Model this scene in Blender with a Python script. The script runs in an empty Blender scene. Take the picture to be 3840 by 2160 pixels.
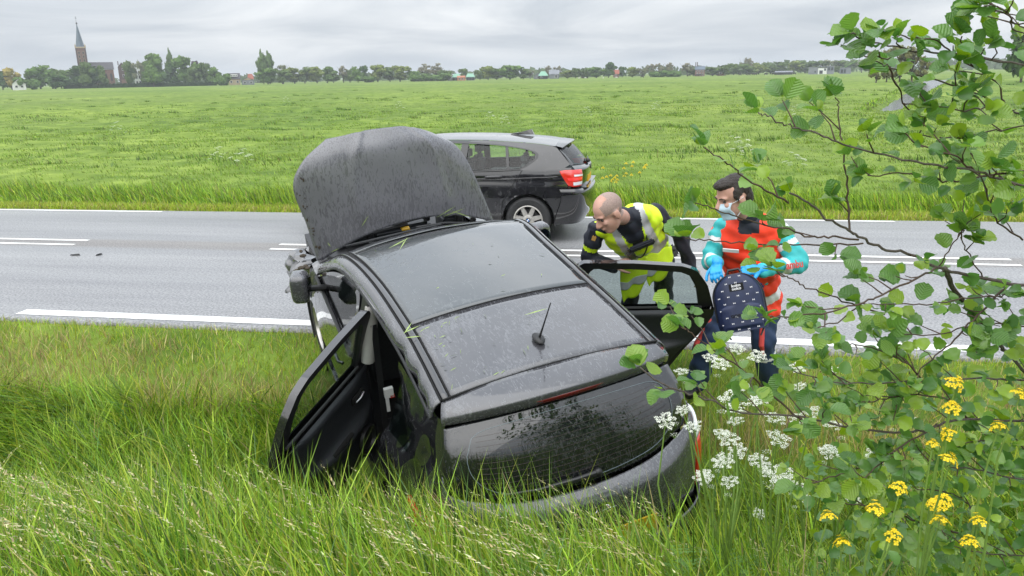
import bpy, bmesh, math, random
import numpy as np
from mathutils import Vector, Matrix, Quaternion
rnd = random.Random(7); RS = np.random.RandomState(11)
S = bpy.context.scene
COL = S.collection
# ------------------------------------------------------------------ camera
# world: X along the road (to the right), Y across it (away from the viewer), Z up, road surface z = 0
cam_d = bpy.data.cameras.new('camera'); cam = bpy.data.objects.new('camera', cam_d); COL.objects.link(cam)
cam_d.sensor_width = 36.0; cam_d.lens = 36.0*2901.0/3840.0; cam_d.clip_start = 0.05; cam_d.clip_end = 8000
PITCH, ROLL, YAW = math.radians(15.4), 0.0185, math.radians(10.25)
cf = Vector((0, math.cos(PITCH), -math.sin(PITCH))); cr = Vector((1, 0, 0)); cu = cr.cross(cf)
c_, s_ = math.cos(ROLL), math.sin(ROLL)
cr, cu = cr*c_ - cu*s_, cu*c_ + cr*s_
RZ = Matrix.Rotation(YAW, 3, 'Z'); cf, cr, cu = RZ@cf, RZ@cr, RZ@cu
cam.matrix_world = Matrix(((cr.x, cu.x, -cf.x, 0), (cr.y, cu.y, -cf.y, 0), (cr.z, cu.z, -cf.z, 2.25), (0, 0, 0, 1)))
S.camera = cam
# ------------------------------------------------------------------ sky, sun, exposure
SUN_EL, SUN_AZ = math.radians(52), math.radians(200)
W = bpy.data.worlds.new('World'); S.world = W; W.use_nodes = True
nt = W.node_tree; nt.nodes.clear()
def N(t, **kw):
    n = nt.nodes.new(t)
    for k, v in kw.items(): setattr(n, k, v)
    return n
LK = lambda a, b: nt.links.new(a, b)
def wmath(op, a, b=None):
    n = N('ShaderNodeMath', operation=op)
    for i, q in enumerate((a, b)):
        if q is None: continue
        if isinstance(q, (int, float)): n.inputs[i].default_value = q
        else: LK(q, n.inputs[i])
    return n.outputs[0]
sky = N('ShaderNodeTexSky'); sky.sky_type = 'NISHITA'; sky.sun_disc = False
sky.sun_elevation = SUN_EL; sky.sun_rotation = SUN_AZ; sky.air_density = 1.6; sky.dust_density = 4.0
skyb = N('ShaderNodeVectorMath', operation='SCALE'); LK(sky.outputs[0], skyb.inputs[0]); skyb.inputs['Scale'].default_value = 0.1
tc = N('ShaderNodeTexCoord'); sx = N('ShaderNodeSeparateXYZ'); LK(tc.outputs['Generated'], sx.inputs[0])
zc = wmath('MAXIMUM', sx.outputs[2], 0.0); den = wmath('ADD', zc, 0.13)
cxy = N('ShaderNodeCombineXYZ'); LK(wmath('DIVIDE', sx.outputs[0], den), cxy.inputs[0]); LK(wmath('DIVIDE', sx.outputs[1], den), cxy.inputs[1])
n1 = N('ShaderNodeTexNoise'); n1.inputs['Scale'].default_value = 0.62; n1.inputs['Detail'].default_value = 7; n1.inputs['Roughness'].default_value = 0.55; n1.inputs['Distortion'].default_value = 0.6
LK(cxy.outputs[0], n1.inputs['Vector'])
rp = N('ShaderNodeValToRGB'); LK(n1.outputs[0], rp.inputs[0])
e = rp.color_ramp.elements
e[0].position = 0.36; e[0].color = (0.365, 0.405, 0.455, 1); e[1].position = 0.64; e[1].color = (0.64, 0.66, 0.68, 1)
m = e.new(0.5); m.color = (0.50, 0.53, 0.565, 1)
grad = wmath('ADD', wmath('MULTIPLY', zc, 2.3), 0.92)
cl = N('ShaderNodeVectorMath', operation='SCALE'); LK(rp.outputs[0], cl.inputs[0]); LK(grad, cl.inputs['Scale'])
mx = N('ShaderNodeMix', data_type='RGBA'); mx.inputs[0].default_value = 0.94
LK(skyb.outputs[0], mx.inputs[6]); LK(cl.outputs[0], mx.inputs[7])
bg = N('ShaderNodeBackground'); LK(mx.outputs[2], bg.inputs[0]); bg.inputs[1].default_value = 1.0
wo = N('ShaderNodeOutputWorld'); LK(bg.outputs[0], wo.inputs[0])
sun_d = bpy.data.lights.new('sun', 'SUN'); sun_d.energy = 1.5; sun_d.angle = math.radians(95); sun_d.color = (1.0, 0.97, 0.92)
sun = bpy.data.objects.new('sun', sun_d); COL.objects.link(sun)
sdir = Vector((math.sin(SUN_AZ)*math.cos(SUN_EL), math.cos(SUN_AZ)*math.cos(SUN_EL), math.sin(SUN_EL)))
sun.rotation_euler = sdir.to_track_quat('Z', 'Y').to_euler()
vs = S.view_settings; vs.view_transform = 'Standard'; vs.look = 'None'; vs.exposure = 0.52; vs.gamma = 1.0; vs.use_curve_mapping = False
S.cycles.max_bounces = 8; S.cycles.transparent_max_bounces = 16

# ------------------------------------------------------------------ helpers
def tag(o, label=None, cat=None, group=None, kind=None):
    if label: o['label'] = label
    if cat: o['category'] = cat
    if group: o['group'] = group
    if kind: o['kind'] = kind
    return o
def empty(name, loc=(0, 0, 0), label=None, cat=None, group=None):
    o = bpy.data.objects.new(name, None); COL.objects.link(o); o.location = loc; o.empty_display_size = 0.2
    return tag(o, label, cat, group)
def link_mesh(name, me, mats, parent=None, smooth=False):
    o = bpy.data.objects.new(name, me); COL.objects.link(o)
    if not isinstance(mats, (list, tuple)): mats = [mats]
    for m in mats: me.materials.append(m)
    if smooth: me.polygons.foreach_set('use_smooth', np.ones(len(me.polygons), bool))
    if parent: o.parent = parent
    return o
def np_mesh(name, V, F, mats, parent=None, col=None, smooth=False, midx=None):
    """V (n,3), F (m,k) one face size; col (n,3) per-vertex base colour"""
    V = np.asarray(V, np.float32); F = np.asarray(F, np.int32); k = F.shape[1]
    me = bpy.data.meshes.new(name)
    me.vertices.add(len(V)); me.vertices.foreach_set('co', V.ravel())
    me.loops.add(F.size); me.loops.foreach_set('vertex_index', F.ravel())
    me.polygons.add(len(F)); me.polygons.foreach_set('loop_start', np.arange(0, F.size, k, dtype=np.int32))
    me.polygons.foreach_set('loop_total', np.full(len(F), k, np.int32))
    if midx is not None: me.polygons.foreach_set('material_index', np.asarray(midx, np.int32))
    me.update(calc_edges=True)
    if col is not None:
        at = me.color_attributes.new('Col', 'FLOAT_COLOR', 'POINT')
        c4 = np.ones((len(V), 4), np.float32); c4[:, :3] = col; at.data.foreach_set('color', c4.ravel())
    return link_mesh(name, me, mats, parent, smooth)
class MB:
    """collects simple shapes into ONE mesh"""
    def __init__(s): s.v = []; s.f = []; s.m = []
    def add(s, V, F, m=0):
        b = len(s.v); s.v += [tuple(map(float, p)) for p in V]; s.f += [tuple(i+b for i in q) for q in F]; s.m += [m]*len(F); return s
    def box(s, c, d, rz=0.0, M=None, m=0):
        x, y, z = (q/2 for q in d); P = [(-x,-y,-z),(x,-y,-z),(x,y,-z),(-x,y,-z),(-x,-y,z),(x,-y,z),(x,y,z),(-x,y,z)]
        R = M if M is not None else Matrix.Rotation(rz, 3, 'Z')
        P = [R@Vector(p)+Vector(c) for p in P]
        return s.add(P, [(3,2,1,0),(4,5,6,7),(0,1,5,4),(1,2,6,5),(2,3,7,6),(3,0,4,7)], m)
    def tube(s, pts, rad, n=8, cap=True, m=0, squash=None):
        pts = [Vector(p) for p in pts]; k = len(pts)
        rad = [rad]*k if isinstance(rad, (int, float)) else list(rad)
        V = []; prev = None
        for i, p in enumerate(pts):
            t = (pts[min(i+1, k-1)]-pts[max(i-1, 0)]).normalized()
            if prev is None:
                a = Vector((0, 0, 1)) if abs(t.z) < .9 else Vector((1, 0, 0)); x = t.cross(a).normalized()
            else: x = (prev - t*prev.dot(t)).normalized()
            prev = x; y = t.cross(x)
            for j in range(n):
                an = 2*math.pi*j/n; V.append(p+(x*math.cos(an)+y*math.sin(an))*rad[i])
        F = [(i*n+j, i*n+(j+1)%n, (i+1)*n+(j+1)%n, (i+1)*n+j) for i in range(k-1) for j in range(n)]
        if cap: F += [tuple(range(n-1, -1, -1)), tuple((k-1)*n+j for j in range(n))]
        return s.add(V, F, m)
    def lathe(s, prof, c=(0, 0, 0), n=24, axis='Z', m=0, closed=False):
        """prof: (radius, height) pairs"""
        V = []; k = len(prof)
        for r, h in prof:
            for j in range(n):
                a = 2*math.pi*j/n; p = (r*math.cos(a), r*math.sin(a), h)
                if axis == 'X': p = (p[2], p[0], p[1])
                if axis == 'Y': p = (p[0], p[2], p[1])
                V.append(Vector(p)+Vector(c))
        K = k if closed else k-1
        F = [(i*n+j, i*n+(j+1)%n, ((i+1)%k)*n+(j+1)%n, ((i+1)%k)*n+j) for i in range(K) for j in range(n)]
        return s.add(V, F, m)
    def ell(s, c, r, M=None, n=12, k=8, m=0):
        V = []; R = M if M is not None else Matrix.Identity(3)
        for i in range(k+1):
            ph = math.pi*i/k
            for j in range(n):
                a = 2*math.pi*j/n
                V.append(R@Vector((r[0]*math.sin(ph)*math.cos(a), r[1]*math.sin(ph)*math.sin(a), r[2]*math.cos(ph)))+Vector(c))
        F = [(i*n+j, (i+1)*n+j, (i+1)*n+(j+1)%n, i*n+(j+1)%n) for i in range(k) for j in range(n)]
        return s.add(V, F, m)
    def rbox(s, c, r, M=None, n=24, k=14, p=.5, m=0):
        """box with generously rounded edges"""
        R = M if M is not None else Matrix.Identity(3); V = []; g = lambda q: math.copysign(abs(q)**p, q)
        for i in range(k+1):
            ph = math.pi*i/k
            for j in range(n): a = 2*math.pi*j/n; V.append(R@Vector((r[0]*g(math.sin(ph))*g(math.cos(a)), r[1]*g(math.sin(ph))*g(math.sin(a)), r[2]*g(math.cos(ph))))+Vector(c))
        return s.add(V, [(i*n+j, (i+1)*n+j, (i+1)*n+(j+1)%n, i*n+(j+1)%n) for i in range(k) for j in range(n)], m)
    def plate(s, pts, th, nrm=None, m=0):
        """flat polygon pts (3d) with thickness th along its normal"""
        pts = [Vector(p) for p in pts]; n = len(pts)
        if nrm is None:
            nrm = Vector((0, 0, 0))
            for i in range(n): nrm += pts[i].cross(pts[(i+1) % n])
        nrm = Vector(nrm).normalized()
        V = pts+[p+nrm*th for p in pts]
        F = [tuple(range(n-1, -1, -1)), tuple(range(n, 2*n))]+[(i, (i+1) % n, n+(i+1) % n, n+i) for i in range(n)]
        return s.add(V, F, m)
    def build(s, name, mats, parent=None, smooth=False, weld=False, bevel=0):
        me = bpy.data.meshes.new(name); me.from_pydata(s.v, [], s.f); me.polygons.foreach_set('material_index', s.m)
        if weld or bevel:
            bm = bmesh.new(); bm.from_mesh(me)
            bmesh.ops.remove_doubles(bm, verts=bm.verts, dist=1e-5)
            if bevel: bmesh.ops.bevel(bm, geom=[e for e in bm.edges if e.is_manifold and e.calc_face_angle(0) > .6], offset=bevel, segments=2, affect='EDGES', clamp_overlap=True)
            bmesh.ops.recalc_face_normals(bm, faces=bm.faces); bm.to_mesh(me); bm.free()
        me.update()
        o = link_mesh(name, me, mats, parent, smooth)
        if smooth:
            try: me.set_sharp_from_angle(angle=math.radians(38))
            except Exception: pass
        return o
def cr_interp(P, n):
    """Catmull-Rom through the rows of P (k,...) -> n samples"""
    P = np.asarray(P, float); k = len(P)
    t = np.linspace(0, k-1, n); i = np.clip(t.astype(int), 0, k-2); f = (t-i).reshape((-1,)+(1,)*(P.ndim-1))
    p1, p2 = P[i], P[i+1]
    p0 = np.where((i > 0).reshape(f.shape), P[np.maximum(i-1, 0)], 2*p1-p2); p3 = np.where((i < k-2).reshape(f.shape), P[np.minimum(i+2, k-1)], 2*p2-p1)
    return .5*((2*p1)+(-p0+p2)*f+(2*p0-5*p1+4*p2-p3)*f**2+(-p0+3*p1-3*p2+p3)*f**3)
def patch(name, rows, nu, nv, mat, parent, th=0.0, fn=None, flip=False, smooth=True):
    """smooth surface through a grid of control points; th > 0 gives it thickness"""
    A = cr_interp(rows, nu); A = np.swapaxes(cr_interp(np.swapaxes(A, 0, 1), nv), 0, 1)
    if fn is not None: A = fn(A)
    V = A.reshape(-1, 3)
    F = np.array([(i*nv+j, (i+1)*nv+j, (i+1)*nv+j+1, i*nv+j+1) for i in range(nu-1) for j in range(nv-1)])
    if flip: F = F[:, ::-1]
    o = np_mesh(name, V, F, mat, parent, smooth=smooth)
    if th:
        md = o.modifiers.new('thickness', 'SOLIDIFY'); md.thickness = th; md.offset = -1
    return o
def face_out(root, ref):
    """turn every open panel under root so that it faces away from the line ref(y) -> point"""
    for o in root.children:
        if o.type == 'MESH':
            me = o.data; n = len(me.polygons); N_ = np.zeros(n*3); C_ = np.zeros(n*3); A_ = np.zeros(n)
            me.polygons.foreach_get('normal', N_); me.polygons.foreach_get('center', C_); me.polygons.foreach_get('area', A_)
            N_ = N_.reshape(-1, 3); C_ = C_.reshape(-1, 3)
            if n and o.location.length < 1e-6:
                D_ = C_-ref(C_)
                if ((N_*D_).sum(1)*A_).sum() < 0: me.flip_normals()
def mirror_rows(rows): return [[(-p[0], p[1], p[2]) for p in r] for r in rows]
# ------------------------------------------------------------------ materials
def nodes(name):
    m = bpy.data.materials.new(name); m.use_nodes = True; t = m.node_tree
    return m, t, t.nodes['Principled BSDF'], t.nodes['Material Output']
def nn(t, ty, **ins):
    n = t.nodes.new(ty)
    for k, v in ins.items():
        k = k.replace('_', ' ')
        n.inputs[k].default_value = v
    return n
def pmat(name, base, rough=.5, metal=0.0, var=0.0, vs_=8.0, bump=0.0, bs=60.0, coat=0.0, spec=.5, base2=None, attr=False, transl=0.0, emit=None, alpha=None):
    m, t, b, out = nodes(name); L = t.links.new
    b.inputs['Roughness'].default_value = rough; b.inputs['Metallic'].default_value = metal
    b.inputs['Coat Weight'].default_value = coat; b.inputs['Coat Roughness'].default_value = .05; b.inputs['Specular IOR Level'].default_value = spec
    b.inputs['Base Color'].default_value = (*base, 1)
    src = None
    tc = t.nodes.new('ShaderNodeTexCoord')
    if attr:
        a = t.nodes.new('ShaderNodeAttribute'); a.attribute_name = 'Col'; src = a.outputs['Color']; L(src, b.inputs['Base Color'])
    elif var or base2:
        nz = nn(t, 'ShaderNodeTexNoise', Scale=vs_, Detail=6.0, Roughness=.62); L(tc.outputs['Object'], nz.inputs['Vector'])
        mp = nn(t, 'ShaderNodeMapRange'); mp.inputs['From Min'].default_value = .3; mp.inputs['From Max'].default_value = .7; L(nz.outputs[0], mp.inputs['Value'])
        mi = t.nodes.new('ShaderNodeMix'); mi.data_type = 'RGBA'; L(mp.outputs[0], mi.inputs[0])
        lo = tuple(c*(1-var) for c in base) if base2 is None else base
        hi = tuple(min(1, c*(1+var)) for c in base) if base2 is None else base2
        mi.inputs[6].default_value = (*lo, 1); mi.inputs[7].default_value = (*hi, 1)
        src = mi.outputs[2]; L(src, b.inputs['Base Color'])
    if bump:
        n2 = nn(t, 'ShaderNodeTexNoise', Scale=bs, Detail=5.0, Roughness=.6); L(tc.outputs['Object'], n2.inputs['Vector'])
        bp = nn(t, 'ShaderNodeBump', Strength=bump, Distance=.02); L(n2.outputs[0], bp.inputs['Height']); L(bp.outputs[0], b.inputs['Normal'])
    if transl:
        tr = t.nodes.new('ShaderNodeBsdfTranslucent'); ms = t.nodes.new('ShaderNodeMixShader'); ms.inputs[0].default_value = transl
        if src is not None: L(src, tr.inputs['Color'])
        else: tr.inputs['Color'].default_value = (*base, 1)
        L(b.outputs[0], ms.inputs[1]); L(tr.outputs[0], ms.inputs[2]); L(ms.outputs[0], out.inputs['Surface'])
    if emit: b.inputs['Emission Color'].default_value = (*emit[:3], 1); b.inputs['Emission Strength'].default_value = emit[3]
    return m
def glass_mat(name, tint, refl=1.0, rough=0.0, drops=False):
    """thin tinted pane: Fresnel mirror over a tinted see-through sheet"""
    m, t, b, out = nodes(name); L = t.links.new; t.nodes.remove(b)
    tr = t.nodes.new('ShaderNodeBsdfTransparent'); tr.inputs[0].default_value = (*tint, 1)
    gl = t.nodes.new('ShaderNodeBsdfGlossy'); gl.inputs['Roughness'].default_value = rough
    fr = nn(t, 'ShaderNodeFresnel', IOR=1.5)
    ge = t.nodes.new('ShaderNodeNewGeometry'); im = nn(t, 'ShaderNodeMath'); im.operation = 'MULTIPLY_ADD'; L(ge.outputs['Backfacing'], im.inputs[0]); im.inputs[1].default_value = 1/1.5-1.5; im.inputs[2].default_value = 1.5; L(im.outputs[0], fr.inputs['IOR'])   # same pane from either side
    ms = t.nodes.new('ShaderNodeMixShader'); L(fr.outputs[0], ms.inputs[0]); L(tr.outputs[0], ms.inputs[1]); L(gl.outputs[0], ms.inputs[2]); L(ms.outputs[0], out.inputs['Surface'])
    if drops:
        tc = t.nodes.new('ShaderNodeTexCoord')
        vo = nn(t, 'ShaderNodeTexNoise', Scale=55.0, Detail=3.0); L(tc.outputs['Object'], vo.inputs['Vector'])
        mp = nn(t, 'ShaderNodeMapRange'); mp.inputs['From Min'].default_value = .58; mp.inputs['From Max'].default_value = .66; L(vo.outputs[0], mp.inputs['Value'])
        bp = nn(t, 'ShaderNodeBump', Strength=.6, Distance=.004); L(mp.outputs[0], bp.inputs['Height']); L(bp.outputs[0], gl.inputs['Normal']); L(bp.outputs[0], fr.inputs['Normal'])
    return m
# ================================================================== LAND
def smooth01(t): t = np.clip(t, 0, 1); return t*t*(3-2*t)
_ng = np.random.RandomState(5).rand(64, 64)
def vnoise(x, y):
    xi = np.floor(x).astype(int); yi = np.floor(y).astype(int); fx = smooth01(x-xi); fy = smooth01(y-yi)
    g = lambda a, b: _ng[a % 64, b % 64]
    return (g(xi, yi)*(1-fx)+g(xi+1, yi)*fx)*(1-fy)+(g(xi, yi+1)*(1-fx)+g(xi+1, yi+1)*fx)*fy
def fbm(x, y, o=4):
    s = 0; a = .5
    for i in range(o): s = s+a*vnoise(x+13.1*i, y+7.7*i); x = x*2.03; y = y*2.03; a *= .5
    return s
CANAL = [(14.0, 52.0, .05), (17.0, 60.8, .1), (25.1, 84.5, .3), (31.6, 103.5, .55), (41.5, 131.4, .9), (50.0, 157.5, 1.5), (58.8, 184.0, 2.1), (63.0, 197.0, 2.3)]
def canal_d(u, v):
    """signed distance to the canal's edge (negative in the water)"""
    d = np.full(np.shape(u), 1e9)
    for (a, b, wa), (c, e_, wb) in zip(CANAL[:-1], CANAL[1:]):
        du, dv = c-a, e_-b; t = np.clip(((u-a)*du+(v-b)*dv)/(du*du+dv*dv), 0, 1)
        d = np.minimum(d, np.hypot(u-a-t*du, v-b-t*dv)-(wa+(wb-wa)*t))
    return d
def zg(u, v):
    u = np.asarray(u, float); v = np.asarray(v, float)
    z = np.interp(v, [-30, .3, 1.2, 2.0, 2.7, 3.1, 3.5, 3.95, 4.8, 6.0, 6.30, 6.42, 12.56, 12.7, 14.4, 15.6, 16.6, 17.6, 19, 60, 300, 4000],
                  [.75, .62, .45, .20, -.10, -.34, -.72, -.88, -.60, -.17, -.03, -.05, -.05, -.02, -.06, -.32, -.55, -.34, -.26, -.3, -.45, -.5])
    rough = (fbm(u*1.3, v*1.3)-.45)
    k = np.clip((6.1-v)/.8, 0, 1)*.16 + np.clip((v-13.4)/2, 0, 1)*.16
    z = z+rough*k+np.clip((v-17)/6, 0, 1)*np.clip((400-v)/300, 0, 1)*((fbm(u*.22, v*.3)-.47)*.5)
    cd = canal_d(u, v)
    z = np.where(cd < 1.2, z-np.clip((1.2-cd)/1.2, 0, 1)**1.4*.75, z)
    return z
def zg1(u, v): return float(zg(np.array([u]), np.array([v]))[0])
M_soil = None
def field_material():
    m, t, b, out = nodes('meadow_ground'); L = t.links.new
    tc = t.nodes.new('ShaderNodeTexCoord')
    def noise(sc, det=5, sy=1.0):
        mp = nn(t, 'ShaderNodeMapping'); mp.inputs['Scale'].default_value = (1, sy, 1); L(tc.outputs['Object'], mp.inputs[0])
        n = nn(t, 'ShaderNodeTexNoise', Scale=sc, Detail=float(det), Roughness=.6); L(mp.outputs[0], n.inputs['Vector']); return n.outputs[0]
    r1 = nn(t, 'ShaderNodeValToRGB'); L(noise(.9, 8), r1.inputs[0]); e = r1.color_ramp.elements
    e[0].position = .36; e[0].color = (.090, .155, .021, 1); e[1].position = .64; e[1].color = (.202, .288, .050, 1)
    k = e.new(.5); k.color = (.141, .216, .033, 1)
    r2 = nn(t, 'ShaderNodeValToRGB'); L(noise(.045, 6, .6), r2.inputs[0]); e = r2.color_ramp.elements
    e[0].position = .35; e[0].color = (.64, .72, .60, 1); e[1].position = .65; e[1].color = (1.22, 1.12, 1.15, 1)
    mu = t.nodes.new('ShaderNodeMix'); mu.data_type = 'RGBA'; mu.blend_type = 'MULTIPLY'; mu.inputs[0].default_value = 1
    L(r1.outputs[0], mu.inputs[6]); L(r2.outputs[0], mu.inputs[7])
    # seeding grass heads make broad paler, redder sweeps far out in the meadow
    r3 = nn(t, 'ShaderNodeValToRGB'); L(noise(.012, 4, 2.2), r3.inputs[0]); e = r3.color_ramp.elements
    e[0].position = .45; e[0].color = (0, 0, 0, 1); e[1].position = .7; e[1].color = (.55, .55, .55, 1)
    m2 = t.nodes.new('ShaderNodeMix'); m2.data_type = 'RGBA'; L(r3.outputs[0], m2.inputs[0]); L(mu.outputs[2], m2.inputs[6]); m2.inputs[7].default_value = (.165, .20, .058, 1)
    L(m2.outputs[2], b.inputs['Base Color']); b.inputs['Roughness'].default_value = .85; b.inputs['Specular IOR Level'].default_value = .15
    bp = nn(t, 'ShaderNodeBump', Strength=.8, Distance=.10); L(noise(2.2, 8), bp.inputs['Height']); L(bp.outputs[0], b.inputs['Normal'])
    return m
M_field = field_material()
def axis(spec):
    out = []
    for a, b, n in spec: out += list(np.linspace(a, b, n, endpoint=False))
    return np.array(out+[spec[-1][1]])
us = axis([(-4000, -400, 14), (-400, -80, 50), (-80, -14, 66), (-14, 14, 150), (14, 90, 76), (90, 400, 60), (400, 4000, 14)])
vs_a = axis([(-60, -2, 14), (-2, 8, 70), (8, 13, 6), (13, 26, 60), (26, 80, 90), (80, 300, 90), (300, 1000, 20), (1000, 6000, 10)])
UU, VV = np.meshgrid(us, vs_a, indexing='ij'); ZZ = zg(UU, VV)
nu, nv = UU.shape
ii, jj = np.meshgrid(np.arange(nu-1), np.arange(nv-1), indexing='ij'); a = (ii*nv+jj).ravel()
ground = np_mesh('ground', np.stack([UU, VV, ZZ], -1).reshape(-1, 3), np.stack([a, a+nv, a+nv+1, a+1], -1), M_field, smooth=True)
tag(ground, kind='structure')
# canal water
m, t, b, out = nodes('canal_water'); b.inputs['Base Color'].default_value = (.03, .035, .03, 1); b.inputs['Roughness'].default_value = .16
b.inputs['Specular IOR Level'].default_value = .7
tcn = t.nodes.new('ShaderNodeTexCoord'); nz = nn(t, 'ShaderNodeTexNoise', Scale=3.0, Detail=4.0); t.links.new(tcn.outputs['Object'], nz.inputs['Vector'])
bp = nn(t, 'ShaderNodeBump', Strength=.25, Distance=.05); t.links.new(nz.outputs[0], bp.inputs['Height']); t.links.new(bp.outputs[0], b.inputs['Normal']); M_water = m
cv = []; cfc = []
for i, (x, y, w) in enumerate(CANAL):
    x0, y0, _ = CANAL[max(0, i-1)]; x1, y1, _ = CANAL[min(len(CANAL)-1, i+1)]; d = Vector((x1-x0, y1-y0, 0)).normalized(); nrm = Vector((d.y, -d.x, 0))
    for s in (-1, 1): cv.append((x+nrm.x*s*(w+.9), y+nrm.y*s*(w+.9), -.62))
    if i: cfc.append((2*i-2, 2*i-1, 2*i+1, 2*i))
tag(np_mesh('water', cv, cfc, M_water), kind='structure')
# ------------------------------------------------------------------ road
def asphalt_material():
    m, t, b, out = nodes('wet_asphalt'); L = t.links.new; tc = t.nodes.new('ShaderNodeTexCoord')
    def noise(sc, det=5, sx=1.0, sy=1.0):
        mp = nn(t, 'ShaderNodeMapping'); mp.inputs['Scale'].default_value = (sx, sy, 1); L(tc.outputs['Object'], mp.inputs[0])
        n = nn(t, 'ShaderNodeTexNoise', Scale=sc, Detail=float(det), Roughness=.65); L(mp.outputs[0], n.inputs['Vector']); return n.outputs[0]
    r1 = nn(t, 'ShaderNodeValToRGB'); L(noise(42, 4), r1.inputs[0]); e = r1.color_ramp.elements
    e[0].position = .3; e[0].color = (.075, .075, .078, 1); e[1].position = .72; e[1].color = (.38, .38, .385, 1)
    r2 = nn(t, 'ShaderNodeValToRGB'); L(noise(1.5, 6, .07, 1.0), r2.inputs[0]); e = r2.color_ramp.elements
    e[0].position = .3; e[0].color = (.78, .78, .80, 1); e[1].position = .7; e[1].color = (1.18, 1.18, 1.17, 1)
    mu = t.nodes.new('ShaderNodeMix'); mu.data_type = 'RGBA'; mu.blend_type = 'MULTIPLY'; mu.inputs[0].default_value = 1; L(r1.outputs[0], mu.inputs[6]); L(r2.outputs[0], mu.inputs[7])
    # joint / unsurfaced strip along the road's centre, rougher and browner
    sx = t.nodes.new('ShaderNodeSeparateXYZ'); L(tc.outputs['Object'], sx.inputs[0])
    d = nn(t, 'ShaderNodeMath'); d.operation = 'SUBTRACT'; L(sx.outputs[1], d.inputs[0]); d.inputs[1].default_value = 9.80
    ab = nn(t, 'ShaderNodeMath'); ab.operation = 'ABSOLUTE'; L(d.outputs[0], ab.inputs[0])
    mr = nn(t, 'ShaderNodeMapRange'); mr.inputs['From Min'].default_value = .32; mr.inputs['From Max'].default_value = .18; L(ab.outputs[0], mr.inputs['Value'])
    m2 = t.nodes.new('ShaderNodeMix'); m2.data_type = 'RGBA'; m2.blend_type = 'MULTIPLY'; L(mr.outputs[0], m2.inputs[0]); L(mu.outputs[2], m2.inputs[6]); m2.inputs[7].default_value = (.86, .80, .74, 1)
    L(m2.outputs[2], b.inputs['Base Color'])
    r3 = nn(t, 'ShaderNodeMapRange'); r3.inputs['From Min'].default_value = .3; r3.inputs['From Max'].default_value = .7; r3.inputs['To Min'].default_value = .30; r3.inputs['To Max'].default_value = .52
    L(noise(.9, 6, .3, 1.0), r3.inputs['Value']); L(r3.outputs[0], b.inputs['Roughness'])
    b.inputs['Specular IOR Level'].default_value = .6
    bp = nn(t, 'ShaderNodeBump', Strength=.55, Distance=.006); L(noise(75, 3), bp.inputs['Height']); L(bp.outputs[0], b.inputs['Normal'])
    return m
M_asph = asphalt_material()
xs = axis([(-900, -40, 12), (-40, 40, 161), (40, 900, 12)])
rV = []; prof = [(6.41, -.06), (6.41, -.012), (6.47, 0.0), (9.5, .045), (12.51, 0.0), (12.57, -.012), (12.57, -.06)]
jr = np.random.RandomState(3)
for x in xs:
    j0, j1 = (fbm(np.array([x*1.7]), np.array([2.2]))[0]-.45)*.10, (fbm(np.array([x*1.1]), np.array([9.2]))[0]-.45)*.08
    for k, (y, z) in enumerate(prof): rV.append((x, y+(j0 if k < 3 else (j1 if k > 3 else 0)), z*1.0 if k != 3 else 0.0))
P_ = len(prof)
rF = [(i*P_+k, (i+1)*P_+k, (i+1)*P_+k+1, i*P_+k+1) for i in range(len(xs)-1) for k in range(P_-1)]
road = np_mesh('road', rV, rF, M_asph); tag(road, kind='structure')
M_line = pmat('road_paint', (.74, .74, .72), .45, var=.12, vs_=9, bump=.25, bs=120)
def dash(u0, u1, v0, v1, sk):
    th = .004; w = v1-v0
    mb = MB(); n = max(2, int((u1-u0)/.5)); top = []
    for i in range(n+1):
        u = u0+(u1-u0)*i/n
        top.append((u, v0, th)); top.append((u+(sk if i in (0,) else 0)*0, v1, th))
    mb.add(top, [(2*i, 2*i+2, 2*i+3, 2*i+1) for i in range(n)])
    return mb.build('lane_marking', M_line, road)
for k in range(-6, 6):
    b0 = -5.12+12.45*k
    dash(b0, b0+9.42, 9.62, 9.70, 0); dash(b0, b0+9.42, 9.91, 10.0, 0)
    e0 = -6.3+12.1*k; dash(e0, e0+9.1, 6.50, 6.665, 0)
    f0 = -5.55+12.25*k; dash(f0, f0+9.22, 12.36, 12.45, 0)
# ================================================================== GRASS
M_grass = pmat('grass_blade', (.1, .2, .03), .42, attr=True, transl=.32, spec=.35)
M_dry = pmat('grass_dry', (.4, .35, .2), .7, attr=True, transl=.25, spec=.2)
def blades(base, H, Wd, ang, lean, col, nseg=4, bend=1.8, face=None, droop=0.0):
    """curved tapered ribbons. base (n,3), H,Wd,ang,lean (n,), col (n,3)"""
    n = len(base); ts = np.linspace(0, 1, nseg+1)
    d = np.stack([np.cos(ang), np.sin(ang), np.zeros(n)], -1)
    fa = ang+np.pi/2 if face is None else face
    w = np.stack([np.cos(fa), np.sin(fa), np.zeros(n)], -1)
    V = np.zeros((n, 2*nseg+1, 3)); 
    for i, t in enumerate(ts):
        hor = H*lean*t**bend; ver = H*(t*np.sqrt(np.clip(1-(lean*.75)**2*t, .08, 1))-droop*t**4)
        p = base+d*hor[:, None]; p[:, 2] += ver
        if i == nseg: V[:, 2*nseg] = p
        else:
            hw = (Wd*.5*(1-t**2.2))[:, None]*w
            V[:, 2*i] = p-hw; V[:, 2*i+1] = p+hw
    k = 2*nseg+1; tri = []
    for i in range(nseg-1): tri += [(2*i, 2*i+1, 2*i+3), (2*i, 2*i+3, 2*i+2)]
    tri.append((2*nseg-2, 2*nseg-1, 2*nseg))
    F = (np.arange(n)[:, None, None]*k+np.array(tri)[None]).reshape(-1, 3)
    return V.reshape(-1, 3), F, np.repeat(col, k, 0)
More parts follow.
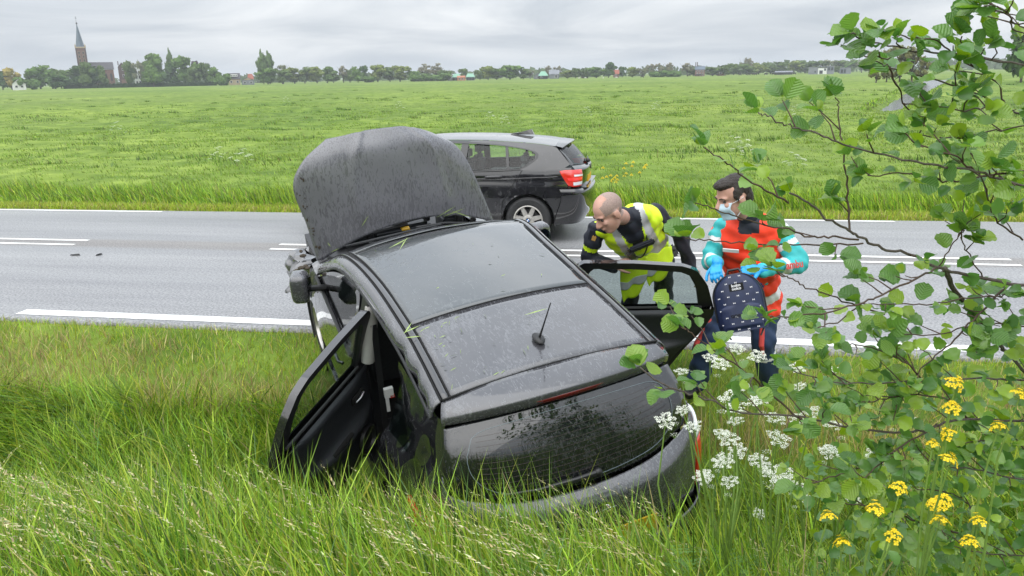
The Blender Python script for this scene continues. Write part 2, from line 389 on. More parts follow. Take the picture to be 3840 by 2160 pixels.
def mixcol(n, cols, wts, jit=.26, rs=RS):
    c = np.array(cols)[rs.choice(len(cols), n, p=np.array(wts)/sum(wts))]
    return np.clip(c*np.exp(jit*rs.randn(n, 1))*(1+.06*rs.randn(n, 3)), .004, .9)
G_MID = (.155, .285, .020); G_LIT = (.275, .42, .034); G_DRK = (.070, .150, .014); G_YEL = (.38, .44, .048); G_DRY = (.42, .36, .16); G_BLU = (.12, .23, .06)
def grass_obj(name, parts, label, mat=None):
    V = []; F = []; Cc = []; o = 0
    for v, f, c in parts: V.append(v); F.append(f+o); Cc.append(c); o += len(v)
    ob = np_mesh(name, np.concatenate(V), np.concatenate(F), mat or M_grass, col=np.concatenate(Cc))
    return tag(ob, label, 'grass', kind='stuff')
def scatter(n, u0, u1, v0, v1, dens=None, rs=RS):
    u = rs.uniform(u0, u1, n); v = rs.uniform(v0, v1, n)
    if dens is not None: k = rs.rand(n) < dens(u, v); u, v = u[k], v[k]
    return u, v
def base_of(u, v): return np.stack([u, v, zg(u, v)-.02], -1)
# footprint of the wrecked car: no grass grows up through it
CAR_POS = Vector((-1.40472537, 5.47305211, -0.37120479)); CY, CP, CR_ = 0.58773002, 0.21960621, -0.10505059
CAR_R = Matrix.Rotation(CY, 3, 'Z')@Matrix.Rotation(CP, 3, 'X')@Matrix.Rotation(CR_, 3, 'Y')
def in_car(u, v, mx=.86, y0=-2.08, y1=2.2):
    dx, dy = u-CAR_POS.x, v-CAR_POS.y; c, s = math.cos(CY), math.sin(CY)
    x, y = dx*c+dy*s, -dx*s+dy*c
    return (np.abs(x) < mx) & (y > y0) & (y < y1)
def near_door(u, v):
    dx, dy = u-CAR_POS.x, v-CAR_POS.y; c, s = math.cos(CY), math.sin(CY)
    x, y = dx*c+dy*s, -dx*s+dy*c
    return (x < -.80) & (x > -1.75) & (y < .2) & (y > -1.25)
# --- tall rank grass on the near bank and in the ditch
u, v = scatter(78000, -4.6, 4.4, .85, 4.9, lambda u, v: (~in_car(u, v))*np.clip(1.15-.13*np.abs(v-2.4), .3, 1)*((v > .55*np.abs(u)-.1)))
n = len(u); patchn = fbm(u*.9, v*.9)
hgt = (.36+.34*RS.rand(n))*np.where(v > 3.6, .72, 1.0)*(0.75+.6*patchn); hgt *= np.where(near_door(u, v), .62, 1)
hgt = hgt*np.where((v > 2.3) & (v < 3.6) & (u > -2.2) & (u < .7), np.where(u > -.75, 1.12, 1.16), 1.0); hgt = np.minimum(hgt, np.where(v < 1.7, .34+.22*RS.rand(n), 9))
ang = math.pi*.93+.85*RS.randn(n)+(patchn-.47)*3.0; lean = np.clip(.46+.26*RS.randn(n)+np.where(v > 3.7, .18, 0), .05, .95)
col = mixcol(n, [G_MID, G_LIT, G_DRK, G_YEL, G_BLU, G_DRY], [34, 34, 14, 14, 6, 4])
grass_obj('tall_grass', [blades(base_of(u, v), hgt, .0065+.012*RS.rand(n)**2, ang, lean, col, 5, face=RS.uniform(0, np.pi, n))], 'long rank green grass leaning over on the near bank')
# broad docks and soft leaves low in the sward
u, v = scatter(15000, -4.2, 4.2, 1.1, 4.6, lambda u, v: (~in_car(u, v))*(v > .5*np.abs(u)))
n = len(u)
grass_obj('broad_leaved_grass', [blades(base_of(u, v), .22+.42*RS.rand(n), .010+.014*RS.rand(n), RS.uniform(0, 6.3, n), np.clip(.55+.25*RS.randn(n), .1, .95), mixcol(n, [G_MID, G_LIT, G_YEL, G_BLU], [3, 6, 2, 2]), 5, face=RS.uniform(0, np.pi, n))], 'broad bladed lush grass low on the near bank')
# --- seeding stems with drooping straw-coloured heads
def seeding(nst, u0, u1, v0, v1, rs, hmin, hmax, dens=None):
    u, v = scatter(nst, u0, u1, v0, v1, dens, rs); n = len(u); P = base_of(u, v)
    H = rs.uniform(hmin, hmax, n); ang = math.pi*.97+.35*rs.randn(n); lean = np.clip(.74+.14*rs.randn(n), .3, .97)
    stem = blades(P, H, np.full(n, .0035), ang, lean, mixcol(n, [G_LIT, G_YEL, (.27, .30, .09)], [3, 3, 3], rs=rs), 7, bend=1.9, face=rs.uniform(0, np.pi, n), droop=.20)
    # heads: short spikelets along the last fifth of the stem
    hv = []; 
    parts = [stem]
    for k in range(15):
        t = .76+.24*k/14.0
        d = np.stack([np.cos(ang), np.sin(ang), np.zeros(n)], -1)
        p = P+d*(H*lean*t**1.9)[:, None]; p[:, 2] += H*(t*np.sqrt(np.clip(1-(lean*.75)**2*t, .08, 1))-.20*t**4)
        sc = 1-abs(k-5)/14.0
        parts.append(blades(p+rs.randn(n, 3)*.002, (.012+.007*rs.rand(n))*sc, np.full(n, .0080)*sc, ang+rs.choice([-1, 1], n)*rs.uniform(.1, .6, n), rs.uniform(1.4, 2.2, n), mixcol(n, [(.46, .42, .22), (.40, .36, .17), (.52, .50, .30), (.36, .28, .17)], [3, 3, 2, 1], rs=rs), 2, face=rs.uniform(0, np.pi, n)))
    return parts
rs2 = np.random.RandomState(21)
parts = seeding(820, -3.3, .45, 1.7, 3.35, rs2, .58, .98, lambda u, v: (~in_car(u, v, 1.0))*(v > .55*np.abs(u)))
parts += seeding(150, .3, 1.6, 1.9, 3.5, rs2, .5, .85, lambda u, v: (~in_car(u, v, 1.0)))
grass_obj('seeding_grass', parts, 'flowering grass stems with drooping straw coloured seed heads', M_dry)
# --- verge on the near side: short, yellow, partly dead
u, v = scatter(46000, -8.5, 5.5, 4.6, 6.44, lambda u, v: (~in_car(u, v))*np.clip(.3+.5*(v-4.5), .3, 1))
n = len(u); pn = fbm(u*1.5+3, v*1.5)
H = np.where(v > 5.55, .05+.13*RS.rand(n), .12+.22*RS.rand(n))*(.6+.8*pn)*np.where(v > 6.28, .6, 1)
col = mixcol(n, [G_YEL, G_LIT, G_DRY, G_MID], [40, 30, 26, 12]); low = v < 5.5
col[low] = mixcol(int(low.sum()), [G_MID, G_LIT, G_DRK, G_YEL], [35, 30, 15, 14])
dry = (v > 5.2) & (v < 6.15) & (pn > .44); col[dry] = mixcol(int(dry.sum()), [G_DRY, (.26, .20, .09), G_YEL, (.44, .36, .15)], [4, 2, 3, 3])
grass_obj('verge_grass', [blades(base_of(u, v), H, .004+.005*RS.rand(n), RS.uniform(0, 6.3, n), np.clip(.45+.3*RS.randn(n), .05, .95), col, 3, face=RS.uniform(0, np.pi, n))], 'short yellowing mown grass on the near verge by the road')
# left part of the slope, a little taller, flattened by the tyres
u, v = scatter(34000, -9.5, -2.2, 2.6, 5.4, lambda u, v: (~in_car(u, v, .95))*(v > -.42*u))
n = len(u); pn = fbm(u*.8+9, v*.8)
H = (.16+.28*RS.rand(n))*(.55+.9*pn); ang = fbm(u*.9, v*.9)*11; lean = np.clip(.55+1.2*(pn-.45)+.28*RS.randn(n), .1, .97)
grass_obj('slope_grass', [blades(base_of(u, v), H, .006+.010*RS.rand(n), ang+.8*RS.randn(n), lean, mixcol(n, [G_MID, G_LIT, G_DRK, G_BLU, G_YEL], [34, 34, 10, 8, 14]), 4, face=RS.uniform(0, np.pi, n))], 'tousled green grass on the ditch slope left of the wreck')
# --- far verge: pale mown strip, then dark tall grass
u, v = scatter(60000, -26, 10, 12.5, 13.15, None); n = len(u)
H = (.05+.10*RS.rand(n))*np.where(v < 12.62, .6, 1)
grass_obj('far_verge_grass', [blades(base_of(u, v), H, .010+.010*RS.rand(n), RS.uniform(0, 6.3, n), np.clip(.4+.3*RS.randn(n), .05, .9), mixcol(n, [G_YEL, G_LIT, (.34, .36, .08), G_DRY], [40, 30, 20, 12]), 2, face=RS.uniform(0, np.pi, n))], 'pale mown strip of grass along the far road edge')
u, v = scatter(60000, -27, 11, 13.0, 16.2, lambda u, v: np.clip(1.35-.28*(v-13), .3, 1)); n = len(u); pn = fbm(u*.7+4, v*.9)
H = (.15+.25*RS.rand(n))*(.5+1.0*pn)*np.clip((v-12.9)/.5, .35, 1)
grass_obj('roadside_grass', [blades(base_of(u, v), H, .012+.014*RS.rand(n), math.pi+.7*RS.randn(n), np.clip(.45+.25*RS.randn(n), .05, .95), mixcol(n, [G_MID, G_LIT, G_DRK, G_YEL, (.24, .22, .09)], [36, 34, 14, 10, 6]), 3, face=RS.uniform(0, np.pi, n))], 'tall uncut green grass along the field edge beyond the road')
# --- meadow tufts
rs3 = np.random.RandomState(8)
Uc = []; Vc = []
r_ = np.exp(rs3.uniform(math.log(16), math.log(120), 52000)); th = rs3.uniform(math.radians(-34), math.radians(60), 52000)+0.0
u = -r_*np.sin(th)*1.0; v = r_*np.cos(th); k = (v > 15.5) & (canal_d(u, v) > .6); u, v = u[k], v[k]; n = len(u)
pn = fbm(u*.25+2, v*.25); r_ = np.hypot(u, v)
keep = rs3.rand(n) < .35+1.3*np.clip(pn-.35, 0, 1); u, v, r_, pn = u[keep], v[keep], r_[keep], pn[keep]; n = len(u)
parts = []
sz = np.clip(r_/26, .7, 3.0)
for q in range(8):
    H = (.04+.08*rs3.rand(n))*(.4+1.2*pn)*np.clip(1.4-r_/90, .45, 1.0)
    parts.append(blades(base_of(u+rs3.randn(n)*.14*sz, v+rs3.randn(n)*.12*sz), H, (.012+.02*rs3.rand(n))*sz, math.pi+.6*rs3.randn(n), np.clip(.55+.25*rs3.randn(n), .1, .95), mixcol(n, [(.150, .245, .026), (.205, .315, .038), (.105, .185, .02), (.20, .27, .055), (.27, .35, .055)], [34, 34, 12, 16, 8], rs=rs3), 2, face=rs3.uniform(-.7, .7, n)))
grass_obj('meadow_grass', parts, 'windblown green pasture grass across the wide flat meadow')
# darker rank clumps where the cattle do not graze
n = 420; r_ = np.exp(rs3.uniform(math.log(24), math.log(190), n)); th = rs3.uniform(math.radians(-32), math.radians(56), n)
cu_, cv_ = -r_*np.sin(th), r_*np.cos(th); k = canal_d(cu_, cv_) > 2; cu_, cv_, r_ = cu_[k], cv_[k], r_[k]; n = len(cu_)
parts = []; wd = rs3.uniform(.25, .8, n)
for q in range(44):
    a_ = rs3.uniform(0, 6.3, n); rr = np.sqrt(rs3.rand(n))*wd
    parts.append(blades(base_of(cu_+np.cos(a_)*rr*1.5, cv_+np.sin(a_)*rr*.8), .10+.16*rs3.rand(n), (.012+.014*rs3.rand(n))*np.clip(r_/40, 1, 2.2), math.pi+.8*rs3.randn(n), np.clip(.5+.25*rs3.randn(n), .1, .9), mixcol(n, [G_DRK, (.07, .13, .03), (.12, .10, .035), G_MID], [4, 3, 1.2, 2], rs=rs3), 2, face=rs3.uniform(-.7, .7, n)))
grass_obj('rank_grass_clumps', parts, 'dark ungrazed clumps of coarse grass dotted over the meadow')
# ================================================================== CAR MATERIALS
def wet_paint(name, dark, light, scale=(14, 14, 14), lo=.46, hi=.54, rdark=.10, rlight=.42, coat=1.0, bumpd=.0015, big=1.6):
    """dark lacquer under rain: clear water runs (dark, mirror-like) between areas of fine beads (paler, rougher)"""
    m, t, b, out = nodes(name); L = t.links.new; tc = t.nodes.new('ShaderNodeTexCoord')
    mp = nn(t, 'ShaderNodeMapping'); mp.inputs['Scale'].default_value = scale; L(tc.outputs['Object'], mp.inputs[0])
    n1 = nn(t, 'ShaderNodeTexNoise', Scale=1.0, Detail=5.0, Roughness=.6, Distortion=1.4); L(mp.outputs[0], n1.inputs['Vector'])
    n2 = nn(t, 'ShaderNodeTexNoise', Scale=big, Detail=3.0, Roughness=.5); L(tc.outputs['Object'], n2.inputs['Vector'])
    ad = nn(t, 'ShaderNodeMath'); ad.operation = 'MULTIPLY_ADD'; L(n2.outputs[0], ad.inputs[0]); ad.inputs[1].default_value = .55; L(n1.outputs[0], ad.inputs[2])
    mr = nn(t, 'ShaderNodeMapRange'); mr.inputs['From Min'].default_value = lo+.275; mr.inputs['From Max'].default_value = hi+.275; L(ad.outputs[0], mr.inputs['Value'])
    mi = t.nodes.new('ShaderNodeMix'); mi.data_type = 'RGBA'; L(mr.outputs[0], mi.inputs[0]); mi.inputs[6].default_value = (*dark, 1); mi.inputs[7].default_value = (*light, 1)
    L(mi.outputs[2], b.inputs['Base Color'])
    r = nn(t, 'ShaderNodeMapRange'); r.inputs['To Min'].default_value = rdark; r.inputs['To Max'].default_value = rlight; L(mr.outputs[0], r.inputs['Value']); L(r.outputs[0], b.inputs['Roughness'])
    b.inputs['Coat Weight'].default_value = coat
    r2 = nn(t, 'ShaderNodeMapRange'); r2.inputs['To Min'].default_value = .02; r2.inputs['To Max'].default_value = .30; L(mr.outputs[0], r2.inputs['Value']); L(r2.outputs[0], b.inputs['Coat Roughness'])
    fine = nn(t, 'ShaderNodeTexNoise', Scale=160.0, Detail=2.0); L(tc.outputs['Object'], fine.inputs['Vector'])
    mm = nn(t, 'ShaderNodeMath'); mm.operation = 'MULTIPLY'; L(fine.outputs[0], mm.inputs[0]); L(mr.outputs[0], mm.inputs[1])
    bp = nn(t, 'ShaderNodeBump', Strength=.35, Distance=bumpd); L(mm.outputs[0], bp.inputs['Height']); L(bp.outputs[0], b.inputs['Normal']); L(bp.outputs[0], b.inputs['Coat Normal'])
    return m
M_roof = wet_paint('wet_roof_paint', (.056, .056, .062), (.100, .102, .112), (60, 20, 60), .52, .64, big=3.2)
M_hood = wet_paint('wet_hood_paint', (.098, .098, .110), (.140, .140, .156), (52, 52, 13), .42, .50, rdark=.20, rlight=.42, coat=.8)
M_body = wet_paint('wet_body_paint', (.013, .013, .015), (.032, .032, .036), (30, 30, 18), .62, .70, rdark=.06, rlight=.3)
M_rglass = wet_paint('wet_roof_glass', (.040, .046, .049), (.066, .074, .078), (30, 14, 30), .56, .68, rdark=.04, rlight=.3, big=1.1)
M_hglass = wet_paint('wet_hatch_glass', (.008, .009, .010), (.026, .027, .030), (60, 60, 16), .54, .66, rdark=.02, rlight=.28)
M_black = pmat('black_plastic', (.012, .012, .013), .42, var=.3, vs_=30)
M_rubber = pmat('black_rubber', (.018, .018, .018), .75, bump=.2, bs=90)
M_gap = pmat('panel_gap', (.002, .002, .002), .9)
M_trim = pmat('dark_door_trim', (.016, .018, .021), .48, var=.2, vs_=20, bump=.25, bs=220)
M_seat = pmat('charcoal_seat_cloth', (.018, .019, .021), .95, var=.3, vs_=40)
M_grey = pmat('light_grey_pillar_trim', (.42, .41, .39), .6, var=.06, vs_=12)
M_chrome = pmat('chrome', (.75, .75, .76), .12, metal=1.0)
M_white = pmat('white_plastic', (.75, .75, .75), .4)
M_redl = pmat('red_lamp_lens', (.62, .025, .012), .12, coat=1.0)
M_redd = pmat('dark_red_lamp_lens', (.12, .008, .010), .15, coat=1.0)
M_clear = pmat('clear_lamp_lens', (.72, .74, .76), .12, coat=1.0)
M_alloy = pmat('alloy_wheel', (.52, .50, .47), .38, metal=.7, var=.12, vs_=14)
M_tyre = pmat('tyre_rubber', (.022, .022, .023), .7, var=.3, vs_=25, bump=.3, bs=70)
M_brake = pmat('brake_dark', (.02, .02, .02), .6)
M_wire = pmat('heater_wire', (.045, .030, .024), .5)
M_ceram = pmat('glass_edge_line', (.16, .20, .22), .3)
M_tint = glass_mat('tinted_side_glass', (.50, .58, .56))
M_dtint = glass_mat('dark_side_glass', (.10, .13, .12))
M_bglass = glass_mat('clear_side_glass', (.74, .83, .80))
M_plate = pmat('yellow_plate', (.72, .42, .02), .4)
M_mud = pmat('caked_mud', (.055, .042, .028), .9, var=.4, vs_=30, bump=.8, bs=90)
M_grit = pmat('torn_metal', (.30, .30, .31), .35, metal=.8, var=.4, vs_=16)
M_shape = pmat('crushed_fender', (.10, .10, .105), .14, metal=.35, var=.5, vs_=9, coat=1.0)

def wheel(parent, loc, side, R, wd, rimR, nsp, name='wheel', hub=None, twin=False):
    """tyre with rim, spokes and hub; axle along local X, outer face towards side"""
    t = MB(); h = wd/2
    t.lathe([(rimR-.01, -h*.85), (rimR+.015, -h), (R-.035, -h*1.02), (R-.008, -h*.8), (R, -h*.45), (R, h*.45), (R-.008, h*.8), (R-.035, h*1.02), (rimR+.015, h), (rimR-.01, h*.85)], n=48, axis='X')
    o = t.build(name, M_tyre, parent, smooth=True); o.location = loc
    r = MB(); f = side
    r.lathe([(rimR, f*h*.95), (rimR-.016, f*h*.98), (rimR-.026, f*h*.70), (rimR-.03, -f*h*.9)], n=48, axis='X')
    for k in range(nsp):
        for q in ((-1, 1) if twin else (0,)):
            a = 2*math.pi*k/nsp+.2; off = q*.045
            def pt(rad, w, x):
                c, s = math.cos(a), math.sin(a); return (x, c*rad-s*w, s*rad+c*w)
            x0, x1 = f*h*.80, f*h*.62
            wi, wo_ = (.024, .014) if twin else (.034, .026)
            P = [pt(.045, -wi+off*.6, x0), pt(.045, wi+off*.6, x0), pt(rimR-.02, wo_+off, f*h*.78), pt(rimR-.02, -wo_+off, f*h*.78)]
            P += [(p[0]-f*.03, p[1], p[2]) for p in P]
            r.add(P, [(0, 1, 2, 3), (4, 7, 6, 5), (0, 4, 5, 1), (1, 5, 6, 2), (2, 6, 7, 3), (3, 7, 4, 0)])
    r.lathe([(.0, f*h*.86), (.045, f*h*.86), (.068, f*h*.80), (.072, f*h*.4)], n=24, axis='X')
    for k in range(5):
        a = 2*math.pi*k/5; r.lathe([(0, f*h*.835), (.008, f*h*.835), (.008, f*h*.7)], c=(0, .054*math.cos(a), .054*math.sin(a)), n=8, axis='X')
    ro = r.build('rim', M_alloy, o, smooth=True)
    d = MB(); d.lathe([(0, f*h*.25), (rimR*.72, f*h*.25), (rimR*.72, f*h*.05), (0, f*h*.05)], n=32, axis='X'); d.build('brake_disc', M_brake, o)
    if hub:
        c = MB(); c.lathe([(0, f*(h*.86+.003)), (.030, f*(h*.86+.003)), (.034, f*h*.84)], n=24, axis='X'); c.build('hub_cap', hub[0], o)
        if len(hub) > 1:
            q = MB(); xx = f*(h*.86+.0055)
            for a0 in (0, math.pi):
                pts = [(xx, 0, 0)]+[(xx, .021*math.cos(a0+i*math.pi/12), .021*math.sin(a0+i*math.pi/12)) for i in range(7)]
                q.add(pts, [(0, i, i+1) for i in range(1, 7)], 0)
                pts = [(xx, 0, 0)]+[(xx, .021*math.cos(a0+math.pi/2+i*math.pi/12), .021*math.sin(a0+math.pi/2+i*math.pi/12)) for i in range(7)]
                q.add(pts, [(0, i, i+1) for i in range(1, 7)], 1)
            q.build('hub_badge', [hub[1], M_white], o)
    return o
def side_skin(name, wf, ys, zb, zt, nz, s, mat, parent, holes=(), disp=None, th=.0):
    """vertical body panel at x = s*wf(y,z); holes = (yc, zc, R) wheel arches cut cleanly"""
    V = []; ny = len(ys)
    for y in ys:
        for j in range(nz):
            z = zb(y)+(zt(y)-zb(y))*j/(nz-1); yy, zz = y, z
            for (hy, hz, R) in holes:
                d = math.hypot(yy-hy, zz-hz)
                if d < R and d > R*.55: k = R/d; yy, zz = hy+(yy-hy)*k, hz+(zz-hz)*k
            p = [s*wf(yy, zz), yy, zz]
            if disp: p = disp(p)
            V.append(p)
    F = []
    for i in range(ny-1):
        for j in range(nz-1):
            q = (i*nz+j, (i+1)*nz+j, (i+1)*nz+j+1, i*nz+j+1)
            if any(sum(math.hypot(V[k][1]-hy, V[k][2]-hz) < R*.999 for k in q) >= 1 and math.hypot(sum(V[k][1] for k in q)/4-hy, sum(V[k][2] for k in q)/4-hz) < R*.99 for hy, hz, R in holes): continue
            F.append(q)
    return np_mesh(name, V, F, mat, parent, smooth=True)
def resample(P, n, closed=True):
    P = np.asarray(P, float); Q = np.vstack([P, P[:1]]) if closed else P
    d = np.r_[0, np.cumsum(np.linalg.norm(np.diff(Q, axis=0), axis=1))]; t = np.linspace(0, d[-1], n, endpoint=not closed)
    return np.stack([np.interp(t, d, Q[:, k]) for k in range(Q.shape[1])], -1)
def smooth_loop(P, n=72):
    P = np.asarray(P, float); k = len(P); E = np.vstack([P[-2:], P, P[:3]]); return resample(cr_interp(E, len(E)*12)[24:24+k*12], n)

# ================================================================== WRECKED CAR  (x right, y forward, z up)
wreck = empty('wrecked_car', CAR_POS, 'wrecked dark grey hatchback tilted into the ditch with bonnet up and doors open', 'car')
wreck.matrix_world = Matrix.Translation(CAR_POS)@CAR_R.to_4x4()
Yk = [-1.646, -1.3, -.96, -.3, .275, .75, 1.22]
Wm = [.580, .572, .569, .585, .633, .672, .71]; Zm = [1.545, 1.566, 1.572, 1.553, 1.484, 1.255, 1.00]
wm = lambda y: float(np.interp(y, Yk, Wm)); zm = lambda y: float(np.interp(y, Yk, Zm))
ZmS = cr_interp(np.stack([Yk, Wm, Zm], -1), 80)
wm = lambda y: float(np.interp(y, ZmS[:, 0], ZmS[:, 1])); zm = lambda y: float(np.interp(y, ZmS[:, 0], ZmS[:, 2]))
def across(y, w, z, crown, bow=0.0):
    return [(x*w, y+bow*(1-x*x), z+crown*(1-x*x)) for x in (-1, -.6, 0, .6, 1)]
gp = .006
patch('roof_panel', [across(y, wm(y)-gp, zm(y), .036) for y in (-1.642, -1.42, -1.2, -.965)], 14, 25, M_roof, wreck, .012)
patch('glass_roof', [across(y, wm(y)-gp, zm(y), .036+.012*(y > 0)) for y in (-.957, -.6, -.2, .1, .215)], 26, 25, M_rglass, wreck, .008)
patch('roof_header', [across(y, wm(y)-gp, zm(y)-.004, .048) for y in (.22, .262, .305)], 5, 25, M_body, wreck, .012)
patch('windscreen', [across(y, wm(y)-gp, zm(y)-.002, .05, bow=.02+.09*(y-.3)) for y in (.31, .5, .75, 1.0, 1.21)], 18, 25, M_rglass, wreck, .008)
for s in (-1, 1):
    yy = np.linspace(-1.646, 1.20, 40)
    strip = [[(s*wm(y), y, zm(y)-.004), (s*(wm(y)+.022), y, zm(y)+.0), (s*(wm(y)+.042), y, zm(y)-.010)] for y in yy]
    patch('roof_molding', strip, 60, 5, M_body, wreck, .012)
    gl = MB()
    for dx in (-.003, .047): gl.tube([(s*(wm(y)+dx), y, zm(y)-(.004 if dx < 0 else .012)) for y in yy], .0055, 6)
    gl.build('molding_seal', M_gap, wreck)
    rail = []
    for y in yy:
        w, z = wm(y)+.05, zm(y)-.013
        rail.append([(s*w, y, z), (s*(w+.030), y, z-.018), (s*(w+.052), y, z-.050), (s*(w+.060), y, z-.088)])
    def dentR(A):
        if s < 0:
            for (dy, dd) in ((-1.08, .020), (-1.32, .026), (-1.50, .018)):
                k = np.exp(-((A[..., 1]-dy)/.07)**2); lowr = np.linspace(0, 1, A.shape[1])[None, :]
                A[..., 0] += dd*k*lowr; A[..., 2] -= dd*.4*k*lowr
        return A
    patch('roof_rail', rail, 80, 9, M_roof, wreck, .012, fn=dentR)
    # drip seal along the side window tops
    MB().tube([(s*(wm(y)+.108), y, zm(y)-.104) for y in yy], .009, 6).build('window_seal', M_black, wreck)
# --- tailgate: spoiler, lamp, glass, lower skin
def sp(x, y, z): return [(-x[0], y[0], z[0]), (-x[1], y[1], z[1]), (0, y[2], z[2]), (x[1], y[1], z[1]), (x[0], y[0], z[0])]
patch('spoiler', [sp((.628, .35), (-1.652, -1.655, -1.656), (1.528, 1.570, 1.582)), sp((.645, .36), (-1.69, -1.745, -1.765), (1.508, 1.558, 1.570)), sp((.655, .37), (-1.715, -1.80, -1.825), (1.486, 1.540, 1.552)),
                  sp((.657, .37), (-1.722, -1.812, -1.838), (1.466, 1.520, 1.532)), sp((.652, .365), (-1.716, -1.800, -1.826), (1.430, 1.470, 1.482)), sp((.645, .36), (-1.69, -1.74, -1.76), (1.425, 1.462, 1.474))], 22, 33, M_roof, wreck, .006)
MB().tube([(x, -1.649, 1.536+.042*(1-(x/.62)**2)) for x in np.linspace(-.62, .62, 21)], .006, 6).build('tailgate_seam', M_gap, wreck)
bl = [[(x, -1.836+.27*(x*x)-.006, 1.518-.1*x*x) for x in np.linspace(-.19, .19, 5)], [(x, -1.830+.27*(x*x)-.006, 1.490-.1*x*x) for x in np.linspace(-.19, .19, 5)]]
patch('high_brake_light', bl, 4, 12, M_redd, wreck, .01)
hg = [[(-.650, -1.73, 1.425), (-.36, -1.785, 1.462), (0, -1.805, 1.474), (.36, -1.785, 1.462), (.650, -1.73, 1.425)],
      [(-.676, -1.80, 1.345), (-.38, -1.885, 1.355), (0, -1.91, 1.36), (.38, -1.885, 1.355), (.676, -1.80, 1.345)],
      [(-.690, -1.865, 1.24), (-.40, -1.965, 1.225), (0, -1.992, 1.22), (.40, -1.965, 1.225), (.690, -1.865, 1.24)],
      [(-.655, -1.915, 1.14), (-.38, -2.015, 1.10), (0, -2.045, 1.085), (.38, -2.015, 1.10), (.655, -1.915, 1.14)]]
patch('tailgate_glass', hg, 26, 34, M_hglass, wreck, .006)
def on_glass(uu, vv, off=.003):
    A = cr_interp(hg, 41); B = np.swapaxes(cr_interp(np.swapaxes(A, 0, 1), 41), 0, 1)
    fu, fv = np.clip(vv, 0, 1)*40, np.clip((uu+1)/2, 0, 1)*40; i, j = min(int(fu), 39), min(int(fv), 39); a, b_ = fu-i, fv-j
    p = (B[i, j]*(1-a)+B[i+1, j]*a)*(1-b_)+(B[i, j+1]*(1-a)+B[i+1, j+1]*a)*b_
    return (p[0], p[1]-off*.8, p[2]+off*.6)
ed = [on_glass(x, y) for x, y in smooth_loop([(-.75, .18), (-.4, .11), (.4, .11), (.75, .18), (.82, .5), (.70, .85), (.35, .93), (-.35, .93), (-.70, .85), (-.82, .5)], 60)]
MB().tube(ed+[ed[0]], .0016, 4, cap=False).build('glass_edge_line', M_ceram, wreck)
hw = MB()
for k in range(11):
    vv = .2+.062*k; hw.tube([on_glass(x, vv, .0022) for x in np.linspace(-.74, .74, 13)], .0009, 4, cap=False)
hw.build('heater_wires', M_wire, wreck)
wp = MB(); wp.tube([on_glass(.06, .90, .03), on_glass(-.1, .90, .035), on_glass(-.35, .915, .022), on_glass(-.62, .93, .012)], [.017, .013, .009, .006], 8); wp.ell(on_glass(.06, .90, .03), (.024, .024, .024)); wp.tube([on_glass(-.05, .90, .008), on_glass(-.7, .93, .008)], .005, 6)
wp.build('rear_wiper', M_black, wreck, smooth=True)
tg = [[(-.712, -1.845, 1.235), (-.675, -1.915, 1.138), (-.38, -2.027, 1.090), (0, -2.058, 1.076), (.38, -2.027, 1.090), (.675, -1.915, 1.138), (.712, -1.845, 1.235)],
      [(-.725, -1.865, 1.19), (-.695, -1.945, 1.09), (-.40, -2.085, 1.052), (0, -2.115, 1.040), (.40, -2.085, 1.052), (.695, -1.945, 1.09), (.725, -1.865, 1.19)],
      [(-.735, -1.885, 1.10), (-.70, -1.965, 1.02), (-.41, -2.105, 1.0), (0, -2.135, 1.0), (.41, -2.105, 1.0), (.70, -1.965, 1.02), (.735, -1.885, 1.10)],
      [(-.74, -1.92, .88), (-.70, -1.99, .85), (-.41, -2.11, .84), (0, -2.14, .84), (.41, -2.11, .84), (.70, -1.99, .85), (.74, -1.92, .88)],
      [(-.74, -1.94, .67), (-.70, -2.0, .66), (-.41, -2.09, .66), (0, -2.11, .66), (.41, -2.09, .66), (.70, -2.0, .66), (.74, -1.94, .67)]]
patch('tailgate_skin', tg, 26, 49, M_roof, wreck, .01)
bd = MB()
bd.lathe([(.052, -.006), (.062, 0), (.052, .006), (.042, 0)], n=32, axis='Y', closed=True); bd.box((0, .001, 0), (.15, .008, .022))
MB().tube([(x, -.961, zm(-.961)+.036*(1-(x/.565)**2)-.001) for x in np.linspace(-.562, .562, 21)], .0055, 6).build('roof_seam', M_gap, wreck)
b_ = bd.build('tailgate_badge', M_chrome, wreck, smooth=True); b_.location = (.03, -2.150, .965)
pl = MB(); pl.box((0, 0, 0), (.52, .008, .11)); po = pl.build('number_plate', M_plate, wreck); po.location = (.10, -2.150, .76); po.rotation_euler = (0, 0, 0)
def text_mesh(name, body, size, mat, parent, loc, rot, ext=.001, bold=False):
    cu = bpy.data.curves.new(name, 'FONT'); cu.body = body; cu.size = size; cu.extrude = ext; cu.align_x = 'CENTER'; cu.align_y = 'CENTER'; cu.offset = .0 if not bold else size*.02; cu.resolution_u = 3
    tmp = bpy.data.objects.new('tmp', cu); COL.objects.link(tmp); bpy.context.view_layer.update()
    me = bpy.data.meshes.new_from_object(tmp.evaluated_get(bpy.context.evaluated_depsgraph_get())); bpy.data.objects.remove(tmp); me.materials.clear()
    o = link_mesh(name, me, mat, parent); o.location = loc; o.rotation_euler = rot; return o
bump = [[(-.86, -1.55, .68), (-.83, -1.86, .67), (-.70, -2.04, .66), (-.40, -2.14, .655), (0, -2.17, .655), (.40, -2.14, .655), (.70, -2.04, .66), (.83, -1.86, .67), (.86, -1.55, .68)]]
for dz, dy in ((-.06, -.025), (-.2, -.02), (-.34, .05), (-.42, .16)): bump.append([(p[0], p[1]+dy*(1 if abs(p[0]) < .8 else .2), p[2]+dz) for p in bump[0]])
patch('rear_bumper', bump, 18, 40, M_body, wreck, .012)
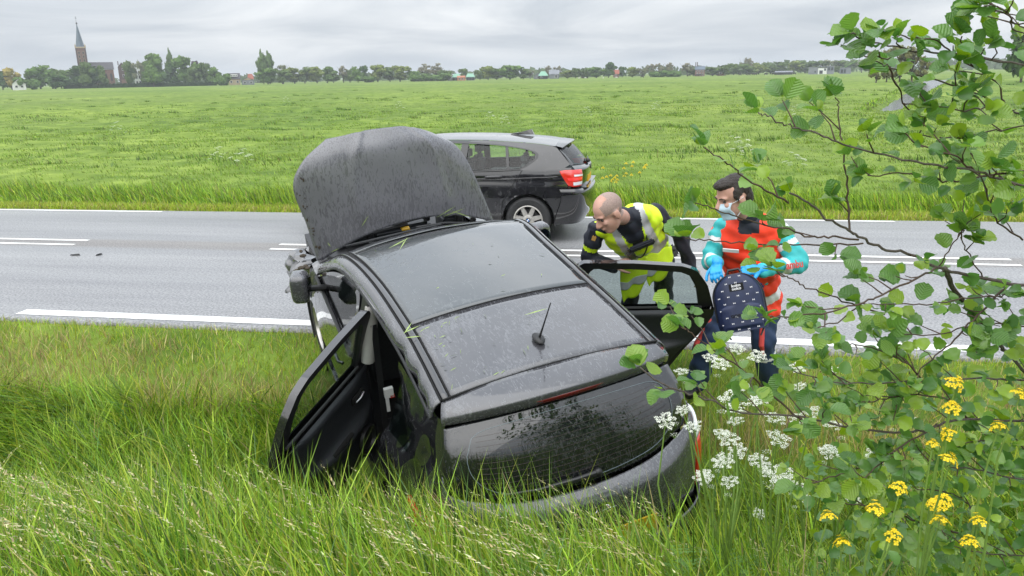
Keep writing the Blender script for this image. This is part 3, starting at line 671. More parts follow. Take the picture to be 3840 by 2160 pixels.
for s in (-1, 1):
    lens = [[(s*.735, -1.93, .98), (s*.80, -1.88, 1.0), (s*.845, -1.78, 1.0), (s*.85, -1.64, .99)], [(s*.745, -1.955, .90), (s*.81, -1.90, .92), (s*.862, -1.79, .92), (s*.868, -1.66, .92)], [(s*.75, -1.965, .80), (s*.815, -1.91, .80), (s*.868, -1.80, .80), (s*.872, -1.70, .81)], [(s*.75, -1.965, .70), (s*.81, -1.92, .70), (s*.862, -1.83, .70), (s*.868, -1.75, .71)]]
    lo = patch('tail_light', lens, 14, 14, M_redl, wreck, .02)
    if s < 0: continue
    up = [[(s*.745, -1.905, 1.05), (s*.79, -1.86, 1.07), (s*.832, -1.76, 1.08), (s*.838, -1.68, 1.07)], [(s*.735, -1.928, .99), (s*.80, -1.878, 1.012), (s*.846, -1.778, 1.012), (s*.851, -1.638, 1.0)]]
    patch('clear_lens', up, 5, 14, M_clear, lo, .02)
# --- body sides
zw = [.15, .32, .5, .7, .88, 1.0, 1.12, 1.25, 1.40, 1.46]; ww = [.80, .845, .868, .872, .855, .828, .79, .755, .715, .70]
def wsd(y, z):
    w = float(np.interp(z, zw, ww)); k = np.interp(y, [-2.0, -1.75, -1.4, -1.0, 0, 1.0, 1.5, 2.0], [-.09, -.055, -.02, 0, 0, -.005, -.015, -.07]); return w+k
def dentL(p):
    x, y, z = p
    for (dy, dz, ry, rz, dd) in ((-1.12, 1.26, .09, .10, .045), (-1.33, 1.12, .10, .11, .055), (-1.52, .98, .12, .10, .05), (-1.2, .95, .1, .05, -.02), (-1.42, 1.3, .08, .06, -.015), (-1.62, 1.18, .07, .1, .03), (-1.38, .78, .18, .08, .04)):
        k = math.exp(-((y-dy)/ry)**2-((z-dz)/rz)**2); x += dd*k
    x += .008*math.sin(y*31+z*17)*math.exp(-((y+1.35)/.25)**2-((z-1.1)/.22)**2)
    return [x, y, z]
for s in (-1, 1):
    rear_edge = lambda z: -1.02-.10*max(0, (z-.95))/.4-(max(0, (.72-z))*.0)
    # quarter panel behind the rear door
    zs = np.linspace(.32, 1.452, 44); V = []; ny = 34
    for z in zs:
        y0 = np.interp(z, [.32, .55, .75, .95, 1.05, 1.2, 1.42], [-.97, -.97, -1.0, -1.06, -1.12, -1.18, -1.10]); y1 = np.interp(z, [.3, .9, 1.1, 1.2, 1.36, 1.46], [-1.80, -1.80, -1.80, -1.86, -1.78, -1.70])
        for k in range(ny):
            y = y0+(y1-y0)*k/(ny-1); p = [s*wsd(y, z), y, z]
            if y < -1.62: p[0] -= s*((-1.62-y)/.2)**2*.05
            if s < 0: p = dentL(p)
            d = math.hypot(y+1.315, z-.33)
            if d < .37: p[1], p[2] = -1.315+(y+1.315)*.37/max(d, .05), .33+(z-.33)*.37/max(d, .05)
            V.append(p)
    F = [(i*ny+j, i*ny+j+1, (i+1)*ny+j+1, (i+1)*ny+j) for i in range(len(zs)-1) for j in range(ny-1)]
    F = [f for f in F if math.hypot(sum(V[k][1] for k in f)/4+1.315, sum(V[k][2] for k in f)/4-.33) > .366]
    np_mesh('rear_quarter_panel', V, F, M_body, wreck, smooth=True)
    qg = [(s*(wsd(y, z)+(.012 if s > 0 else .014)), y, z) for y, z in ((-1.17, 1.06), (-1.44, 1.10), (-1.40, 1.20), (-1.21, 1.38))]
    MB().plate(qg, .006 if s > 0 else -.006).build('quarter_window', M_dtint if s > 0 else M_tint, wreck)
    # sill, wheel arch liner
    MB().box((s*.80, .33, .24), (.12, 1.35, .14)).build('sill', M_body, wreck, bevel=.02)
    MB().box((s*.78, -.62, .24), (.12, .62, .14)).build('sill', M_black, wreck, bevel=.02)
    ln = MB(); ln.lathe([(.372, -.10), (.372, .10)], c=(s*.76, -1.315, .33), n=36, axis='X'); ln.build('arch_liner', M_rubber, wreck)
    # front door: outer skin + window ring + pane
    fd = side_skin('front_door', wsd, np.linspace(-.275, .965, 26), lambda y: .31, lambda y: 1.0+.0*y, 16, s, M_body, wreck)
    dlo = smooth_loop([(-.19, 1.035), (.45, 1.02), (.90, 1.01), (.80, 1.09), (.45, 1.25), (.10, 1.355), (-.17, 1.395), (-.20, 1.2)], 60)
    outb = []
    for y, z in dlo:
        cy_, cz_ = .25, 1.15; outb.append((cy_+(y-cy_)*1.10, cz_+(z-cz_)*1.22))
    outb = [(min(max(y, -.275), 1.02), max(1.0, min(z, float(np.interp(y, Yk, Zm))-.075))) for y, z in outb]
    R3 = lambda P, off: [(s*(wsd(y, z)+off), y, z) for y, z in P]
    n = len(dlo); fr = MB(); fr.add(R3(outb, .0)+R3(dlo, .004)+R3(dlo, -.02), [(i, (i+1) % n, n+(i+1) % n, n+i) for i in range(n)]+[(n+i, n+(i+1) % n, 2*n+(i+1) % n, 2*n+i) for i in range(n)])
    fr.build('window_frame', M_body, fd, smooth=True)
    gl = MB(); gl.add(R3(dlo, -.012), [tuple(range(n))]); gl.build('window_pane', M_tint, fd)
    MB().tube([(s*(wsd(y, 1.012)+.006), y, 1.012+.005*y) for y in np.linspace(-.26, .95, 12)], .013, 6).build('belt_molding', M_black, fd, smooth=True)
    h = MB(); h.tube([(s*(.882), -.02, .93), (s*.905, -.05, .935), (s*.905, -.19, .94), (s*.882, -.22, .94)], .012, 8); h.build('door_handle', M_body, fd, smooth=True)
    # pillar behind the front door
    MB().add([(s*(wsd(-.28, z)-dx), y, z) for z in (.3, 1.0, 1.44) for y, dx in ((-.28, .004), (-.36, .02), (-.36, .09), (-.28, .09))], [(4*i+j, 4*i+(j+1) % 4, 4*i+4+(j+1) % 4, 4*i+4+j) for i in range(2) for j in range(4)]).build('centre_pillar', M_black, wreck)
    tr = MB(); 
    pts = [(s*.735, -.37, 1.40), (s*.72, -.30, 1.42), (s*.735, -.36, 1.02), (s*.74, -.27, 1.03)]
    tr.tube([(s*.675, -.365, 1.405), (s*.690, -.375, 1.30), (s*.722, -.385, 1.15), (s*.742, -.385, 1.02)], [.034, .046, .05, .045], 10); tr.build('pillar_trim', M_grey, wreck, smooth=True)
    # door mirror
    mr = MB(); Mr = Matrix.Rotation(.15 if s > 0 else 1.25, 3, 'Z')
    mr.rbox((s*.985, .66, 1.11), (.088, .068, .118), Mr); mo = mr.build('door_mirror', M_roof, wreck, smooth=True)
    MB().tube([(s*.80, .70, 1.04), (s*.93, .68, 1.07)], [.026, .024], 8).build('mirror_arm', M_black, mo)
    MB().add([Mr@Vector((.070*math.cos(a), -.0715, .095*math.sin(a)))+Vector((s*.985, .66, 1.11)) for a in np.linspace(0, 2*math.pi, 20, endpoint=False)], [tuple(range(20))]).build('mirror_glass', M_dtint, mo)
# --- fenders: the left one crushed
def crush(p):
    x, y, z = p; k = smooth01(np.array((y-1.12)/.35)).item()*smooth01(np.array((z-.3)/.4)).item()
    f = math.sin(y*19+z*8)*.028+math.sin(y*37-z*21+1)*.018+math.sin(z*30+y*9)*.016
    x -= k*(.13+f*1.3)*np.interp(y, [1.1, 1.45, 1.8, 2.1], [.2, 1.0, .8, -.3]); z += k*(f*.9-.05+.05*math.sin(y*9)); y -= k*.05
    return [x, y, z]
ftop = lambda y: float(np.interp(y, [.97, 1.3, 1.7, 2.05], [1.02, .99, .93, .80]))
for s in (-1, 1):
    side_skin('front_fender', wsd, np.linspace(.972, 2.06, 40), lambda y: .32, ftop, 26, s, M_shape if s < 0 else M_body, wreck, holes=((1.315, .33, .375),), disp=crush if s < 0 else None)
    top = [[(s*(wsd(y, ftop(y))), y, ftop(y)), (s*(wsd(y, ftop(y))-.05), y, ftop(y)+.022), (s*(wsd(y, ftop(y))-.13), y, ftop(y)+.02)] for y in np.linspace(.98, 2.05, 12)]
    def ctop(A):
        if s < 0:
            for q in range(A.shape[0]):
                for r_ in range(A.shape[1]): A[q, r_] = crush(list(A[q, r_]))
            A[..., 2] += .03*np.sin(A[..., 1]*23)*(A[..., 1] > 1.1)
        return A
    patch('fender_top', top, 40, 8, M_shape if s < 0 else M_body, wreck, fn=ctop)
    ln = MB(); ln.lathe([(.377, -.11), (.377, .11)], c=(s*.75, 1.315, .33), n=36, axis='X'); ln.build('arch_liner', M_rubber, wreck)
rs4 = random.Random(4)
md = MB()
for k in range(7):
    c = (-.90+rs4.uniform(-.06, .06), 1.3+rs4.uniform(-.15, .3), .985+rs4.uniform(-.02, .02)); md.ell(c, (rs4.uniform(.01, .035), rs4.uniform(.01, .04), rs4.uniform(.008, .02)), n=7, k=5)
tag(md.build('mud_clods', M_mud, wreck), kind='stuff')
patch('front_bumper', [[(-.80, 1.95, .80), (-.5, 2.10, .80), (0, 2.17, .80), (.5, 2.13, .80), (.82, 1.95, .80)], [(-.86, 1.85, .62), (-.5, 2.16, .62), (0, 2.22, .62), (.5, 2.18, .62), (.85, 1.88, .62)], [(-.82, 1.85, .30), (-.5, 2.10, .28), (0, 2.17, .28), (.5, 2.12, .28), (.82, 1.85, .30)]], 14, 30, M_body, wreck, .012)
for s in (1,): MB().ell((s*.66, 1.98, .80), (.14, .12, .085)).build('headlight', M_clear, wreck, smooth=True)
# --- bonnet standing open
hood = [[(-.76, 1.20, 1.01), (-.5, 1.165, 1.14), (-.25, 1.15, 1.215), (0, 1.145, 1.25), (.25, 1.15, 1.245), (.5, 1.165, 1.19), (.80, 1.20, 1.06)],
        [(-.80, 1.22, 1.35), (-.52, 1.165, 1.38), (-.26, 1.145, 1.40), (0, 1.14, 1.42), (.24, 1.145, 1.42), (.48, 1.165, 1.40), (.70, 1.21, 1.36)],
        [(-.85, 1.25, 1.66), (-.55, 1.185, 1.66), (-.27, 1.16, 1.66), (0, 1.155, 1.66), (.22, 1.165, 1.66), (.43, 1.185, 1.66), (.60, 1.23, 1.64)],
        [(-.745, 1.28, 1.85), (-.50, 1.225, 1.87), (-.26, 1.20, 1.885), (0, 1.195, 1.89), (.2, 1.20, 1.88), (.38, 1.225, 1.85), (.51, 1.27, 1.79)],
        [(-.53, 1.33, 1.985), (-.38, 1.30, 2.005), (-.22, 1.29, 2.02), (-.05, 1.285, 2.02), (.1, 1.29, 2.005), (.25, 1.30, 1.955), (.40, 1.32, 1.87)]]
def hoodfn(A):
    u_ = np.linspace(-1, 1, A.shape[1])[None, :]; v_ = np.linspace(0, 1, A.shape[0])[:, None]
    A[..., 1] -= .015*np.exp(-((np.abs(u_)-.42-.1*(1-v_))/.05)**2)*smooth01(v_*3)     # two pressed ridges
    A[..., 1] += .006*np.sin(u_*9+v_*5)*np.sin(v_*7)
    ed = np.exp(-((np.abs(u_)-1)/.04)**2)+np.exp(-((v_-1)/.03)**2); A[..., 1] += np.minimum(ed, 1)*.004        # folded rim
    return A
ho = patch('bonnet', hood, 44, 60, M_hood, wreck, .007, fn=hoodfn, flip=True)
mu = MB()
for k in range(16):
    v_ = rs4.uniform(.12, .75); x = -.775-.10*v_ if v_ < .65 else -.79; z = 1.01+.98*v_
    x = np.interp(z, [1.01, 1.35, 1.66, 1.85], [-.755, -.79, -.84, -.735])+rs4.uniform(.0, .05); yy_ = np.interp(z, [1.01, 1.66, 1.85], [1.17, 1.215, 1.25])
    mu.ell((x, yy_-.005, z), (rs4.uniform(.004, .014), .004, rs4.uniform(.005, .016)), n=6, k=4)
tag(mu.build('mud_spatter', M_mud, ho), kind='stuff')
# --- engine bay under it
MB().box((0, 1.65, .62), (1.46, .95, .5)).build('engine_bay', M_black, wreck)
e = MB()
e.box((0, 1.22, 1.03), (1.36, .16, .05)); e.build('cowl_panel', M_black, wreck, bevel=.01)
e = MB(); e.box((-.42, 1.42, 1.02), (.24, .2, .2)); e.build('battery', M_trim, wreck, bevel=.012)
MB().box((-.40, 1.36, 1.135), (.16, .06, .02)).build('battery_terminal', M_white, wreck)
e = MB(); e.box((.02, 1.55, 1.01), (.52, .34, .17)); e.build('engine_cover', M_trim, wreck, bevel=.03)
e = MB(); e.box((.47, 1.45, 1.03), (.2, .25, .2)); e.build('air_box', M_trim, wreck, bevel=.02)
for k, (pts, r, mt) in enumerate((([(-.6, 1.35, 1.04), (-.45, 1.3, 1.12), (-.2, 1.3, 1.14), (.05, 1.35, 1.13)], .022, M_black), ([(-.1, 1.33, 1.15), (.1, 1.3, 1.19), (.3, 1.33, 1.18), (.45, 1.4, 1.14)], .018, M_black), ([(.2, 1.38, 1.15), (.34, 1.34, 1.19), (.5, 1.38, 1.18), (.62, 1.45, 1.1)], .016, M_rubber), ([(-.3, 1.4, 1.12), (-.05, 1.46, 1.16), (.2, 1.42, 1.17)], .014, M_rubber), ([(.30, 1.30, 1.185), (.40, 1.29, 1.185)], .017, M_chrome), ([(-.64, 1.3, 1.06), (-.68, 1.45, 1.06), (-.66, 1.7, 1.0)], .028, M_black), ([(.64, 1.3, 1.07), (.69, 1.5, 1.04), (.66, 1.7, .99)], .028, M_black))):
    MB().tube([tuple(p) for p in cr_interp(pts, 12)], r, 8).build('engine_hose', mt, wreck, smooth=True)
e = MB(); e.tube([(-.52, 1.23, 1.09), (-.3, 1.20, 1.115), (.05, 1.17, 1.145), (.3, 1.17, 1.15)], [.014, .012, .010, .008], 8); e.build('wiper_arm', M_trim, wreck, smooth=True)
e = MB(); e.tube([(.1, 1.24, 1.13), (.35, 1.20, 1.14), (.62, 1.19, 1.09)], [.014, .011, .008], 8); e.build('wiper_arm', M_black, wreck, smooth=True)
MB().box((.02, 1.3, 1.115), (.07, .05, .012)).build('warning_sticker', M_plate, wreck)
for (x, y, z, r) in ((-.55, 1.30, 1.08, .035), (-.28, 1.33, 1.12, .03), (.52, 1.33, 1.12, .035), (.25, 1.42, 1.15, .03)):
    MB().lathe([(0, .03), (r*.7, .03), (r, .02), (r, -.05)], c=(x, y, z), n=14).build('reservoir_cap', M_black, wreck, smooth=True)
# --- cabin
MB().box((0, .05, .24), (1.5, 3.6, .08)).build('floor_pan', M_gap, wreck)
MB().box((0, 1.12, .66), (1.42, .06, .76)).build('bulkhead', M_gap, wreck)
patch('dashboard', [[(-.70, 1.08, 1.0), (0, 1.08, 1.02), (.70, 1.08, 1.0)], [(-.70, .85, .98), (0, .85, 1.0), (.70, .85, .98)], [(-.70, .72, .82), (0, .70, .84), (.70, .72, .82)], [(-.70, .78, .5), (0, .76, .5), (.70, .78, .5)]], 12, 9, M_trim, wreck, .01)
def seat(nm, x, y, w, back=True):
    so = MB(); 
    A = [(x-w/2, .36), (x+w/2, .36)]
    sb = patch(nm, [[(x-w/2, y+.48, .42), (x, y+.50, .45), (x+w/2, y+.48, .42)], [(x-w/2, y+.30, .50), (x, y+.30, .48), (x+w/2, y+.30, .50)], [(x-w/2, y+.02, .46), (x, y+.02, .44), (x+w/2, y+.02, .46)], [(x-w/2, y-.06, .62), (x, y-.04, .62), (x+w/2, y-.06, .62)], [(x-w/2, y-.14, .95), (x, y-.11, .96), (x+w/2, y-.14, .95)], [(x-w/2+.05, y-.20, 1.14), (x, y-.19, 1.17), (x+w/2-.05, y-.20, 1.14)]], 26, 13, M_seat, wreck, .11)
    hr = MB(); hr.box((x, y-.21, 1.26), (.25, .10, .17)); hr.build('headrest', M_seat, sb, bevel=.035)
for x in (-.37, .37): seat('front_seat', x, .12, .50)
for x in (-.36, .36): seat('rear_seat', x, -.92, .60)
st = MB(); st.lathe([(.18, -.012), (.192, 0), (.18, .012), (.168, 0)], n=32, closed=True); sto = st.build('steering_wheel', M_black, wreck, smooth=True); sto.location = (-.37, .58, .93); sto.rotation_euler = (1.1, 0, 0)
bt = MB(); bt.plate([(-.70, -.42, 1.30), (-.66, -.42, 1.30), (-.68, -.48, .5), (-.72, -.48, .5)], .003); bt.build('seat_belt', M_black, wreck)
MB().box((-.66, -.52, .83), (.06, .03, .07)).build('belt_tag', M_white, wreck)
MB().box((-.675, -.52, .74), (.022, .012, .12)).build('belt_buckle', M_white, wreck)
MB().box((-.64, -.525, .80), (.03, .02, .02)).build('belt_release', M_redl, wreck)
# --- wheels, aerial
for s in (-1, 1):
    for y in (1.315, -1.315):
        wheel(wreck, (s*(.735 if y > 0 else .755), y, .33), s, .33, .215, .205, 5)
ae = MB(); ae.ell((0, -1.45, 1.612), (.032, .055, .020)); ae.tube([(0, -1.46, 1.62), (.006, -1.50, 1.72), (.010, -1.58, 1.90)], [.007, .0045, .003], 8); ae.build('aerial', M_black, wreck, smooth=True)
# --- rear doors, swung open
def rear_door(s, ang):
    """door coords: r rearwards from the hinge, z up; outward = +n"""
    hinge = Vector((s*.815, -.30, 0))
    inn = lambda z: .0 if z < .95 else (z-.95)*.27+.02*max(0, (z-1.2))
    def P(r, z, d): return Vector((s*(-inn(z)-d), -r, z))
    outl = [(0, .34), (.60, .34), (.70, .46), (.82, .66), (.93, .80), (1.0, .93), (1.005, 1.03), (.93, 1.22), (.84, 1.35), (.74, 1.395), (.4, 1.43), (.05, 1.44), (0, 1.40), (0, 1.0)]
    win = [(.10, 1.03), (.50, 1.035), (.90, 1.05), (.885, 1.12), (.82, 1.29), (.74, 1.345), (.4, 1.378), (.13, 1.388), (.09, 1.35), (.09, 1.2)]
    O = resample(outl, 84); Wn = smooth_loop(win, 84)
    # match start angles
    def roll_to(Q):
        a = np.arctan2(Q[:, 1]-1.2, Q[:, 0]-.5); return np.roll(Q, -int(np.argmin(np.abs(a+2.4))), 0)
    beltz = 1.005
    d = MB(); nO = 30
    low_o = resample([p for p in outl if p[1] <= 1.03 and p[0] > .5][0:0]+[(0, beltz), (0, .34), (.60, .34), (.70, .46), (.82, .66), (.93, .80), (1.0, .93), (1.005, beltz)], nO, closed=False)
    # lower panel: strips from belt down to the bottom outline, outer and inner face
    rs_ = np.linspace(0, 1.004, 22); bot = np.interp(rs_, [0, .60, .70, .82, .93, 1.0, 1.005], [.34, .34, .46, .66, .80, .93, .95])
    G = [[(r, z) for z in np.linspace(bz, beltz, 10)] for r, bz in zip(rs_, bot)]
    for dep, fl in ((0.0, 0), (.085, 1)):
        V = [P(r, z, dep-(.02*math.sin(math.pi*(z-.34)/.7) if dep == 0 else 0)) for col_ in G for r, z in col_]
        F = [(i*10+j, i*10+j+1, (i+1)*10+j+1, (i+1)*10+j) for i in range(21) for j in range(9)]
        d.add(V, F, fl)
    rim = [P(0, z, q) for z in np.linspace(beltz, .34, 6) for q in (0, .085)]
    d.add(rim, [(2*i, 2*i+1, 2*i+3, 2*i+2) for i in range(5)], 1)
    be = [P(r, z, q) for r, z in zip(rs_, bot) for q in (0, .085)]; d.add(be, [(2*i, 2*i+2, 2*i+3, 2*i+1) for i in range(21)], 1)
    re = [P(1.004, z, q) for z in np.linspace(.93, beltz, 3) for q in (0, .085)]; d.add(re, [(2*i, 2*i+1, 2*i+3, 2*i+2) for i in range(2)], 1)
    # window frame: box section between the outer outline and the window
    fo = [(0, beltz), (0, 1.40), (.05, 1.44), (.4, 1.43), (.74, 1.395), (.84, 1.35), (.93, 1.22), (1.005, beltz)]
    fi = [(.075, beltz), (.085, 1.34), (.125, 1.385), (.4, 1.375), (.72, 1.343), (.79, 1.31), (.855, 1.19), (.90, beltz)]
    fo = resample(fo, 40, False); fi = resample(fi, 40, False)
    V = [P(*fo[i], 0) for i in range(40)]+[P(*fi[i], 0.01) for i in range(40)]+[P(*fi[i], .05) for i in range(40)]+[P(*fo[i], .05) for i in range(40)]
    d.add(V, [(i, i+1, 40+i+1, 40+i) for i in range(39)], 0); 
    for a, b in ((1, 2), (2, 3), (3, 0)): d.add(V, [(a*40+i, a*40+i+1, b*40+i+1, b*40+i) for i in range(39)], 1 if a != 3 else 0)
    door = d.build('rear_door', [M_body, M_black], wreck, smooth=True)
    door.location = hinge; door.rotation_euler = (0, 0, s*math.radians(ang))
    g = MB(); fi2 = [P(r, z, .03) for r, z in fi]; g.add(fi2, [tuple(range(40))]); g.build('window_pane', M_tint, door)
    # inner trim: moulded card with armrest ledge
    def tr(r, z, d_): return tuple(P(r, z, .087+d_))
    rr = [.04, .25, .5, .72, .92]
    rows = []
    for z, dd in ((.40, .01), (.52, .03), (.60, .035), (.66, .075), (.71, .08), (.76, .035), (.88, .03), (.975, .035), (1.003, .0)):
        rows.append([tr(min(r, float(np.interp(z, [.34, .46, .66, .80, .93], [.58, .66, .78, .90, .97]))*(r/.92) if r > .5 else r), z, dd*(1 if 0 < k < 4 else .3)) for k, r in enumerate(rr)])
    cardo = patch('door_card', rows, 34, 16, M_trim, door, 0)
    hd = MB(); hd.box(P(.22, .885, .125), (.02, .15, .065)); hd.build('handle_recess', M_gap, door, bevel=.01)
    hd = MB(); hd.tube([P(.27, .875, .138), P(.22, .878, .143), P(.17, .888, .138)], [.010, .010, .014], 8); hd.build('inner_handle', M_chrome, door, smooth=True)
    MB().box(P(.50, .712, .155), (.03, .24, .035)).build('pull_recess', M_gap, door, bevel=.006)
    spk = MB(); spk.lathe([(.0, .0), (.075, .0), (.085, .022), (.098, .022), (.105, .0)], n=28, axis='X'); so = spk.build('speaker', M_black, door, smooth=True); so.location = P(.18, .50, .125); so.scale = (-s, 1, 1)
    MB().tube([P(r, 1.008, .055) for r in np.linspace(.08, .92, 8)], .010, 6).build('window_sweep', M_rubber, door)
    hh = MB(); hh.tube([P(.75, .93, -.03), P(.77, .935, -.05), P(.90, .945, -.05), P(.92, .95, -.03)], .012, 8); hh.build('outer_handle', M_body, door, smooth=True)
    return door
rear_door(-1, 42); rear_door(1, 66)
def axis_ref(C_): R_ = np.zeros_like(C_); R_[:, 1] = np.clip(C_[:, 1], -1.5, 1.5); R_[:, 2] = .75; return R_
face_out(wreck, axis_ref)
for o in list(wreck.children):
    if o.name.startswith('front_door'): face_out(o, axis_ref)
    if o.name.startswith('rear_door'):
        sd = 1 if o.location.x > 0 else -1
        face_out(o, lambda C_: np.stack([np.full(len(C_), -sd*.05), C_[:, 1], C_[:, 2]], -1))
# ================================================================== BLACK HATCHBACK PASSING ON THE FAR LANE
M_bpaint = wet_paint('black_car_paint', (.010, .010, .012), (.022, .022, .025), (10, 10, 10), .55, .7, rdark=.05, rlight=.2, bumpd=.0004)
M_btrim = pmat('satin_black_trim', (.016, .016, .017), .3, coat=.3)
M_bint = pmat('car_interior_grey', (.075, .080, .085), .8, var=.2, vs_=20)
M_blue = pmat('badge_blue', (.02, .14, .42), .3)
M_rbulb = pmat('lit_tail_bar', (.75, .03, .03), .2, coat=1.0, emit=(1.0, .05, .04, .25))
passing = empty('passing_car', (-2.973, 11.269, 0), 'clean black five door hatchback driving along the far lane behind the raised bonnet', 'car')
passing.rotation_euler = (0, 0, math.radians(89.45))
bz = [.15, .3, .45, .62, .78, .86, .92, 1.0, 1.1, 1.2, 1.3, 1.37, 1.42]; bw = [.80, .845, .868, .880, .872, .862, .866, .850, .800, .744, .676, .615, .54]
bpy_ = [-2.16, -2.05, -1.9, -1.6, -1.2, -.6, .6, 1.2, 1.6, 1.95, 2.15]; bpk = [-.22, -.125, -.07, -.02, -.002, 0, 0, -.004, -.02, -.09, -.28]
def wb(y, z): return float(np.interp(z, bz, bw))+float(np.interp(y, bpy_, bpk))*np.interp(z, [.3, .9, 1.3], [1, 1, .75])
belt = lambda y: float(np.interp(y, [-2.1, -1.5, -1.0, 0, 1.0, 1.4, 2.1], [1.03, 1.02, .985, .955, .93, .915, .72]))
bot = lambda y: float(np.interp(y, [-2.1, -1.75, -1.6, 1.6, 1.8, 2.1], [.30, .24, .20, .20, .22, .26]))
for s in (-1, 1):
    side_skin('body_side', wb, np.linspace(-1.93, 2.12, 110), bot, belt, 34, s, M_bpaint, passing, holes=((-1.345, .318, .362), (1.345, .318, .362)))
    for y in (-1.345, 1.345):
        MB().lathe([(.364, -.13), (.364, .135)], c=(s*.735, y, .318), n=40, axis='X').build('wheel_housing', M_rubber, passing)
    # glasshouse: painted surround, black frame, panes
    dlo = smooth_loop([(1.02, .955), (.5, .968), (0, .985), (-.6, 1.003), (-1.10, 1.02), (-1.25, 1.035), (-1.40, 1.13), (-1.44, 1.19), (-1.36, 1.245), (-1.05, 1.30), (-.6, 1.335), (0, 1.345), (.35, 1.32), (.68, 1.20)], 96)
    c0 = np.array([-.2, 1.14])
    outb = []
    for p in dlo:
        y, z = p
        if z < 1.05 and y > -1.28: outb.append((y, belt(y)))
        else: outb.append(None)
    raw = [(1.33, .915), (.9, 1.145), (.55, 1.29), (.35, 1.352), (0, 1.385), (-.6, 1.385), (-1.05, 1.365), (-1.45, 1.335), (-1.70, 1.30), (-1.80, 1.20), (-1.95, 1.025), (-1.6, belt(-1.6)), (-1.2, belt(-1.2)), (-.6, belt(-.6)), (0, belt(0)), (.6, belt(.6))]
    O = resample(raw, 400); D = dlo
    a0 = np.arctan2(O[:, 1]-c0[1], (O[:, 0]-c0[0])*.35); a1 = np.arctan2(D[:, 1]-c0[1], (D[:, 0]-c0[0])*.35)
    Om = np.array([O[np.argmin(np.abs(np.angle(np.exp(1j*(a0-q)))))] for q in a1])
    Fm = D+(Om-D)*np.clip(.045/np.maximum(np.linalg.norm(Om-D, axis=1), 1e-3), 0, .6)[:, None]
    R3 = lambda P, off: [(s*(wb(y, z)+off), y, z) for y, z in P]
    n = len(D); q = MB(); mid = (Om+Fm)/2
    q.add(R3(Om, 0)+R3(mid, 0)+R3(Fm, 0.001), [(k*n+i, k*n+(i+1) % n, (k+1)*n+(i+1) % n, (k+1)*n+i) for k in range(2) for i in range(n)]); q.build('cabin_side', M_bpaint, passing, smooth=True, weld=True)
    q = MB(); q.add(R3(Fm, .003)+R3(D, .006)+R3(D, -.02), [(k*n+i, k*n+(i+1) % n, (k+1)*n+(i+1) % n, (k+1)*n+i) for k in range(2) for i in range(n)]); fr = q.build('window_surround', M_btrim, passing, smooth=True, weld=True)
    gl = MB(); gl.add(R3(D, -.012), [tuple(range(n))]); gl.build('side_glass', M_bglass, passing)
    for (ya, yb, zz0, zz1, w_) in ((-.42, -.44, .99, 1.36, .10), (-1.075, -1.03, 1.0, 1.31, .042)):
        P = [(s*(wb(y, z)+.002), y+d, z) for (y, z) in ((ya, zz0), ((ya+yb)/2, (zz0+zz1)/2), (yb, zz1)) for d in (-w_/2, w_/2)]
        MB().add(P, [(0, 1, 3, 2), (2, 3, 5, 4)]).build('window_pillar', M_btrim, fr)
    MB().tube([(s*(wb(y, belt(y))+.004), y, belt(y)+.008) for y in np.linspace(-1.25, 1.05, 24)], .010, 6).build('belt_strip', M_btrim, passing)
    # door cuts
    for pts in ([(-.44, .97), (-.44, .5), (-.46, .24)], [(-1.27, 1.0), (-1.22, .92), (-1.02, .62), (-.985, .5), (-.97, .3)], [(.62, .95), (.62, .5), (.60, .24)], [(-1.74, .80), (-1.84, .70), (-1.72, .60)]):
        pp = cr_interp(np.array(pts), 14); MB().tube([(s*(wb(y, z)+.0005), y, z) for y, z in pp], .0045, 5).build('door_gap', M_gap, passing)
    # crease under the door handle line: recessed shadow gap between two pressings
    lo_ = [(y, np.interp(y, [-1.75, -1.2, 0, 1.2], [.905, .885, .862, .83])) for y in np.linspace(-1.75, 1.3, 40)]
    q = MB(); q.add([(s*(wb(y, z)+dx), y, z+dz) for y, z in lo_ for dx, dz in ((.007, .012), (.009, .006), (-.004, -.02*np.interp(y, [-1.75, -1.0], [.2, 1])))], [(3*i+k, 3*i+3+k, 3*i+4+k, 3*i+1+k) for i in range(39) for k in range(2)]); q.build('body_crease', M_bpaint, passing, smooth=True)
    for yh in (-.88, .10):
        h = MB(); h.tube([(s*(wb(yh, .91)+.010), yh+.12, .905), (s*(wb(yh, .91)+.034), yh+.09, .912), (s*(wb(yh, .91)+.036), yh-.07, .918), (s*(wb(yh, .91)+.010), yh-.11, .917)], [.014, .018, .018, .014], 10); ho_ = h.build('door_handle', M_bpaint, passing, smooth=True)
        MB().ell((s*(wb(yh, .90)-.006), yh, .895), (.014, .075, .028)).build('handle_recess', M_gap, ho_, smooth=True)
    m_ = MB(); m_.ell((s*.98, .62, 1.0), (.11, .08, .075)); m_.tube([(s*.84, .66, .95), (s*.93, .64, .97)], .03, 8); m_.build('door_mirror', M_bpaint, passing, smooth=True)
    wheel(passing, (s*.775, -1.345, .317), s, .317, .205, .206, 7, hub=(M_btrim, M_blue)); wheel(passing, (s*.775, 1.345, .317), s, .317, .205, .206, 7, hub=(M_btrim, M_blue))
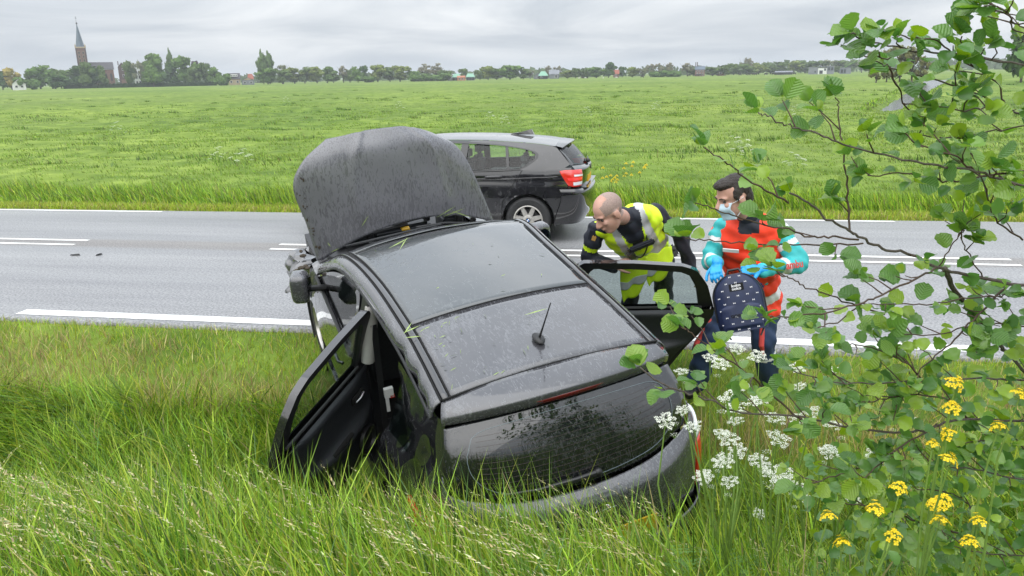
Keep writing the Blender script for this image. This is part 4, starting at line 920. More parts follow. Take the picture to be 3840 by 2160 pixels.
# roof, windscreen, bonnet
ry = [-1.70, -1.45, -1.05, -.6, 0, .35, .55]; rz = [1.302, 1.337, 1.367, 1.387, 1.387, 1.354, 1.292]; rc = [.045, .045, .046, .046, .046, .05, .06]
patch('roof', [[(x*wb(y, z)*1.0, y, z+c*(1-abs(x)**2.4)) for x in (-1, -.85, -.5, 0, .5, .85, 1)] for y, z, c in zip(ry, rz, rc)], 36, 30, M_bpaint, passing)
wy = [.56, .80, 1.05, 1.33]; wz = [1.288, 1.185, 1.07, .918]
patch('windscreen', [[(x*(wb(y, z)-.01), y+.14*(1-x*x)*(i/3+.25), z+.05*(1-x*x)) for x in (-1, -.6, 0, .6, 1)] for i, (y, z) in enumerate(zip(wy, wz))], 16, 20, M_bglass, passing)
patch('bonnet', [[(x*wb(y, z)*.99, y+(.1*(1-x*x) if i else .14*(1-x*x)), z+.06*(1-x*x)) for x in (-1, -.6, 0, .6, 1)] for i, (y, z) in enumerate(((1.34, .915), (1.6, .87), (1.9, .79), (2.05, .72)))], 16, 20, M_bpaint, passing)
patch('front_bumper', [[(-.80, 1.98, .72), (-.5, 2.12, .72), (0, 2.2, .72), (.5, 2.12, .72), (.80, 1.98, .72)], [(-.80, 2.0, .5), (-.5, 2.16, .5), (0, 2.22, .5), (.5, 2.16, .5), (.80, 2.0, .5)], [(-.76, 2.0, .24), (-.5, 2.12, .22), (0, 2.16, .22), (.5, 2.12, .22), (.76, 2.0, .24)]], 10, 16, M_bpaint, passing)
# tailgate
def hx(a, b, c, ya, yb, yc, za, zb_, zc_): return [(-a, ya, za), (-b, yb, zb_), (0, yc, zc_), (b, yb, zb_), (a, ya, za)]
patch('roof_spoiler', [hx(.60, .33, 0, -1.69, -1.70, -1.70, 1.305, 1.345, 1.350), hx(.595, .33, 0, -1.78, -1.84, -1.86, 1.282, 1.325, 1.332), hx(.595, .33, 0, -1.785, -1.848, -1.87, 1.27, 1.312, 1.32), hx(.585, .32, 0, -1.75, -1.80, -1.81, 1.255, 1.29, 1.298)], 14, 20, M_bpaint, passing)
MB().box((0, -1.862, 1.298), (.42, .014, .020)).build('high_brake_light', M_redd, passing)
patch('rear_glass', [hx(.565, .32, 0, -1.755, -1.80, -1.815, 1.255, 1.29, 1.298), hx(.60, .35, 0, -1.86, -1.925, -1.945, 1.155, 1.165, 1.17), hx(.60, .36, 0, -1.945, -2.03, -2.055, 1.055, 1.035, 1.03)], 14, 20, glass_mat('rear_glass', (.42, .5, .5)), passing)
for s in (-1, 1):
    patch('glass_border', [[(s*.563, -1.752, 1.258), (s*.60, -1.755, 1.262), (s*.640, -1.745, 1.262)], [(s*.598, -1.858, 1.157), (s*.65, -1.855, 1.16), (s*.69, -1.845, 1.16)], [(s*.598, -1.943, 1.057), (s*.66, -1.93, 1.05), (s*.715, -1.915, 1.048)]], 12, 8, M_btrim, passing)
tgp = [hx(.715, .38, 0, -1.93, -2.045, -2.068, 1.045, 1.028, 1.022), hx(.725, .40, 0, -1.985, -2.098, -2.122, .985, .985, .985), hx(.72, .40, 0, -1.995, -2.095, -2.118, .93, .92, .92), hx(.70, .40, 0, -1.99, -2.075, -2.095, .74, .72, .72)]
patch('tailgate', tgp, 18, 26, M_bpaint, passing)
def bx7(a, y0, b, y1, c, y2, y3, z, zc): return [(-a, y0, z), (-b, y1, z), (-c, y2, zc), (0, y3, zc), (c, y2, zc), (b, y1, z), (a, y0, z)]
bm = [bx7(.868, -1.78, .800, -2.02, .45, -2.115, -2.14, .745, .735), bx7(.878, -1.80, .815, -2.05, .47, -2.155, -2.185, .70, .70), bx7(.876, -1.80, .81, -2.05, .47, -2.155, -2.185, .58, .58), bx7(.862, -1.74, .79, -2.02, .46, -2.13, -2.155, .40, .40), bx7(.84, -1.70, .74, -1.96, .45, -2.05, -2.07, .255, .25)]
patch('rear_bumper', bm, 24, 34, M_bpaint, passing)
MB().box((0, -2.10, .74), (1.3, .10, .015)).build('loading_edge', M_bpaint, passing)
MB().box((0, -2.106, .82), (.46, .012, .10)).build('number_plate', M_plate, passing)
MB().lathe([(0, 0), (.038, 0), (.041, .006), (.041, .012)], c=(0, -2.135, .97), n=24, axis='Y').build('tailgate_badge', M_btrim, passing)
w_ = MB(); w_.tube([(0, -2.075, 1.05), (.16, -2.07, 1.062), (.36, -2.045, 1.07)], [.018, .012, .008], 8); w_.ell((0, -2.085, 1.045), (.035, .035, .03)); w_.build('rear_wiper', M_black, passing, smooth=True)
fin = MB(); fin.add([(x*w, y, z) for (y, z, w) in ((-.98, 1.432, .03), (-1.08, 1.445, .034), (-1.2, 1.475, .026), (-1.27, 1.49, .012), (-1.30, 1.43, .03)) for x in (-1, 1)]+[(x*.036, y, 1.415) for y in (-.96, -1.08, -1.2, -1.27, -1.31) for x in (-1, 1)], [(0, 1, 3, 2), (2, 3, 5, 4), (4, 5, 7, 6), (6, 7, 9, 8)]+[(2*i, 2*i+2, 10+2*i+2, 10+2*i) for i in range(4)]+[(2*i+1, 10+2*i+1, 10+2*i+3, 2*i+3) for i in range(4)]+[(8, 9, 19, 18)])
fin.build('roof_fin', M_bpaint, passing)
for s in (-1, 1):
    def LP(y, z, off=.006): return (s*(wb(y, z)+off), y, z)
    # lamp wraps from the side onto the rear
    rows = [[LP(-1.775, .985), LP(-1.84, .995), (s*.775, -1.935, .998), (s*.70, -2.015, .995), (s*.60, -2.055, .99)],
            [LP(-1.80, .93), LP(-1.855, .935), (s*.795, -1.955, .935), (s*.715, -2.03, .93), (s*.60, -2.07, .925)],
            [LP(-1.85, .85), LP(-1.89, .85), (s*.80, -1.965, .85), (s*.715, -2.035, .85), (s*.62, -2.07, .85)],
            [LP(-1.90, .785), LP(-1.92, .78), (s*.79, -1.97, .765), (s*.71, -2.03, .765), (s*.64, -2.06, .77)]]
    lp = patch('tail_light', rows, 18, 22, M_redl, passing, .01)
    A = cr_interp(rows, 31); A = np.swapaxes(cr_interp(np.swapaxes(A, 0, 1), 31), 0, 1)
    def bar(nm, v0, v1, u0, u1, mt, off):
        sub = [[tuple(A[int(round(v*30)), int(round(u_*30))]+np.array([s*off, -off, 0])) for u_ in np.linspace(u0, u1, 6)] for v in (v0, (v0+v1)/2, v1)]; patch(nm, sub, 6, 12, mt, lp)
    bar('lamp_bar', .02, .20, .02, .95, M_rbulb, .004); bar('lamp_bar', .50, .62, .25, .95, M_rbulb, .004); bar('reflector_bar', .34, .42, .55, .98, M_clear, .004); bar('reflector_bar', .74, .90, .45, .98, M_clear, .004)
# cabin
MB().box((0, .0, .30), (1.5, 3.4, .1)).build('floor_pan', M_gap, passing)
MB().box((0, -.95, .62), (1.4, .9, .5)).build('rear_bench', M_bint, passing, bevel=.06)
MB().box((0, -1.25, .88), (1.36, .16, .36)).build('rear_backrest', M_bint, passing, bevel=.05)
for x in (-.5, .5):
    MB().box((x, -1.25, 1.13), (.26, .09, .15)).build('headrest', M_bint, passing, bevel=.04)
for x in (-.38, .38):
    q = MB(); q.box((x, -.33, .80), (.50, .16, .60), M=Matrix.Rotation(.2, 3, 'X')); so = q.build('front_seat', M_bint, passing, bevel=.05)
    MB().box((x, -.40, 1.19), (.27, .10, .18)).build('headrest', M_bint, so, bevel=.04)
    MB().box((x, -.40, 1.09), (.10, .03, .06)).build('headrest_post', M_bint, so)
MB().box((0, 1.0, .80), (1.4, .5, .3)).build('dashboard', M_bint, passing, bevel=.06)
MB().box((0, -1.72, .92), (1.3, .5, .03)).build('parcel_shelf', M_bint, passing)

def axis_ref2(C_): R_ = np.zeros_like(C_); R_[:, 1] = np.clip(C_[:, 1], -1.4, 1.4); R_[:, 2] = .65; return R_
face_out(passing, axis_ref2)
for o in list(passing.children):
    if o.name.startswith(('tail_light', 'window_surround')): face_out(o, axis_ref2)
# ================================================================== PEOPLE
def V3(*a): return Vector(a if len(a) == 3 else a[0])
def frame(fwd, up):
    f_ = V3(fwd).normalized(); x = f_.cross(V3(up)).normalized(); u_ = x.cross(f_); return Matrix((x, f_, u_)).transposed()   # columns: right, forward, up
class Blob:
    """union of tapered capsules / ellipsoids grown into ONE continuous skin"""
    def __init__(s): s.mb = MB(); s.prim = []
    def cap(s, a, b, ra, rb, tg=0):
        a, b = V3(a), V3(b); n = 14; d = (b-a); L_ = d.length; d = d/L_ if L_ > 1e-6 else Vector((0, 0, 1))
        k = [(-1.0, .02), (-.8, .6), (-.5, .866), (0, 1.0)]
        pts = [a+d*ra*q for q, _ in k]+[b+d*rb*(-q) for q, _ in reversed(k)]; rad = [ra*max(w, .05) for _, w in k]+[rb*max(w, .05) for _, w in reversed(k)]
        s.mb.tube(pts, rad, n); s.prim.append(('c', a, b, ra, rb, tg)); return s
    def ell(s, c, r, M=None, tg=0):
        s.mb.ell(c, r, M, 20, 14); s.prim.append(('e', V3(c), r, M or Matrix.Identity(3), 0, tg)); return s
    def chain(s, pts, rad, tg=0):
        for i in range(len(pts)-1): s.cap(pts[i], pts[i+1], rad[i], rad[i+1], tg)
        return s
    def build(s, name, mats, parent, vox=.011, it=3, matfn=None, disp=None):
        me = bpy.data.meshes.new('raw'); me.from_pydata(s.mb.v, [], s.mb.f); me.update()
        tmp = bpy.data.objects.new('raw', me); COL.objects.link(tmp)
        md = tmp.modifiers.new('r', 'REMESH'); md.mode = 'VOXEL'; md.voxel_size = vox; md.adaptivity = 0
        bpy.context.view_layer.update()
        m2 = bpy.data.meshes.new_from_object(tmp.evaluated_get(bpy.context.evaluated_depsgraph_get())); bpy.data.objects.remove(tmp)
        m2.name = name; bm = bmesh.new(); bm.from_mesh(m2)
        for _ in range(it): bmesh.ops.smooth_vert(bm, verts=bm.verts, factor=.5, use_axis_x=True, use_axis_y=True, use_axis_z=True)
        if disp:
            bm.normal_update()
            for v in bm.verts: v.co += v.normal*disp(v.co)
        bm.to_mesh(m2); bm.free(); m2.materials.clear()
        o = link_mesh(name, m2, mats, parent, smooth=True)
        if matfn:
            for p in m2.polygons: p.material_index = matfn(p.center, p.normal)
        return o
def wrinkle(a=.004, s=26, seed=0):
    def f(c): return a*(math.sin(c.x*s+c.z*s*1.7+seed)+math.sin(c.y*s*1.3-c.z*s*.8+seed*2)+.6*math.sin((c.x+c.y)*s*2.1+c.z*s*2.6))
    return f
def torso_blob(b, pel, neck, S_, infl=0.0, wid=.195, dep=.125, tg=0, waist=True):
    T_ = (V3(neck)-V3(pel)); H_ = T_.length; T_.normalize(); S_ = V3(S_); S_ = (S_-T_*S_.dot(T_)).normalized(); Nf = S_.cross(T_)
    M_ = Matrix((S_, Nf, T_)).transposed()
    for k, w, d in ((.0, .17, .125), (.18, .165, .12), (.36, .165, .118), (.54, .185, .128), (.70, .20, .135), (.84, .20, .12), (.93, .15, .09)):
        b.ell(V3(pel)+T_*H_*k, (w/.195*wid+infl, d/.125*dep+infl, .11+infl*.5), M_, tg)
    return M_
def hand(b, wrist, d, nrm, curl, sc=1.0, thumb=1, tg=0, spread=.18):
    """palm + five unequal, bent fingers. d = wrist->knuckles, nrm = back-of-hand normal, thumb = +1/-1 side"""
    d = V3(d).normalized(); nrm = V3(nrm); nrm = (nrm-d*nrm.dot(d)).normalized(); x = d.cross(nrm)*thumb      # x points to the thumb side
    w = V3(wrist); L_ = .095*sc
    b.cap(w, w+d*.03*sc, .026*sc, .028*sc, tg)
    for q in (-.027, -.009, .009, .027): b.cap(w+d*.02*sc+x*q*.7*sc, w+d*L_+x*q*1.05*sc, .0165*sc, .0135*sc, tg)
    for i, (q, ln) in enumerate(((.030, .074), (.010, .084), (-.010, .078), (-.030, .060))):
        p = w+d*(L_-.004*abs(i-1))*1.0+x*q*1.1*sc; a = 0.0; r0 = .0098*sc
        for j, (fr, cr_) in enumerate(((.46, curl*.8), (.30, curl*1.1), (.24, curl*.8))):
            a += cr_; dd = (d*math.cos(a)-nrm*math.sin(a)+x*q*spread/.03*.4).normalized(); p2 = p+dd*ln*fr*sc; b.cap(p, p2, r0*(1-.08*j), r0*(1-.08*(j+1)), tg); p = p2
    p = w+d*.03*sc+x*.028*sc; a = .0
    for j, (ln, dv) in enumerate(((.042, .75), (.032, .45), (.026, .15))):
        dd = (d*(.75+.1*j)+x*dv-nrm*(.25+.3*j*curl)).normalized(); p2 = p+dd*ln*sc; b.cap(p, p2, .0125*sc-.001*j, .0115*sc-.001*j, tg); p = p2
def head_blob(b, c, M_, sc=1.0, tg=1):
    P = lambda x, y, z: V3(c)+M_@Vector((x*sc, y*sc, z*sc))
    R_ = lambda *r: tuple(q*sc for q in r)
    b.ell(P(0, -.012, .035), R_(.079, .098, .088), M_, tg)      # skull
    b.ell(P(0, .022, -.035), R_(.062, .070, .085), M_, tg)      # face
    b.ell(P(0, .048, -.092), R_(.040, .038, .030), M_, tg)      # chin
    b.ell(P(0, .070, .022), R_(.058, .022, .016), M_, tg)       # brow
    b.cap(P(0, .086, .010), P(0, .108, -.030), .010*sc, .0165*sc, tg)   # nose
    for s in (-1, 1):
        b.ell(P(s*.013, .098, -.034), R_(.010, .010, .009), M_, tg)
        b.ell(P(s*.038, .066, -.022), R_(.020, .018, .020), M_, tg)    # cheek
        b.ell(P(s*.082, -.012, -.012), R_(.010, .022, .034), M_, tg)   # ear
    b.ell(P(0, .088, -.060), R_(.026, .012, .008), M_, tg); b.ell(P(0, .085, -.073), R_(.022, .011, .008), M_, tg)   # lips
    return P
def face_parts(P, M_, sc, parent, eye_open=True):
    for s in (-1, 1):
        MB().ell(P(s*.032, .074, .002), (.013*sc, .009*sc, .007*sc), M_, 12, 8).build('eye', M_eye, parent, smooth=True)
        MB().tube([P(s*.014, .092, .021), P(s*.032, .090, .027), P(s*.052, .078, .022)], [.0045*sc, .005*sc, .003*sc], 6).build('eyebrow', M_brow, parent, smooth=True)
def skin_mat(name, a, b_): return pmat(name, a, .48, base2=b_, vs_=14, spec=.4)
M_skin = skin_mat('skin', (.44, .235, .175), (.56, .33, .26))
M_stub = pmat('cropped_grey_hair', (.30, .215, .185), .65, var=.22, vs_=120)
M_hair = pmat('dark_brown_hair', (.022, .014, .010), .5, var=.4, vs_=90, bump=.6, bs=140)
M_eye = pmat('eye_shadowed', (.05, .04, .035), .3); M_brow = pmat('eyebrow_hair', (.07, .045, .03), .8)
M_navy = pmat('navy_uniform', (.012, .015, .026), .7, var=.25, vs_=30)
M_ntrs = pmat('navy_trousers', (.020, .042, .100), .75, var=.25, vs_=14)
M_hiviz = pmat('fluorescent_yellow', (.62, .86, .015), .6, var=.08, vs_=12)
M_refl = pmat('silver_reflective', (.46, .47, .48), .35, var=.12, vs_=18)
M_red = pmat('ambulance_red', (.92, .050, .014), .6, var=.10, vs_=10)
M_teal = pmat('teal_jacket', (.035, .42, .43), .6, var=.14, vs_=12)
M_wrefl = pmat('white_reflective', (.66, .67, .67), .4, var=.08, vs_=16)
M_glove = pmat('blue_nitrile', (.015, .33, .74), .42, var=.10, vs_=25)
M_mask = pmat('mask_blue', (.50, .63, .72), .7, var=.05, vs_=20)
M_boot = pmat('black_boot', (.010, .010, .010), .4)
M_gold = pmat('badge_gold', (.52, .30, .08), .5); M_dblue = pmat('emblem_blue', (.02, .07, .30), .5); M_pink = pmat('red_print', (.60, .06, .05), .6)
GZ = lambda x, y: zg1(x, y)
# ---------------------------------------------------------------- police officer leaning over the open rear door
off = empty('person', (.08, 6.60, GZ(.08, 6.6)), 'bald officer in a yellow reflective vest bending over the open right door', 'person')
off.location = (0, 0, 0)
A = dict(pel=V3(.02, 6.44, .60), neck=V3(-.165, 5.80, 1.20), shL=V3(.035, 5.985, 1.205), shR=V3(-.395, 5.875, 1.09), elR=V3(-.46, 5.93, .86), wrR=V3(-.265, 5.90, .800), elL=V3(.245, 6.19, 1.0), wrL=V3(.36, 6.30, .68),
         hipL=V3(.12, 6.50, .56), hipR=V3(-.10, 6.46, .55), knL=V3(.14, 6.62, .24), knR=V3(-.14, 6.52, .23), anL=V3(.15, 6.74, .02), anR=V3(-.15, 6.60, .02))
# stretch the legs to the road surface (knees soft)
A.update(pel=V3(.02, 6.50, .74), hipL=V3(.12, 6.54, .72), hipR=V3(-.10, 6.50, .71), knL=V3(.15, 6.52, .40), knR=V3(-.14, 6.46, .39), anL=V3(.16, 6.66, .07), anR=V3(-.15, 6.60, .07))
S_ = A['shL']-A['shR']; hc = V3(-.285, 5.545, 1.285); HM = frame((-.70, -.42, -.58), (-.42, -.28, .86)); hs = 1.16
body = Blob(); TM = torso_blob(body, A['pel'], A['neck'], S_, -.012)
for q in 'LR':
    body.chain([A['sh'+q], A['el'+q], A['wr'+q]], [.056, .042, .030]); body.chain([A['hip'+q], A['kn'+q], A['an'+q]], [.085, .056, .042]); body.cap(A['neck'], A['sh'+q], .05, .055)
body.cap(A['neck'], hc+HM@Vector((0, -.03, -.06)), .062, .058, 1); HP = head_blob(body, hc, HM, hs)
hand(body, A['wrR'], (.75, -.12, .28), (.2, -.5, .85), .55, 1.12, thumb=1); hand(body, A['wrL'], (.45, .3, -.75), (.3, -.6, .5), .35, 1.08, thumb=-1)
def pol_skin(c, n_):
    l = HM.transposed()@(c-hc)
    if l.length < .17*hs and (l.z > .018*hs and l.y < .052*hs and not (abs(l.x) < .05*hs and l.z > .085*hs)) or (l.length < .16*hs and l.y < -.02 and l.z > -.06*hs and abs(l.x) < .07*hs): return 1
    return 0
bo = body.build('body', [M_skin, M_stub], off, .0075, 2, pol_skin)
face_parts(HP, HM, hs, bo)
jk = Blob(); torso_blob(jk, A['pel'], A['neck'], S_, .006)
for q in 'LR':
    jk.cap(A['neck']-TM.col[2]*.02, A['sh'+q], .07, .072); jk.chain([A['sh'+q], A['el'+q], A['wr'+q]], [.076, .062, .050])
def jmat(c, n_):
    for q in 'LR':
        a, b_ = A['sh'+q], A['el'+q]; t_ = (c-a).dot(b_-a)/(b_-a).length_squared; d_ = (c-a-(b_-a)*t_).length
        if d_ < .12 and .55 < t_ < .70: return 1
    return 0
jk.build('jacket', [M_navy, M_hiviz], off, .010, 2, jmat, wrinkle(.005, 26))
col_ = Blob(); col_.cap(A['neck']+TM.col[2]*-.02, A['neck']+TM.col[2]*.045+V3(-.02, -.03, .0), .082, .074); col_.build('collar', [M_navy], off, .009, 2)
ve = Blob(); torso_blob(ve, A['pel'], A['neck'], S_, .026, wid=.215)
for q in 'LR': ve.cap(A['neck']-TM.col[2]*.04, A['neck'].lerp(A['sh'+q], .80)-TM.col[2]*.005, .082, .076)
To = A['pel']; Hn = (A['neck']-A['pel']).length
def vmat(c, n_):
    l = TM.transposed()@(c-To); h = l.z/Hn; x = l.x; fr_ = l.y
    if fr_ > 0 and h > .66 and abs(x) < .22*(h-.66)+.02: return 2          # open front, dark kit underneath
    if h > 1.06 and abs(x) < .09: return 2
    if .36 < h < .47 or .10 < h < .20: return 1
    if h > .40 and .085 < abs(x) < .145: return 1
    return 0
ve.build('vest', [M_hiviz, M_refl, M_navy], off, .010, 3, vmat, wrinkle(.006, 21, 2))
# loose front flaps of the vest hanging down
for sx, ln in ((-1, .30), (1, .24)):
    o0 = To+TM@Vector((sx*.10, .165, Hn*.50)); dn = V3(.03*sx, -.02, -1)
    rows = []
    for k in range(6):
        t_ = k/5; c = o0+dn*ln*t_+TM.col[1]*.02*math.sin(t_*3); w_ = .115*(1-.35*t_**3)
        rows.append([tuple(c+TM.col[0]*w_*q+TM.col[1]*.015*math.cos(q*5+k)) for q in (-1, -.5, 0, .5, 1)])
    fo = patch('vest_flap', rows, 20, 14, M_hiviz, off, .004)
    patch('flap_band', [[tuple(V3(p)+TM.col[1]*.004-V3(0, .004, 0)) for p in rows[k]] for k in (2, 3)], 8, 14, M_refl, fo, .003)
tr = Blob()
tr.ell(A['pel'], (.18, .15, .13), TM)
for q in 'LR': tr.chain([A['hip'+q], A['kn'+q], A['an'+q]], [.105, .076, .066])
tr.build('trousers', [M_navy], off, .013, 3, None, wrinkle(.004, 24))
for q in 'LR':
    bt = Blob(); a_ = A['an'+q]; bt.cap(a_+V3(0, .01, -.02), a_+V3(-.02, -.13, -.045), .052, .042); bt.cap(a_+V3(0, .03, .03), a_+V3(0, .03, -.03), .055, .05); bt.build('boot', [M_boot], off, .010, 1)
    mid = A['sh'+q]*.72+A['el'+q]*.28; nrm = (cam.location-mid).normalized(); ax = (A['sh'+q]-A['el'+q]).normalized(); xx = ax.cross(nrm).normalized()
    Mx = Matrix((xx, ax, nrm)).transposed(); cc = mid+nrm*.068
    pa = MB(); shp = [(-.042, .05), (.042, .05), (.045, -.02), (0, -.058), (-.045, -.02)]; pa.plate([cc+Mx@Vector((x, y, 0)) for x, y in shp], .006, nrm); po = pa.build('sleeve_badge', M_navy, off)
    g_ = MB(); g_.plate([cc+Mx@Vector((x*.9, y*.9, .008)) for x, y in ((-.018, .006), (-.010, .022), (0, .010), (.010, .022), (.020, .006), (.016, -.03), (-.016, -.03))], .002, nrm); g_.build('badge_emblem', M_gold, po)
# kit on the chest
kit = MB(); kc = To+TM@Vector((-.085, .185, Hn*.70)); kit.box(kc, (.055, .035, .12), M=TM); ko = kit.build('radio', M_black, off, bevel=.006)
MB().tube([kc+TM.col[2]*.06, kc+TM.col[2]*.14], .008, 8).build('radio_aerial', M_black, ko)
MB().tube([tuple(p) for p in cr_interp([tuple(kc+TM.col[2]*.05), tuple(kc+TM@Vector((.06, .04, -.02))), tuple(kc+TM@Vector((.14, .01, .06))), tuple(kc+TM@Vector((.17, -.05, .14)))], 14)], .006, 6).build('radio_cord', M_black, ko)
pk = MB(); pk.box(To+TM@Vector((.02, .175, Hn*.78)), (.20, .03, .07), M=TM); pk.build('chest_pouch', M_navy, off, bevel=.01)
gb = MB(); gb.box(To+TM@Vector((.20, .02, -.02)), (.06, .07, .14), M=TM); gb.build('belt_holster', M_black, off, bevel=.015)
wt = MB(); wa = (A['wrR']-A['elR']).normalized(); wt.tube([A['wrR']-wa*.014, A['wrR']+wa*.014], .042, 14); wt.build('wrist_watch', M_chrome, off, smooth=True)
# ---------------------------------------------------------------- ambulance paramedic
med = empty('person', (0, 0, 0), 'dark haired paramedic in a red vest, face mask and blue gloves holding a rucksack', 'person')
B = dict(pel=V3(.78, 5.86, .64), neck=V3(.70, 5.52, 1.225), shR=V3(.515, 5.63, 1.16), shL=V3(.900, 5.53, 1.155), elL=V3(1.035, 5.46, .955), wrL=V3(.765, 5.235, .965), elR=V3(.445, 5.56, .935), wrR=V3(.458, 5.22, 1.01),
         hipR=V3(.68, 5.82, .60), hipL=V3(.885, 5.90, .59), knR=V3(.46, 5.64, .30), knL=V3(.875, 5.78, .27), anR=V3(.41, 5.80, -.08), anL=V3(.975, 5.95, -.09))
S2 = B['shL']-B['shR']; hc2 = V3(.555, 5.395, 1.425); H2 = frame((-.86, -.42, -.30), (-.25, -.15, .95)); h2s = 1.17
body = Blob(); T2 = torso_blob(body, B['pel'], B['neck'], S2, -.012)
for q in 'LR':
    body.chain([B['sh'+q], B['el'+q], B['wr'+q]], [.056, .042, .030]); body.chain([B['hip'+q], B['kn'+q], B['an'+q]], [.085, .056, .042]); body.cap(B['neck'], B['sh'+q], .05, .055)
body.cap(B['neck'], hc2+H2@Vector((0, -.035, -.06)), .062, .058, 1); HP2 = head_blob(body, hc2, H2, h2s)
bo2 = body.build('body', [M_skin], med, .0075, 2); face_parts(HP2, H2, h2s, bo2)
hr = Blob(); R_ = lambda *r: tuple(q*h2s for q in r)
hr.ell(HP2(0, -.030, .052), R_(.082, .090, .080), H2); hr.ell(HP2(0, .030, .092), R_(.062, .055, .034), H2); hr.ell(HP2(0, -.072, -.010), R_(.070, .050, .070), H2); hr.ell(HP2(0, .062, .092), R_(.052, .034, .026), H2)
for s in (-1, 1): hr.ell(HP2(s*.074, .006, .030), R_(.012, .030, .040), H2)
hr.build('hair', [M_hair], bo2, .008, 1, None, lambda c: .0014*math.sin(c.x*190+c.z*60)+.0012*math.sin(c.z*150+c.y*210))
mk = [[tuple(HP2(x*.062, .092-.050*abs(x)**1.6+(.020 if k == 1 else 0)+(-.008 if k == 3 else 0), z)) for x in (-1, -.7, -.35, 0, .35, .7, 1)] for k, z in enumerate((-.008, -.040, -.075, -.112))]
mko = patch('face_mask', mk, 16, 24, M_mask, bo2, .004)
for s in (-1, 1):
    for z0, z1 in ((-.012, .012), (-.108, -.035)): MB().tube([HP2(s*.062, .042, z0), HP2(s*.080, .015, (z0+z1)/2), HP2(s*.092, -.016, z1)], .0022, 5).build('ear_loop', M_white, mko)
    gv = Blob()
    if s > 0: hand(gv, B['wrL']+(B['wrL']-B['elL']).normalized()*.02, (-.86, -.38, .10), (.25, -.55, .8), .85, 1.08, thumb=-1); w0, w1 = B['elL'], B['wrL']
    else: hand(gv, B['wrR']+V3(0, -.015, -.005), (-.10, -.75, -.35), (-.4, -.55, .70), .75, 1.02, thumb=1); w0, w1 = B['elR'], B['wrR']
    dd = (w1-w0).normalized(); gv.cap(w1-dd*.015, w1+dd*.03, .044, .036); gv.build('glove', [M_glove], med, .0055, 1)
wt = MB(); wa = (B['wrL']-B['elL']).normalized(); wt.tube([B['wrL']-wa*.055, B['wrL']-wa*.025], .047, 14); wt.build('wrist_watch', M_black, med, smooth=True)
jk = Blob(); torso_blob(jk, B['pel']+T2.col[2]*.1, B['neck'], S2, .006)
for q in 'LR':
    jk.cap(B['neck']-T2.col[2]*.02, B['sh'+q], .07, .074); jk.chain([B['sh'+q], B['el'+q], B['wr'+q]], [.076, .064, .048])
def jm2(c, n_):
    for q in 'LR':
        for a, b_, rngs in ((B['sh'+q], B['el'+q], ((.30, .46),)), (B['el'+q], B['wr'+q], ((.38, .55),))):
            t_ = (c-a).dot(b_-a)/(b_-a).length_squared; d_ = (c-a-(b_-a)*t_).length
            if d_ < .12 and any(x <= t_ <= y for x, y in rngs): return 1
        if q == 'L' and (c-B['sh'+q]).length < .11 and (c-B['sh'+q]).dot(T2.col[2]) > .035: return 1
    return 0
jk.build('jacket', [M_teal, M_wrefl], med, .0095, 2, jm2, wrinkle(.006, 27, 1))
cl_ = Blob(); cl_.cap(B['neck']-T2.col[2]*.02, B['neck']+V3(-.03, -.035, .065), .084, .076); cl_.build('collar', [M_navy], med, .009, 2)
c2 = Blob(); c2.cap(B['neck']-T2.col[2]*.0, B['neck']+V3(-.026, -.03, .055), .090, .070); c2.build('collar_lining', [M_teal], med, .009, 2)
ve = Blob(); torso_blob(ve, B['pel']-T2.col[2]*.0, B['neck'], S2, .034, wid=.205)
To2 = B['pel']; Hn2 = (B['neck']-B['pel']).length
for q in 'LR': ve.cap(B['neck']-T2.col[2]*.06, B['sh'+q]-T2.col[2]*.03, .082, .080)
ve.ell(To2-T2.col[2]*.06, (.225, .175, .12), T2); ve.ell(To2+V3(.03, .01, -.13), (.20, .165, .10))
def vm2(c, n_):
    l = T2.transposed()@(c-To2); h = l.z/Hn2
    if -.02 < h < .11: return 1
    if h > 1.0 and abs(l.x) < .07: return 2
    return 0
ve.build('vest', [M_red, M_wrefl, M_navy], med, .0095, 3, vm2, wrinkle(.004, 24, 3))
def on_chest(x, h, d=.0): return To2+T2@Vector((x, .20+d, Hn2*h))
pkt = MB(); pkt.box(on_chest(.07, .62, -.012), (.13, .018, .15), M=T2); pko = pkt.build('vest_pocket', M_red, med, bevel=.006)
pkt = MB(); pkt.box(on_chest(.07, .71, .002), (.135, .012, .035), M=T2); pkt.build('pocket_flap', M_red, pko, bevel=.004)
nm = MB(); nm.box(on_chest(-.11, .82, -.035), (.11, .008, .028), M=T2); nm.build('name_strip', M_wrefl, med)
st = MB(); sc_ = on_chest(.085, .40, .0)
for k in range(3):
    a = math.pi*k/3; ax = T2.col[0]*math.cos(a)+T2.col[2]*math.sin(a); ay = T2.col[1].cross(ax); st.plate([sc_+ax*.034+ay*.010, sc_-ax*.034+ay*.010, sc_-ax*.034-ay*.010, sc_+ax*.034-ay*.010], .004+.0005*k, T2.col[1])
st.build('star_emblem', M_dblue, med)
tr = Blob(); tr.ell(B['pel']-T2.col[2]*.03, (.185, .15, .14), T2)
for q in 'LR': tr.chain([B['hip'+q], B['kn'+q], B['an'+q]], [.118, .090, .082])
def tm2(c, n_):
    for q in 'LR':
        a, b_ = B['kn'+q], B['an'+q]; t_ = (c-a).dot(b_-a)/(b_-a).length_squared
        if (c-a-(b_-a)*t_).length < .13 and .30 < t_ < .36 and q == 'L': return 2
    return 0
tr.build('trousers', [M_ntrs, M_pink, M_wrefl], med, .012, 3, tm2, wrinkle(.007, 20, 4))
